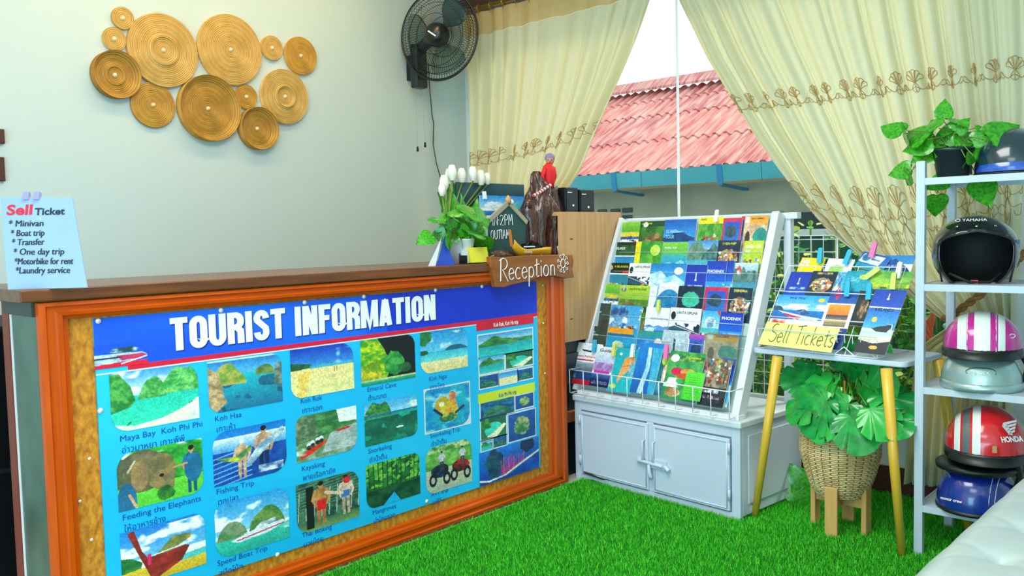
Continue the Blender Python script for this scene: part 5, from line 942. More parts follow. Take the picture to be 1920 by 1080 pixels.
    elif kind == 'sunset': k.g('1c4898', '2460b0', 0, .22); k.line(.2, .08, .4, .08, .03, 'e02858'); k.line(.3, .02, .3, .14, .04, 'e02858'); k.g('f0a038', 'e87830', .24, .42, .12, .88); k.g('3a3848', 'e8c890', .42, .58, .12, .88); k.g('e8c890', '706048', .5, .62, .12, .88); k.g('1c3c80', '14306c', .64, 1); [k.rect(.12, .68+.06*i, .85, .70+.06*i, 'c8d4e8', '1c3c80', 16) for i in range(4)]
    elif kind == 'islands_tall': k.g('1440a8', '1850c0', 0, .28); k.line(.5, .07, .5, .14, .012, 'f0f4f8'); k.e(.5, .15, .04, .015, 'f0f4f8'); k.g('1868c8', '48b0e8', .30, .62); k.e(.3, .48, .08, .04, 'e8c850'); k.p([(.3, .62), (.5, .58), (.95, .54), (.8, .66), (.5, .67)], '1c2c38'); k.line(.7, .64, .95, .52, .01, '283840'); k.g('a8dcec', 'f0e4c0', .66, .78); k.p([(0, .76), (.4, .78), (1, .72), (1, .8), (.5, .84), (0, .8)], 'f0e8c8'); k.p([(0, .80), (.5, .84), (1, .79), (1, 1), (0, 1)], '14202c'); k.e(.55, .9, .13, .03, 'f0b040')
    elif kind == 'whitecard': k.g('f0f2f0', 'e4e8e8'); k.e(.45, .65, .28, .3, '98c858', 'b8d880', 4)
    elif kind == 'ylwcard': k.g('f0dc10', 'e8d010'); k.rect(.05, .1, .4, .42, 'f4f0e0', 'e8c8a0', 6)
    elif kind == 'bluewhite': k.g('1858b0', '2888d0'); k.p([(.1, .1), (.85, .1), (.75, .65), (.02, .6)], 'dfe8f0'); k.e(.22, .32, .14, .22, '2a88b0', '1a6890', 5); k.rect(.0, .7, .9, .95, '20a8b8', '1888b0', 6); k.rect(.42, .3, .72, .4, '8090b0')
    elif kind == 'bluebig': k.g('2080c8', '3898d0', 0, .35); k.p([(0, .4), (.4, .12), (.85, .5), (1, .7), (1, 1), (0, 1)], '1c4890', '205aa8', 5); k.rect(.1, .55, .7, .9, '2a70b8', '1c4890', 12)
    elif kind == 'greenmap': k.put(k.Y > -1, '98c848', '58a848', 5); k.rect(0, .55, 1, .75, 'd8d838', '88b838', 9); k.rect(.3, .72, 1, .8, '206028', '98c848', 12); k.g('285038', '1c4030', .82, 1)
    elif kind == 'turqcard': k.g('1898b0', '20a8c0'); k.rect(.1, .2, .6, .5, '78c8d8', '1898b0', 10); k.e(.75, .25, .2, .1, 'c8d858'); 
    elif kind == 'darkcard': k.g('14303c', '0c2028'); k.e(.6, .5, .3, .3, 'b88868', '302c2c', 6, .5)
    return k
PAPER = mat('paper_edge', 'e4e6e2', .6)
def brochure(label, o, u, dn, w, h, kind, seed, title=None, tcol=None, tpos=.2, tsize=.016, th=.004, group=None, name='brochure', twidth=None, tx=.08):
    """o top-left corner (world), u along width, dn down; front faces the viewer"""
    o = Vector(o); u = Vector(u).normalized(); dn = Vector(dn).normalized(); nn = dn.cross(u).normalized()
    if nn.dot(Vector(CAM)-o) < 0: nn = -nn
    base = o+dn*h+u*(w/2); t = thing(name, label, 'brochure', base, group=group); b = base
    MB().add([o+u*a*w+dn*c*h-nn*d-b for d in (.0004, th) for a, c in ((0, 0), (1, 0), (1, 1), (0, 1))], [(0, 1, 2, 3), (7, 6, 5, 4), (0, 4, 5, 1), (1, 5, 6, 2), (2, 6, 7, 3), (3, 7, 4, 0)], False).build('pages', PAPER, t)
    W_ = max(30, min(130, int(w*560))); H_ = max(36, min(150, int(h*560)))
    k = art(kind, seed, W_, H_)
    painted('cover', k, lambda U, V: tuple((o[i]-b[i])+u[i]*w*U+dn[i]*h*V for i in range(3)), t)
    if title:
        for j, line in enumerate(title.split('|')):
            text(line, tsize, tcol or T_white, t, o-b+u*(w*tx)+dn*(h*tpos+j*tsize*1.15), u, -dn, bold=.02, xs=.8, lift=.0008, width=(twidth*w if twidth else None), name='title')
    return t
# ------------------------------------------------------------------ metal cabinet
rz = R_(-5.6); F0 = Vector((-2.776, 3.53, 0)); RZ = Matrix.Rotation(rz, 3, 'Z')
def w2l(p): return RZ.inverted() @ (Vector(p)-F0)
def l2w(p): return RZ @ Vector(p)+F0
CW, CD, CH = 1.006, .53, .452
mc = mat('cabinet_white_paint', 'cdd4e2', .35, col2='c2ccdc', scale=2, bump=.05, bscale=15)
cab = thing('metal_cabinet', 'low white painted metal cabinet with two doors and a bolt, under the brochure rack', 'cabinet', F0, rz)
MB().box((0, .02, .02), (CW, CD, CH-.03)).build('carcass', mc, cab, bevel=.004)
MB().box((-.006, -.012, CH-.03), (CW+.01, CD+.01, CH)).build('top_plate', mat('cabinet_top', 'd6dce2', .4, col2='cad4da', scale=3), cab, bevel=.006)
ff = MB().box((0, 0, .0), (.045, .02, CH-.03)).box((CW-.045, 0, 0), (CW, .02, CH-.03)).box((.045, 0, CH-.075), (CW-.045, .02, CH-.03)).box((.045, 0, 0), (CW-.045, .02, .035)).box((CW/2-.02, .0, .035), (CW/2+.02, .02, CH-.075))
ff.build('face_frame', mc, cab, bevel=.003)
MB().box((CW, .06, .07), (CW+.006, CD-.05, CH-.07)).build('side_panel', mc, cab, bevel=.003)
for i, (a, b) in enumerate(((.05, CW/2-.006), (CW/2+.024, CW-.05))):
    d = MB().box((a, -.010, .042), (b, .004, CH-.082)).build('door', mc, cab, bevel=.003)
    x_ = MB()
    for p, q in (((a+.012, .055), (b-.012, .055)), ((a+.012, CH-.095), (b-.012, CH-.095)), ((a+.012, .055), (a+.012, CH-.095)), ((b-.012, .055), (b-.012, CH-.095))): x_.tube([(p[0], -.011, p[1]), (q[0], -.011, q[1])], .003, 6)
    x_.build('bead', mc, d)
    hx = a-.002 if i == 0 else b+.002
    for zz in (.09, CH-.15): MB().tube([(hx, -.014, zz), (hx, -.014, zz+.05)], .006, 8).build('hinge', mc, d)
    gx = b-.02 if i == 0 else a+.012
    MB().tube([(gx, -.01, .19), (gx, -.028, .195), (gx, -.028, .285), (gx, -.01, .29)], .005, 8).build('handle', mc, d)
MB().tube([(CW/2-.06, -.022, .185), (CW/2+.09, -.022, .178)], .009, 10).box((CW/2-.07, -.02, .17), (CW/2-.03, -.01, .20)).box((CW/2+.02, -.02, .16), (CW/2+.11, -.01, .205)).tube([(CW/2+.10, -.02, .18), (CW/2+.13, -.024, .165)], .011, 8).build('bolt', mc, cab, bevel=.002)
MB().tube([(CW/2+.01, -.025, .175), (CW/2+.014, -.03, .15), (CW/2+.02, -.028, .12), (CW/2+.022, -.022, .105)], [.008, .01, .011, .007], 8).build('hasp', mc, cab)
MB().add([(.06, -.0115, .058), (.12, -.0115, .052), (.2, -.0115, .04), (.25, -.0115, .047), (.2, -.0115, .033), (.1, -.0115, .04), (.07, -.0115, .046)], [tuple(range(7))], False).add([(.03, -.001, .11), (.035, -.001, .15), (.04, -.001, .10), (.036, -.001, .07)], [(0, 1, 2, 3)], False).add([(.07, -.001, .01), (.12, -.001, .018), (.2, -.001, .012), (.15, -.001, .004)], [(0, 1, 2, 3)], False).build('rust_chip', mat('rust_dark', '3a3438', .8), cab)
# ------------------------------------------------------------------ brochure rack
rk = thing('brochure_rack', 'white slanted wooden and wire brochure rack standing on the metal cabinet', 'rack', F0+Vector((0, 0, CH)), rz); KO = rk.location.copy()
Q0 = l2w((0, .045, CH+.012)); DL = Vector((0, .40, .90)).normalized(); D_ = RZ @ DL; N_ = RZ @ Vector((0, -DL.z, DL.y))
def onrack(px, py, off=0): return w2l(Pp(px, py, Q0+N_*off, N_))
Ls = .99; ZR = Matrix.Translation((0, 0, -CH))
def RL(u, s, off=0): return Vector((u, .045, CH+.012))+DL*s+Vector((0, -DL.z, DL.y))*off
tl_ = onrack(1158, 405); trp = onrack(1462, 405); Ls = ((tl_.z+trp.z)/2-CH-.012)/DL.z
mr = M_white
MB(ZR).beam(RL(-.034, 0, -.01), RL(-.036, Ls, -.01), .024, .05, (0, 1, 0)).build('side_rail', mr, rk, bevel=.002)
MB(ZR).beam(RL(CW-.044, 0, -.01), RL(CW-.078, Ls, -.01), .038, .06, (0, 1, 0)).build('side_rail', mr, rk, bevel=.002)
yb = RL(0, Ls).y+.05
for uu in (-.034, CW-.058): MB(ZR).box((uu-.018, yb, CH), (uu+.018, yb+.035, RL(0, Ls).z)).build('back_post', mr, rk, bevel=.002)
MB(ZR).box((.0, yb-.01, RL(0, Ls).z-.03), (CW, yb+.03, RL(0, Ls).z)).build('cross_bar', mr, rk, bevel=.002); MB(ZR).box((0, .02, CH), (CW-.02, .07, CH+.02)).build('cross_bar', mr, rk, bevel=.002)
MB(ZR).add([RL(-.015, 0, -.035), RL(CW-.07, 0, -.035), RL(CW-.10, Ls, -.035), RL(-.015, Ls, -.035)], [(0, 1, 2, 3)], False).build('back_board', mat('rack_board', 'b8ccc8', .6), rk, solid=.006)
for i in (.25, .75): MB(ZR).lathe([(.008, 0), (.008, .004), (.001, .006)], 8, c=(CW+.002, yb+.01, CH+.9*i), axis=Matrix(((0, 0, 1), (0, 1, 0), (1, 0, 0)))).build('screw', M_chrome, rk)
# front wire basket
wb_ = MB(ZR); bt_, bb_ = .075, -.03
b0 = onrack(1075, 690); uL, uR = -.005, CW-.035; yf = -.028; zt_, zb_ = CH+.135, CH+.012
for zz in (zt_, zb_): wb_.tube([(uL, .09 if zz == zt_ else .05, zz), (uL, yf, zz), (uR, yf, zz), (uR, .09 if zz == zt_ else .05, zz)], .0028, 6)
for i in range(11):
    uu = uL+(uR-uL)*i/10; wb_.tube([(uu, yf, zt_), (uu, yf, zb_), (uu, .05, zb_)], .0024, 5)
wb_.build('wire_basket', M_whmetal, rk)
tiers = []
for py in (455, 490, 533, 573, 612): tiers.append(onrack(1150, py+6).z)
tw_ = MB(ZR)
for z_ in tiers:
    s_ = (z_-CH-.012)/DL.z; tw_.tube([RL(.0, s_-.035, -.008), RL(CW-.06, s_-.035, -.008)], .0011, 5)
tw_.build('wire_tier', M_whmetal, rk)
def zp(x, y): return 1050+x/2.572, 380+y/2.572
TA = R_(13)
def rb(x0, y0, x1, y1, kind, seed, label, title=None, tcol=None, tpos=.16, tsize=.016, off=0, extra=.07, front=False, twidth=None, tx=.08, dx=0):
    a = onrack(*zp(x0, y0), off); b = onrack(*zp(x1, y0+(x1-x0)*.045), off); c = onrack(*zp((x0+x1)/2, y1), off)
    w = max(.03, b.x-a.x); vis = (a.z-c.z)/math.cos(R_(24)); z_ = (a.z+b.z)/2
    s_ = (z_-CH-.012)/DL.z; p = RL(min(a.x, b.x), s_, off)
    if front: ang = R_(22); h = min(vis, (z_-(CH+.016))/math.cos(ang)); 
    else: ang = TA; h = vis+extra
    dn = Vector((0, -math.sin(ang), -math.cos(ang))); uvec = RZ @ Vector((1, 0, dx)); 
    return brochure(label, l2w(p), uvec, RZ @ dn, w, h, kind, seed, title, tcol, tpos, tsize, th=.005, twidth=twidth, tx=tx, group='brochures in the slanted rack')
T_org = mat('print_orange', 'f0a020', .5); T_lb = mat('print_pale_blue', '9ad0f4', .5)
R = [
 (265, 92, 388, 190, 'green_people', 11, 'green brochure with people in blue water at the left end of the top row'),
 (389, 86, 507, 187, 'otter', 12, 'dark green island brochure with otters, second in the top row', 'LANTA ISLAND', T_yel, .09, .013),
 (509, 78, 660, 182, 'island_blue', 13, 'blue brochure with a dark mountain island in the top row', 'ISLAND|TOUR', T_lb, .36, .026),
 (675, 68, 790, 182, 'yellow_jungle', 14, 'green brochure with a yellow header under the white clip, top row', 'JUNGLE', T_dk, .07, .012),
 (791, 72, 880, 182, 'red_island', 15, 'crimson-edged island brochure in the top row', None),
 (895, 60, 1006, 182, 'climber', 16, 'orange-headed climbing brochure at the right end of the top row', 'ROCK CLIMBING', T_dk, .09, .011, 0, .07, False, None, .3),
 (262, 188, 368, 286, 'dark4', 17, 'dark green 4 islands brochure at the left end of the second row', '4 ISLANDS', T_white, .22, .02),
 (369, 184, 497, 290, 'leaf', 18, 'green leaf brochure with a yellow spine strip in the second row', 'ISLANDS', T_dk, .9, .014),
 (500, 188, 620, 290, 'sea_green', 19, 'green to turquoise sea brochure in the middle of the second row', 'SNORKEL TOUR', T_white, .18, .013),
 (622, 180, 764, 294, 'boat_white', 20, 'brochure with a longtail boat on a sandy bay in the second row', None),
 (766, 180, 874, 287, 'group', 21, 'navy brochure with a group photo in the second row', 'TOURS', T_yel, .1, .01, 0, .07, False, .5, .25),
 (893, 182, 984, 285, 'yellow_green', 22, 'lime yellow brochure at the right end of the second row', 'LANTA|MAP', T_white, .2, .018),
 (228, 288, 336, 390, 'black4', 23, 'black and teal 4 islands brochure at the left end of the third row', '4 ISLANDS', T_yel, .13, .015, 0, .07, False, .6, .36),
 (338, 290, 440, 392, 'zip', 24, 'white zipline brochure second in the third row', 'LANTA ZIPLINE', T_dk, .13, .015, 0, .07, False, .7, .26),
 (441, 290, 611, 400, 'wave', 25, 'wide blue wave brochure in the third row', None),
 (614, 298, 712, 402, 'deep4', 26, 'plain deep blue 4 island brochure in the third row', '4 ISLAND', T_lb, .75, .014),
 (713, 280, 806, 405, 'phoenix', 27, 'royal blue brochure with a large white title in the third row', 'PHOENIX', T_white, .28, .02, 0, .07, False, .85, .06),
 (846, 288, 957, 400, 'boat_red', 29, 'brochure with limestone bay and red lower border at the right of the third row', None),
 (192, 390, 291, 492, 'green_people', 31, 'yellow-green brochure with bathers at the left end of the fourth row', None),
 (293, 396, 434, 502, 'eleph_green', 32, 'light green island brochure with brown animals in the fourth row', 'LANTA ISLAND', T_dk, .13, .014, 0, .07, False, .6, .3),
 (437, 400, 571, 510, 'white_arc', 33, 'white brochure with a round blue picture behind the yellow clip, fourth row', None),
 (576, 400, 699, 517, 'map', 34, 'dark navy brochure with a green island map in the fourth row', None),
 (704, 405, 814, 522, 'red_island', 36, 'pink-edged island brochure in the fourth row', None),
 (820, 408, 932, 530, 'group', 35, 'dark navy group photo brochure at the right end of the fourth row', 'TOURS', T_yel, .1, .01, 0, .07, False, .5, .25),
 (150, 482, 248, 602, 'elephants', 37, 'dark elephants brochure at the left end of the fifth row', 'LETTING|ELEPHANTS|CLEAR THE WAY', T_white, .12, .012),
 (250, 492, 396, 614, 'splash', 38, 'blue and white splashing water brochure in the fifth row', None),
 (418, 503, 532, 630, 'enviro', 39, 'white brochure with a blue wave band in the fifth row', 'ENVIRONMENTAL', T_navy, .3, .012, 0, .07, False, .75, .22),
 (535, 505, 684, 634, 'zip', 41, 'large white zipline brochure in the middle of the fifth row', 'LANTA ZIPLINE', T_dk, .15, .018, 0, .07, False, .66, .22),
 (690, 520, 774, 637, 'beach', 42, 'pale blue beach brochure with a red corner in the fifth row', None),
 (777, 527, 887, 642, 'phoenix', 43, 'royal blue brochure with a large white title in the fifth row', 'PHOENIX', T_white, .2, .02, 0, .07, False, .85, .06),
 (132, 594, 232, 702, 'elephants', 44, 'dark elephants brochure at the left end of the sixth row', 'LETTING|ELEPHANTS|CLEAR THE WAY', T_white, .12, .012),
 (233, 604, 376, 714, 'seamap', 45, 'turquoise map brochure with an orange header in the sixth row', None),
 (378, 617, 497, 732, 'dolphin', 46, 'blue dolphin wave brochure in the sixth row', None),
 (500, 614, 629, 734, 'silver', 47, 'silvery grey brochure in the middle of the sixth row', None),
 (624, 634, 704, 752, 'purple', 48, 'purple-topped island brochure in the sixth row', None)]
for r in R: rb(*r)
rb(806, 276, 843, 403, 'phoenix', 28, 'narrow slice of a royal blue brochure behind its twin in the third row', off=-.008)
rb(397, 500, 416, 612, 'otter', 40, 'narrow dark green brochure edge behind the splashing water brochure', off=-.008)
rb(878, 62, 894, 180, 'red_island', 50, 'thin red-edged brochure between the crimson and the orange ones, top row', off=-.008)
FR = [
 (72, 686, 205, 898, 'pakbara', 61, 'white and navy brochure with a red foot at the left end of the front basket', 'Speed Pakbara', T_red, .34, .013, .03, 0, True, .7, .14),
 (180, 708, 273, 912, 'guide', 62, 'narrow white and purple guide brochure second in the front basket', 'Guide', mat('ink_dark', '1e2c38', .5), .13, .024, .036, 0, True, .6, .15),
 (265, 712, 382, 936, 'turq', 63, 'turquoise brochure with an orange bag picture in the front basket', None, None, .2, .016, .032, 0, True),
 (386, 690, 500, 948, 'tallwave', 64, 'tall blue brochure with a white wave streak in the front basket', None, None, .2, .016, .040, 0, True),
 (484, 735, 562, 952, 'dive', 65, 'dark teal diving brochure behind the pink clip in the front basket', None, None, .2, .016, .028, 0, True),
 (530, 735, 702, 985, 'cook', 66, 'large green cooking class brochure in the front basket', 'Cooking', T_yel, .13, .016, .042, 0, True, .35, .55),
 (606, 840, 696, 985, 'lime', 67, 'small plain lime green flyer in the front basket', None, None, .2, .016, .055, 0, True),
 (704, 770, 830, 1012, 'collage', 68, 'black and brown photo collage brochure at the right end of the front basket', None, None, .2, .016, .040, 0, True),
 (705, 640, 862, 790, 'climber', 69, 'orange climbing brochure in a clear holder at the right end of the sixth row', 'ROCK CLIMBING', T_dk, .09, .012, .02, .03, False, None, .3),
 (780, 760, 850, 1000, 'phoenix', 70, 'bright blue brochure edge behind the photo collage brochure', None, None, .2, .016, .022, 0, True)]
for r in FR: rb(*r)
# clear holder
a = onrack(*zp(704, 632), .03); c = onrack(*zp(862, 785), .03)
t = thing('clear_brochure_holder', 'clear acrylic pocket in front of the orange climbing brochure', 'holder', l2w((a.x, a.y, c.z)), rz)
MB().add([Vector(p)-Vector((a.x, a.y, c.z)) for p in ((a.x, a.y-.004, a.z), (c.x, a.y-.004, a.z), (c.x, c.y-.012, c.z), (a.x, c.y-.012, c.z), (a.x, a.y+.03, a.z+.002), (c.x, a.y+.03, a.z+.002))], [(0, 1, 2, 3), (0, 4, 5, 1)], False).build('pocket', glassmat('clear_pocket', 'f0f8f8', .35), t, solid=.002)
# pegs
def pegmesh(m):
    b = MB()
    b.prism([(-.009, 0), (.009, 0), (.008, .05), (.004, .056), (-.004, .056), (-.008, .05)], (0, 0, 0), (1, 0, 0), (0, 0, 1), .003)
    b.prism([(-.008, .0), (.008, .0), (.007, .052), (-.007, .052)], (0, .012, .004), (1, 0, 0), (0, -.12, 1), .003)
    b.tube([(-.009, .006, .024), (.009, .006, .024)], .004, 6); me = b.mesh('peg'); me.materials.append(m); return me
PC = {'blue': '38b4d8', 'yellow': 'd8e070', 'white': 'eef2f0', 'pink': 'f078b8'}
PM = {k_: pegmesh(mat('peg_'+k_, v_, .35, col2=v_)) for k_, v_ in PC.items()}
def peg(colr, p, label, rot=0, s=1.0, yaw=0):
    o = bpy.data.objects.new('clip', PM[colr]); C.objects.link(o); o.location = p; o.rotation_euler = (R_(-12), rot, yaw); o.scale = (s, s, s); tag(o, label, 'clip', 'plastic clips on the brochures'); return o
for colr, x_, y_, off, lab_, s_ in (('blue', 160, 722, .045, 'sky blue clip on the white and navy brochure in the front basket', 1.2), ('yellow', 255, 740, .05, 'yellow clip on the narrow purple guide brochure', 1.2), ('white', 345, 745, .05, 'white clip on the turquoise front basket brochure', 1.2),
        ('pink', 507, 755, .055, 'pink clip on the dark teal diving brochure', 1.3), ('yellow', 470, 525, .016, 'yellow clip above the white environmental brochure', 1.1), ('white', 750, 92, .012, 'white clip on the yellow-headed brochure at the top of the rack', 1.1)):
    p = l2w(onrack(*zp(x_, y_), off)); peg(colr, p, lab_, 0, s_, rz)
# ------------------------------------------------------------------ wire grid by the window
ga = P(1372, 750, 1, 4.13); gb_ = P(1570, 441, 1, 4.13)
t = thing('wire_grid_panel', 'white wire grid panel standing in front of the window beside the rack', 'wire grid', (ga.x, 4.13, WZ0)); g = MB(); gw = gb_.x-ga.x; gh = gb_.z-WZ0
for i in range(int(gw/.062)+1): g.tube([(i*.062, 0, 0), (i*.062, 0, gh)], .0022, 4)
for i in range(int(gh/.062)+1): g.tube([(0, .003, i*.062+.005), (gw, .003, i*.062+.005)], .0022, 4)
g.tube([(0, 0, 0), (gw, 0, 0), (gw, 0, gh), (0, 0, gh)], .004, 6, True); g.build('wires', M_whmetal, t)
# ------------------------------------------------------------------ side table
zt = .765
c1 = P(1408, 652, 2, zt); c2 = P(1697, 680, 2, zt); c3 = P(1757, 661, 2, zt)
ex = (c2-c1).normalized(); Lx = (c2-c1).length; ey = Vector((-ex.y, ex.x, 0)); Ly = max(.36, abs((c3-c2).dot(ey)))
tz = math.atan2(ex.y, ex.x); TO = c1+ex*Lx/2+ey*Ly/2; TO.z = 0
tbl = thing('side_table', 'small white-topped table with splayed yellow wooden legs', 'table', TO, tz); RT_ = Matrix.Rotation(tz, 3, 'Z')
def t2l(p): return RT_.inverted() @ (Vector(p)-TO)
def rr(w, d, r, n=6):
    o = []
    for cx_, cy_, a0 in ((w/2-r, d/2-r, 0), (-w/2+r, d/2-r, 90), (-w/2+r, -d/2+r, 180), (w/2-r, -d/2+r, 270)): o += arc(cx_, cy_, r, a0, a0+90, n)
    return o
MB().prism(rr(Lx, Ly, .035), (0, 0, zt-.022), (1, 0, 0), (0, 1, 0), .022).build('tabletop', mat('table_white', 'ccd6e6', .3, col2='c2cee0'), tbl, bevel=.004)
yl = mat('yellow_wood', 'e6bc3c', .4, col2='dba92e', scale=6, stretch=(8, 8, .6), coat=.2)
for (ax, ay), (bx, by) in (((1458, 668), (1415, 972)), ((1662, 690), (1691, 1046)), ((1506, 672), (None, None)), ((1697, 690), (None, None))):
    if bx: top_ = t2l(P(ax, ay, 2, zt-.02)); bot = t2l(P(bx, by, 2, 0))
    else:
        top_ = t2l(P(ax, ay, 2, zt-.02)); top_ = Vector((top_.x, Ly/2-.06, 0)); bot = Vector((top_.x+(-.07 if ax < 1600 else .09), Ly/2+.04, 0))
    top_.z = zt-.022; bot.z = 0.006
    MB().tube([bot, bot.lerp(top_, .5), top_], [.015, .019, .022], 16).build('leg', yl, tbl)
# wire display on the table
def dz(x, y): return 1380+x/3.857, 440+y/3.857
wy = -Ly/2+.03; tray = thing('wire_brochure_stand', 'white wire brochure stand standing on the side table', 'wire stand', l2w((0, 0, 0))*0+TO+Vector((0, 0, zt)), tz)
w_ = MB(); xl, xr = -Lx/2+.03, Lx/2-.12; yf_, yb_ = -Ly/2+.012, Ly/2-.06; Hh = .36
w_.tube([(xl, yf_, .004), (xr, yf_, .004), (xr, yb_, .004), (xl, yb_, .004)], .003, 6, True)
w_.tube([(xl, yf_, .004), (xl, yb_-.03, Hh), (xr, yb_-.03, Hh), (xr, yf_, .004)], .003, 6)
nzg = 12
zz_ = [(xl+(xr-xl)*i/nzg, yf_-.002, .004+(.035 if i % 2 else 0)) for i in range(nzg+1)]; w_.tube(zz_, .0028, 5)
w_.tube([(xl, yf_-.002, .09), (xr, yf_-.002, .09)], .0026, 5)
for i in range(17): xx = xl+(xr-xl)*i/16; w_.tube([(xx, yf_+.003, .055), (xx, yf_-.001, .09)], .0018, 4)
for tier in (.14, .25):
    yy = yf_+(yb_-.03-yf_)*tier/Hh
    w_.tube([(xl, yy, tier), (xr, yy, tier)], .0022, 5); w_.tube([(xl, yy-.04, tier), (xr, yy-.04, tier)], .0022, 5)
for i in range(9): xx = xl+(xr-xl)*i/8; w_.tube([(xx, yf_, .004), (xx, yb_-.03, Hh)], .0018, 4)
w_.tube([(xr, yf_+.05, .05), (xr+.03, yf_+.03, .05), (xr+.05, yf_+.03, .14), (xr+.02, yf_+.05, .14), (xr, yf_+.08, .12)], .0025, 5)
w_.build('wire_frame', M_whmetal, tray)
# brochures of the table: plane leaning back like the stand
TN = (RT_ @ Vector((0, -Hh, yb_-.03-yf_))).normalized(); TQ = TO+RT_ @ Vector((0, yf_, 0))+Vector((0, 0, zt+.004))
def tb_(quad, kind, seed, label, off=.01, title=None, tcol=None, tpos=.2, tsize=.016, zoom=dz, hmin=0, twidth=None, tx=.1, th=.003, name='brochure'):
    """quad: tl, tr, bl in zoom pixels"""
    q = TQ+TN*off; tl, tr, bl = [Pp(*zoom(*p), q, TN) for p in quad]; u = tr-tl; w = u.length; u.normalize(); d = bl-tl; d -= u*d.dot(u)*.0; h = d.length
    dn = (bl-tl).normalized(); dn = (dn-u*dn.dot(u)).normalized(); h = (bl-tl).dot(dn)
    return brochure(label, tl, u, dn, w, max(h, hmin), kind, seed, title, tcol, tpos, tsize, th=th, group='brochures on the side table', twidth=twidth, tx=tx, name=name)
tb_([(480, 165), (650, 172), (470, 300)], 'ylwcard', 71, 'yellow leaflet with a blue clip at the back left of the side table', -.004)
tb_([(672, 170), (862, 180), (660, 300)], 'whitecard', 72, 'white leaflet with a green circle behind the side table group', -.004)
tb_([(925, 120), (1120, 165), (890, 240)], 'bluewhite', 73, 'tilted blue and white leaflet with a pink clip on the side table', -.002)
tb_([(1075, 150), (1300, 150), (1060, 330)], 'bluebig', 74, 'large blue leaflet at the back right of the side table', -.012, 'BIG BLUE', T_lb, .5, .02)
tb_([(1000, 255), (1290, 270), (985, 420)], 'greenmap', 75, 'yellow-green map leaflet with a white clip on the side table', 0)
tb_([(400, 268), (560, 270), (370, 470)], 'deep4', 76, 'royal blue 4 islands leaflet at the left of the middle row on the side table', .004, '4 ISLANDS', T_lb, .75, .013, twidth=.6)
tb_([(560, 262), (742, 268), (530, 470)], 'group', 77, 'dark group photo leaflet in the middle row on the side table', .006)
tb_([(745, 270), (810, 272), (740, 450)], 'splash', 78, 'narrow leaflet with small figures beside the turquoise one on the side table', .003)
tb_([(808, 262), (990, 262), (770, 440)], 'turqcard', 79, 'turquoise leaflet in the middle row on the side table', .005)
tb_([(312, 432), (676, 445), (290, 650)], 'speed', 80, 'wide blue brochure with a red and white speedboat on the side table', .018, 'PHI PHI', T_navy, .14, .016, twidth=.3, tx=.25)
tb_([(688, 405), (895, 412), (690, 830)], 'sunset', 81, 'tall navy brochure with a red cross and orange sunset on the side table', .016)
tb_([(898, 405), (1000, 410), (880, 660)], 'darkcard', 82, 'dark leaflet under a blue clip right of the sunset brochure', .014)
tb_([(1012, 392), (1240, 405), (875, 850)], 'islands_tall', 83, 'large tilted blue brochure with a boat and beach at the front right of the table', .034, '4 ISLANDS', T_dk, .345, .022, twidth=.6, tx=.2)
t = tb_([(225, 628), (752, 680), (180, 792)], 'lime', 84, 'yellow handwritten card reading Sell Tickets on the front of the wire stand', .04, name='sell_tickets_card', th=.002)
t['category'] = 'card'; del t['group']
for ch in t.children:
    if ch.name.startswith('cover'):
        at = ch.data.color_attributes['Col']; kk = K(40, 20, seed=9); n_ = len(at.data); base = lin(hexc('e4e480')); arr = np.ones((n_, 4), 'f'); arr[:, :3] = base; at.data.foreach_set('color', arr.ravel())
q = TQ+TN*.0425; s0 = Pp(*dz(228, 770), q, TN); s1 = Pp(*dz(700, 815), q, TN); u = (s1-s0).normalized(); v = -(TN.cross(u)); v = v if v.z > 0 else -v
hb = MB(Matrix.Translation(-t.location)); sc_h = .075; wl = hand('Sell Tickets', MB(), (0, 0, 0), (1, 0, 0), (0, 0, 1), 1, .001)
hand('Sell Tickets', hb, s0, u, v, (s1-s0).length/wl, .0014, 1.0); 
# taller letters: stretch along v
o_ = hb.build('lettering', mat('pencil_grey', '5f6440', .6), t)
for vtx in o_.data.vertices:
    p = vtx.co+t.location-s0; k_ = p.dot(v); vtx.co += v*k_*.45
for colr, x_, y_, off, lab_, yaw in (('blue', 600, 205, .012, 'sky blue clip on the yellow leaflet at the back of the table', 0), ('blue', 785, 215, .012, 'sky blue clip on the white leaflet at the back of the table', .3), ('pink', 975, 165, .012, 'pink clip on the tilted blue and white leaflet', .2),
        ('white', 1165, 315, .012, 'white clip on the yellow-green map leaflet', .1), ('yellow', 1132, 395, .04, 'yellow-green clip at the top of the large tilted brochure', 0), ('blue', 800, 448, .024, 'sky blue clip on the tall sunset brochure', 0), ('blue', 955, 470, .024, 'sky blue clip on the dark leaflet of the side table', 0), ('yellow', 935, 312, .014, 'small yellow clip on the turquoise leaflet', .9)):
    p = Pp(*dz(x_, y_), TQ+TN*off, TN); peg(colr, p, lab_, yaw, 1.25, tz)
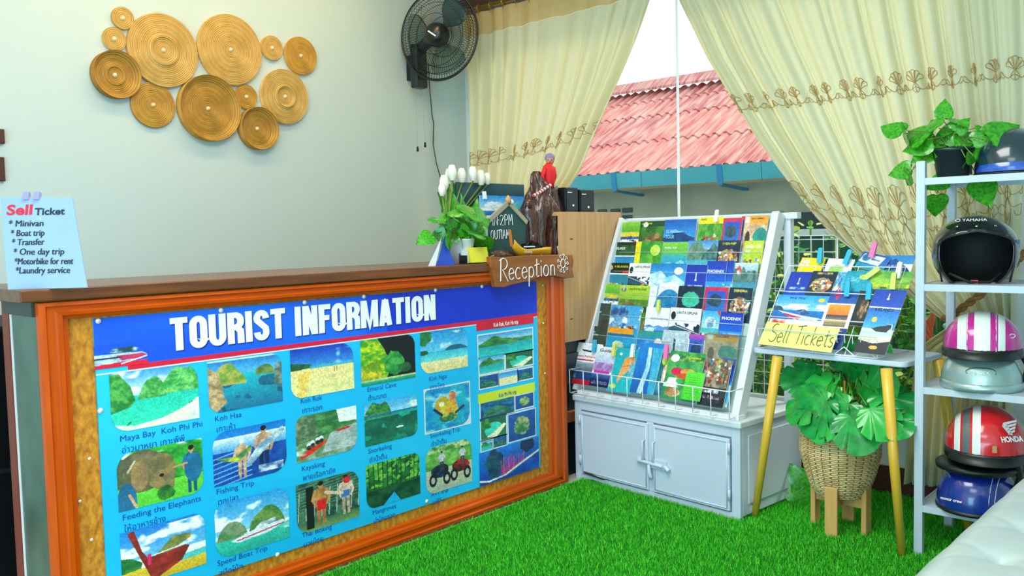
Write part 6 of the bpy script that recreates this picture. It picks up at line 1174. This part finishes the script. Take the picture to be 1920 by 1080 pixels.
# ------------------------------------------------------------------ basket planter
BC = Vector((-1.405, 3.62, 0))
st = thing('plant_stand', 'small light wooden plant stand with four square legs under the wicker basket', 'plant stand', BC)
lw = mat('light_pine', 'dcae6a', .5, col2='cc9a54', scale=5, stretch=(10, 10, .8), sharp=.3)
zs = P(1559, 913, 2, 0); feet = [P(1559, 1008, 2, 0)-BC, P(1624, 1004, 2, 0)-BC, P(1591, 979, 2, 0)-BC, P(1529, 981, 2, 0)-BC]
lh = .215
for i, f in enumerate(feet):
    n_ = Vector((f.x, f.y, 0)).normalized(); MB().beam((f.x, f.y, 0), (f.x, f.y, lh), .052, .022, n_).build('leg', lw, st, bevel=.003)
for a, b in ((0, 2), (1, 3)): MB().beam((feet[a].x*.95, feet[a].y*.95, .135), (feet[b].x*.95, feet[b].y*.95, .135), .03, .04, (0, 0, 1)).build('cross_bar', lw, st, bevel=.002)
bk = thing('wicker_basket', 'round woven wicker basket planter on the wooden stand', 'basket', BC+Vector((0, 0, .157))); zb0 = .157
ztop = P(1578, 808, 1, BC.y-.1).z; BH = ztop-zb0; dpt = depth(BC)
rT = 66*dpt/FPX; rM = 69*dpt/FPX; rB = 44*dpt/FPX
def brad(t): return float(np.interp(t, [0, .12, .35, .62, .85, 1], [rB*.95, rB*1.18, rM*.90, rM*1.02, rM*1.02, rT*.99]))
nA, rows_ = 30, 34
def wv(u, v):
    th = 2*math.pi*u; r_i = v*rows_; row = int(min(rows_-1e-6, r_i)); fr_ = r_i-row; s_ = math.cos(nA*th+math.pi*(row % 2)); return ((brad(v)+.0022*s_*math.sin(math.pi*fr_)+.0035*math.sin(math.pi*fr_))*math.cos(th), (brad(v)+.0022*s_*math.sin(math.pi*fr_)+.0035*math.sin(math.pi*fr_))*math.sin(th), v*BH)
wm_ = mat('wicker_straw', 'ecd09a', .6, col2='c49c5c', scale=26, detail=4, sharp=.22, stretch=(1, 1, .5))
gw_ = MB().grid(wv, nA*6, rows_*4)
gw_.mi = [1 if ((f // (nA*6)) % 4 in (0,)) or ((f % (nA*6)) % 6 == 0 and ((f//(nA*6))//4+(f % (nA*6))//6) % 2 == 0) else 0 for f in range(len(gw_.f))]
gw_.build('woven_wall', [wm_, mat('wicker_gap', '7a5626', .7)], bk)
br = MB()
for j in range(2): br.tube([((brad(1)+.003*math.cos(i*1.2+j*3.14))*math.cos(i/72*6.283), (brad(1)+.003*math.cos(i*1.2+j*3.14))*math.sin(i/72*6.283), BH+.003*math.sin(i*1.2+j*3.14)) for i in range(72)], .0045, 5, True)
br.build('braided_rim', wm_, bk); MB().lathe([(.001, .005), (rB, .002)], 24).build('base', wm_, bk); MB().lathe([(.001, BH-.03), (brad(.95)-.008, BH-.03)], 24).build('soil', mat('dark_soil', '2a2018', .9), bk)
pl = thing('monstera_plant', 'broad-leaved monstera plant with glossy split leaves growing in the wicker basket', 'potted plant', BC+Vector((0, 0, zb0+BH-.03))); B0 = pl.location.copy()
# (base px, tip px, y of the leaf plane)
mons = [((1545, 735), (1480, 770), 3.52), ((1560, 765), (1530, 805), 3.46), ((1590, 770), (1615, 825), 3.44), ((1650, 780), (1690, 800), 3.5), ((1575, 720), (1510, 740), 3.58), ((1610, 745), (1655, 720), 3.66), ((1590, 715), (1590, 665), 3.72), ((1540, 705), (1485, 705), 3.7), ((1640, 735), (1695, 775), 3.6),
        ((1600, 750), (1560, 790), 3.48), ((1625, 760), (1660, 800), 3.47), ((1560, 745), (1500, 800), 3.47), ((1620, 700), (1650, 668), 3.75)]
MON2 = monstera('leaf', mat('leaf_bright_green', '1fb83c', .25, col2='3ed05a', scale=3, trans=.3, coat=.5))
rg = random.Random(8)
for (bx_, by_), (tx_, ty_), yy in mons:
    a = P(bx_, by_, 1, yy)-B0; e = P(tx_, ty_, 1, yy-.03)-B0; d = e-a; vw = Vector((.25, -.85, .75)); n_ = vw+Vector((rg.uniform(-.3, .3), 0, rg.uniform(-.1, .4)))
    sz = min(.18, max(.13, d.length*1.3)); leaf('mon', pl, a, d, n_, sz, me=rg.choice([LM['mon'], LM['mon'], MON2]))
    MB().tube([(rg.uniform(-.03, .03), rg.uniform(-.03, .03), .0), (a.x*.5, a.y*.3, max(a.z, .02)+.05), a], .004, 5).build('stem', M_green, pl)
bk2 = thing('round_leaf_plant', 'small round-leaved plant on the turf behind the plant stand', 'plant', P(1505, 945, 2, 0)); B0 = bk2.location.copy()
for (bx_, by_), (tx_, ty_) in (((1510, 910), (1490, 885)), ((1505, 930), (1484, 920)), ((1520, 930), (1535, 900)), ((1515, 945), (1500, 925)), ((1530, 945), (1545, 935)), ((1500, 945), (1482, 940))):
    a = P(bx_, by_, 1, B0.y)-B0; e = P(tx_, ty_, 1, B0.y-.02)-B0; leaf('heart', bk2, a, e-a, (.2, -.9, .5), .13, name='leaf'); MB().tube([(0, 0, 0), a], .003, 4).build('stem', M_stem, bk2)
# ------------------------------------------------------------------ white shelf tower
TX, TY, TW, TD = -1.052, 3.50, .64, .43
tw2 = thing('shelf_tower', 'white metal shelf tower holding motorbike helmets at the right', 'shelf unit', (TX, TY, 0)); ms = mat('shelf_white_metal', 'c4d0da', .35, col2='bac8d4')
for xx in (0, TW):
    for yy in (0, TD-.028): MB().box((xx-.016, yy, 0), (xx+.016, yy+.028, 1.545)).build('post', ms, tw2, bevel=.002)
SZ = [1.478, 1.072, .672, .205]
for z_ in SZ:
    MB().box((.016, .003, z_-.006), (TW-.016, TD-.003, z_)).box((.016, .001, z_-.024), (TW-.016, .010, z_+.002)).box((.016, TD-.012, z_-.024), (TW-.016, TD-.003, z_)).box((-.008, .028, z_-.024), (.0, TD-.028, z_+.002)).box((TW, .028, z_-.024), (TW+.008, TD-.028, z_+.002)).box((-.0, .01, z_-.006), (.016, TD-.01, z_)).build('shelf', ms, tw2)
# ------------------------------------------------------------------ helmets
def hpos(px, z, yy): p = P(px, 500, 1, yy); return Vector((p.x, yy, z))
def facing(p, d=0): return math.atan2(-p.x*1.0, p.y)*1.0+d
def dome(mb, R1, ry, hz, stripes, z0=0, na=48, nb=28, t0=0):
    """cross strips of constant lateral angle; stripes: list of (a0, a1, material)"""
    vs = []; fs = []; ms_ = []
    for i in range(na+1):
        a = -math.pi/2+math.pi*i/na
        for j in range(nb+1):
            b = math.pi*j/nb; vs.append((R1*math.sin(a), -ry*math.cos(a)*math.cos(b), z0+hz*(math.cos(a)**.9 if math.cos(a) > 0 else 0)*math.sin(b)**.8))
    for i in range(na):
        am = (-90+180*(i+.5)/na); mi = 0
        for s0_, s1_, m_ in stripes:
            if s0_ <= am < s1_: mi = m_
        for j in range(nb): fs.append((i*(nb+1)+j, (i+1)*(nb+1)+j, (i+1)*(nb+1)+j+1, i*(nb+1)+j+1)); ms_.append(mi)
    n = len(mb.v); mb.add(vs, fs, True); mb.mi[-len(fs):] = ms_; return mb
def gloss(name, c, **k): return mat(name, c, k.pop('rough', .22), col2=c, coat=.8, **k)
def half_helmet(label, px, pxw, z, yy, hz, cols, stripes, rimh, yaw=0, tilt=(0, 0), peak=True, rimcol=None):
    p = hpos(px, z, yy); t = thing('half_helmet', label, 'helmet', p, facing(p, yaw)); t.rotation_euler[0] = tilt[0]; t.rotation_euler[1] = tilt[1]
    R1 = pxw/2*depth(p)/FPX; ry = R1*1.12
    dome(MB(), R1, ry, hz, stripes, rimh).build('shell', cols, t)
    rc = rimcol or mat('rim_black', '10181a', .4)
    MB().lathe([(R1*.985, 0), (R1*1.02, 0), (R1*1.03, rimh*.6), (R1*1.0, rimh+.004), (R1*.97, rimh+.004)], 40, sx=1, sy=1.12).build('rim', rc, t)
    MB().lathe([(.001, rimh*.3+hz*.2), (R1*.6, rimh*.3+hz*.1), (R1*.97, .006)], 24, sx=1, sy=1.12).build('lining', M_blackm, t)
    if peak:
        vs = []; n = 20
        for i in range(n+1):
            a = -math.pi*.86+math.pi*.72*i/n; e = math.sin(math.pi*i/n)
            for q, zz in ((1.0, rimh*.9), (1.0+.28*e, rimh*.25), (1.0+.27*e, rimh*.25-.006)): vs.append((R1*q*math.cos(a), ry*q*math.sin(a), zz))
        MB().add(vs, [(i*3+k_, (i+1)*3+k_, (i+1)*3+k_+1, i*3+k_+1) for i in range(n) for k_ in range(2)], True).build('peak', rc, t)
    sm = MB().tube([(R1*.95, 0, rimh*.5), (R1*1.03, -.02, -.03), (R1*.8, -.05, -.05)], .006, 5); 
    return t, R1, ry
# black open-face helmet
p = hpos(1827, SZ[1]+.001, 3.66); t = thing('open_face_helmet', 'glossy black open-face helmet on the second shelf', 'helmet', p, facing(p, .05)); R1 = 71*depth(p)/FPX
Hh_ = P(1827, 405, 1, 3.66).z-p.z
def hsh(k_):
    m = MB(); na, nb = 64, 36; vs = []
    for j in range(nb+1):
        v = j/nb; el = -1.02+v*(math.pi/2+1.02)
        for i in range(na):
            az = 2*math.pi*i/na; r = R1*k_*math.cos(el)*(1.0 if el > 0 else 1.0+.10*min(1, -el)); zz = Hh_*.52+(Hh_*.48*k_*math.sin(el) if el > 0 else Hh_*.60*math.sin(el)*1.0)
            vs.append((r*math.cos(az), r*1.08*math.sin(az), max(.0, zz)))
    fs = []
    for j in range(nb):
        for i in range(na):
            az = (2*math.pi*(i+.5)/na-1.5*math.pi+math.pi) % (2*math.pi)-math.pi; el = -1.02+(j+.5)/nb*(math.pi/2+1.02)
            lim = 1.02*(1-max(0, (el-.05)/.52)**2.6) if el < .57 else 0
            if abs(az) < lim: continue
            fs.append((j*na+i, j*na+(i+1) % na, (j+1)*na+(i+1) % na, (j+1)*na+i))
    return m.add(vs, fs, True)
hsh(1.0).build('shell', gloss('helmet_black', '0a0f10', spec=.5), t, solid=.006); hsh(.93).build('lining', M_blackm, t)
rimp = []
for i in range(25):
    s_ = -1+2*i/24; az = s_*1.02; el = .05+.52*(max(0, 1-abs(s_)))**(1/2.6)*1.0 if abs(s_) < 1 else .05
    rimp.append((R1*1.005*math.cos(el)*math.sin(az), -R1*1.085*math.cos(el)*math.cos(az), Hh_*.52+Hh_*.48*math.sin(el)))
lo = [(x_, y_, Hh_*.52-q*Hh_*.5) for q, (x_, y_, z_) in ((.5, rimp[-1]), (.98, (rimp[-1][0]*.9, rimp[-1][1]*1.0, 0)))]
MB().tube([(-lo[1][0], lo[1][1], lo[1][2]), (-lo[0][0], lo[0][1], lo[0][2])]+rimp+lo, .004, 6).build('edge_trim', mat('rim_black', '10181a', .4), t)
def front(t, el, azd, R1, ry, hz, z0): 
    az = azd; x_ = R1*math.cos(el)*math.sin(az); y_ = -ry*math.cos(el)*math.cos(az); return Vector((x_, y_, z0+hz*math.sin(el)))
fp = front(t, .93, 0, R1*1.0, R1*1.09, Hh_*.48, Hh_*.52)
text('YAMAHA', .024, T_white, t, fp+Vector((-.006, -.004, .002)), (1, 0, 0), (0, .78, .62), 'CENTER', bold=.0, width=.082, lift=.003)
MB().tube([(fp.x-.062+.008*math.cos(a/10*6.283), fp.y-.003+.006*math.sin(a/10*6.283), fp.z+.009+.005*math.sin(a/10*6.283)) for a in range(10)], .0012, 4, True).build('round_emblem', T_white, t)
for azd in (-.62, 0, .62):
    q = front(t, .74, azd, R1*1.0, R1*1.085, Hh_*.48, Hh_*.52); MB().lathe([(.001, .004), (.005, .003), (.006, 0), (.006, -.004)], 10, c=q, axis=Matrix.Rotation(azd, 3, 'Z') @ Matrix.Rotation(R_(50), 3, 'X')).build('snap_stud', M_chrome, t)
q = front(t, .15, 1.12, R1*1.012, R1*1.09, Hh_*.48, Hh_*.5)
MB().add([q+Vector((0, 0, 0)), q+Vector((.016, .035, 0)), q+Vector((.008, .032, -.085)), q+Vector((-.004, -.004, -.085))], [(0, 1, 2, 3)], False).build('hatched_sticker', mat('sticker_hatch', 'b8c8cc', .4, col2='1c2c34', scale=60, sharp=.02), t)
MB().add([q+Vector((.001, -.001, .0)), q+Vector((.016, .034, 0)), q+Vector((.016, .034, .018)), q+Vector((.001, -.001, .018))], [(0, 1, 2, 3)], False).build('blue_sticker', mat('sticker_blue', '3a70a0', .4), t)
MB().box((-.015, -.06, .0), (.01, -.045, .014)).build('red_buckle', mat('buckle_red', 'c02028', .4), t); MB().tube([(-.09, -.05, .04), (-.02, -.06, .006), (.05, -.05, .006), (.09, -.03, .04)], .006, 5).build('chin_strap', M_blackm, t)
# top shelf dark helmet with blue peak
p = hpos(1898, SZ[0]+.001, 3.66); t = thing('peaked_helmet', 'dark teal half helmet with a bright blue rounded front on the top shelf', 'helmet', p, facing(p)); R2 = 66*depth(p)/FPX
dome(MB(), R2, R2*1.1, P(1898, 240, 1, 3.66).z-p.z-.01, [], .01).build('shell', gloss('helmet_teal_black', '14303c'), t)
vs = []
for i in range(25):
    for j in range(9):
        a = -1.15+2.3*i/24; b = j/8*.95*(1-abs(-1+2*i/24)**2.2)**.6; vs.append((R2*1.02*math.sin(a)*math.cos(b), -R2*1.14*math.cos(a)*math.cos(b), .012+.62*R2*math.sin(b)*1.3))
MB().add(vs, [(i*9+j, (i+1)*9+j, (i+1)*9+j+1, i*9+j+1) for i in range(24) for j in range(8)], True).build('front_panel', gloss('helmet_bright_blue', '1f52b4'), t)
MB().lathe([(R2*.95, 0), (R2*1.01, 0), (R2*1.01, .012), (R2*.95, .012)], 32, sy=1.1).build('rim', MATS['rim_black'], t); MB().tube([(-R2*1.0, 0, .08), (-R2*1.08, -.02, .05), (-R2*1.05, -.05, .01)], .004, 5).build('strap', M_blackm, t)
# lower pairs
sil = gloss('helmet_silver', 'a9c4c0', metal=.55, rough=.3)
zs1 = SZ[2]+.001
t, r1, ry1 = half_helmet('silver grey half helmet on the third shelf under the magenta one', 1842, 136, zs1, 3.64, .135, [sil], [], .028, 0, rimcol=sil, peak=False)
MB().tube([(r1*1.01*math.sin(a/24*2*math.pi)*.36, -ry1*.975+.012*abs(math.sin(a/24*2*math.pi)), .078+.017*math.cos(a/24*2*math.pi)) for a in range(24)], .0016, 4, True).build('oval_badge', M_chrome, t)
text('INDEX', .018, T_white, t, (0, -ry1*1.0, .071), (1, 0, 0), (0, .3, 1), 'CENTER', bold=.02, lift=.002)
MB().tube([(r1*.9, .02, .14), (r1*1.08, -.01, .09), (r1*1.0, -.02, .03)], .008, 6).build('strap', M_blackm, t)
mg = gloss('helmet_magenta', 'c01c8c'); hw = gloss('helmet_white_stripe', 'e2ebe4')
hzp = P(1845, 586, 1, 3.64).z-(zs1+.118)-.03
t, r1, ry1 = half_helmet('magenta half helmet with white stripes, stacked on the silver one', 1843, 132, zs1+.122, 3.64, hzp-.002, [mg, hw], [(-36, -24, 1), (-12, 11, 1), (22, 34, 1)], .034)
for k_ in (-21, 19.5): MB().tube([(r1*1.003*math.sin(R_(k_)), -ry1*1.003*math.cos(R_(k_))*math.cos(b/10*math.pi), .034+(hzp-.002)*1.006*math.cos(R_(k_))**.9*max(0, math.sin(b/10*math.pi))**.8) for b in range(11)], .0016, 4).build('pinstripe', hw, t)
MB().tube([(r1*.72+.01*math.cos(a), -ry1*.66, .09+.008*math.sin(a)) for a in (0, 1, 2, 3, 4, 5)], .0012, 4, True).build('swirl_mark', T_white, t)
hb_ = gloss('helmet_blue', '0c2c8c'); zs2 = SZ[3]+.001
t, r1, ry1 = half_helmet('dark blue half helmet on the lowest shelf under the red one', 1838, 138, zs2, 3.62, .175, [hb_], [], .012, -.25, tilt=(0, 0), peak=False)
text('motor crew', .016, T_white, t, (-.05, -ry1*.97, .05), (1, -.12, 0), (0, .15, 1), 'CENTER', bold=.02, lift=.004)
for k_ in (30, 38): MB().tube([(r1*1.003*math.sin(R_(k_)), -ry1*1.003*math.cos(R_(k_))*math.cos(b/10*math.pi), .012+.175*1.004*math.cos(R_(k_))**.9*max(0, math.sin(b/10*math.pi))**.8) for b in range(11)], .0014, 4).build('pinstripe', hw, t)
MB().lathe([(r1*.93, .150), (r1*1.02, .155), (r1*1.04, .172), (r1*.9, .182), (r1*.5, .186)], 36, sy=1.05).build('black_visor', mat('rim_black', '10181a', .4), t)
rd = gloss('helmet_red', 'd01a24'); gy = gloss('helmet_grey_stripe', '5c686c')
zr = zs2+.205; hzr = P(1850, 762, 1, 3.62).z-zr-.03
t, r1, ry1 = half_helmet('red half helmet with striped crown and white wing, stacked on the blue one', 1853, 138, zr, 3.62, hzr, [rd, hw, gy], [(-48, -36, 1), (-34, -22, 2), (-19, -8, 1)], .034, .0)
wq = Vector((r1*.56, -ry1*.82, .034+hzr*.50)); uu = Vector((.82, .57, 0)).normalized(); vv_ = Vector((-.27, .39, .88)).normalized()
wing = MB()
for k_ in range(4):
    y0 = .046-.012*k_; wing.prism([(-.028+.004*k_, y0-.010), (.03-.006*k_, y0+.0), (.032-.006*k_, y0+.008), (-.02+.004*k_, y0-.0)], wq-uu.cross(vv_)*-.008, uu, vv_, .003)
wing.prism([(-.03, .034), (-.012, .0), (.0, -.002), (-.01, .04)], wq+uu.cross(vv_)*.008, uu, vv_, .003)
wing.build('wing_emblem', mat('wing_silver', 'c8d8d4', .35), t)
text('HONDA', .028, T_white, t, wq+Vector((-.032, -.020, -.026)), uu, vv_, bold=.04, xs=.8, lift=.006)
MB().tube([(r1*.7, -.06, .0), (r1*.78, -.05, -.06), (r1*.7, -.03, -.11)], .011, 6).build('strap', M_blackm, t); MB().box((.02, -ry1*1.0, .05), (.035, -ry1*.96, .075)).build('label_mark', mat('tan_ornament', 'c89a68', .6), t)
t = thing('plastic_bag', 'crumpled clear green plastic bag behind the lower helmets', 'bag', hpos(1908, SZ[3]+.001, 3.80))
MB().lathe([(.001, .0)]+[(.05+.012*math.sin(i*1.9), .02+i*.018) for i in range(9)]+[(.02, .2), (.03, .23)], 18).build('bag', glassmat('bag_plastic', 'b8d8c8', .4, .15), t)
# top shelf pot
p = hpos(1785, SZ[0]+.001, 3.62); t = thing('trailing_pothos', 'trailing variegated pothos in a black pot on the top shelf', 'potted plant', p); B0 = t.location.copy()
MB().lathe([(.001, 0), (.055, 0), (.072, .10), (.076, .10), (.076, .115), (.070, .115), (.064, .09), (.001, .09)], 24).build('pot', mat('black_pot', '10262c', .35), t)
sp_ = [(1768, 225, 1772, 190, 0), (1755, 265, 1700, 278, 0), (1770, 275, 1785, 230, 0), (1778, 262, 1760, 285, 0), (1790, 250, 1815, 225, 0), (1800, 262, 1835, 290, 0), (1760, 240, 1745, 225, 0), (1740, 262, 1705, 245, 0), (1820, 268, 1858, 248, 0), (1850, 262, 1905, 235, 0), (1828, 240, 1840, 238, 0), (1695, 250, 1657, 235, 0), (1700, 245, 1690, 262, 0),
       (1712, 315, 1671, 325, 0), (1706, 322, 1697, 345, 0), (1778, 335, 1742, 350, 0), (1757, 362, 1755, 402, 0), (1835, 335, 1852, 376, 0), (1810, 295, 1830, 300, 0), (1825, 292, 1805, 308, 0), (1790, 290, 1780, 305, 0), (1772, 285, 1735, 300, 0), (1795, 235, 1800, 222, 0), (1815, 245, 1800, 275, 0), (1780, 240, 1768, 252, 0), (1745, 280, 1716, 300, 0)]
pothos(t, (0, 0, .11), sp_, B0, 12, (1, 3.58), ks=1.12)
# ------------------------------------------------------------------ white tufted sofa, lower right
z0 = .60; A_ = P(1622, 1085, 2, z0); E_ = P(1900, 862, 2, z0); ex = (E_-A_); LL = ex.length; ex.normalize(); ey = Vector((ex.y, -ex.x, 0)); 
if ey.x < 0: ey = -ey
rzs = math.atan2(ex.y, ex.x); sofa = thing('tufted_sofa', 'white tufted leather sofa corner at the lower right', 'sofa', Vector((A_.x, A_.y, 0)), rzs)
sg_ = -1 if (Matrix.Rotation(rzs, 3, 'Z') @ Vector((0, 1, 0))).dot(ey) < 0 else 1
SW, SD = 1.5, .70; u0 = LL+.10-1.5
def sofa_top(u, v):
    x_ = u0+u*SW; y_ = v*SD; z_ = z0-.01
    # rounded edges and deep buttons in a diamond pattern
    ed = min(x_-u0, u0+SW-x_, y_, SD-y_); z_ -= .08*max(0, 1-ed/.10)**2.2
    px_, py_ = (x_-LL+.10)/.24, (y_-.16)/.19
    best = 9; 
    for jj in range(int(py_)-1, int(py_)+3):
        for ii in range(int(px_)-1, int(px_)+3):
            cx_ = ii+(.5 if jj % 2 else 0); best = min(best, math.hypot((px_-cx_)*.24, (py_-jj)*.19))
    z_ -= .016*math.exp(-(best/.026)**2)+.006*math.exp(-(best/.07)**2)
    aa = abs(((px_+py_*.5) % 1)-.5); bb = abs(((px_-py_*.5) % 1)-.5); z_ -= (.0025*math.exp(-((.5-aa)/.05)**2)+.0025*math.exp(-((.5-bb)/.05)**2))*min(1, ed/.12)
    z_ += .0*u
    return (x_, sg_*y_, z_)
ml = mat('white_leatherette', 'b0bebc', .35, col2='aabab8', coat=.2, bump=.06, bscale=60)
MB().grid(sofa_top, 180, 80).build('tufted_cushion', ml, sofa)
ys = sorted((.004*sg_, (SD-.004)*sg_)); MB().box((u0+.004, ys[0], .10), (u0+SW-.004, ys[1], z0-.082)).build('upholstered_base', ml, sofa, bevel=.01)
for a in (u0+.08, u0+SW-.08):
    for b in (.08, SD-.08): MB().tube([(a, b*sg_, 0), (a, b*sg_, .11)], [.018, .026], 10).build('leg', M_dkwood, sofa)
bt_ = MB()
for jj in range(0, 4):
    for ii in range(-8, 3):
        x_ = (ii+(.5 if jj % 2 else 0))*.24+LL-.10; y_ = jj*.19+.16
        if u0+.06 < x_ < u0+SW-.06 and .06 < y_ < SD-.06: bt_.lathe([(.001, .006), (.008, .003), (.009, -.004)], 10, c=(x_, y_*sg_, sofa_top((x_-u0)/SW, y_/SD)[2]+.001))
bt_.build('buttons', ml, sofa)
flush_texts()
bpy.context.view_layer.update()
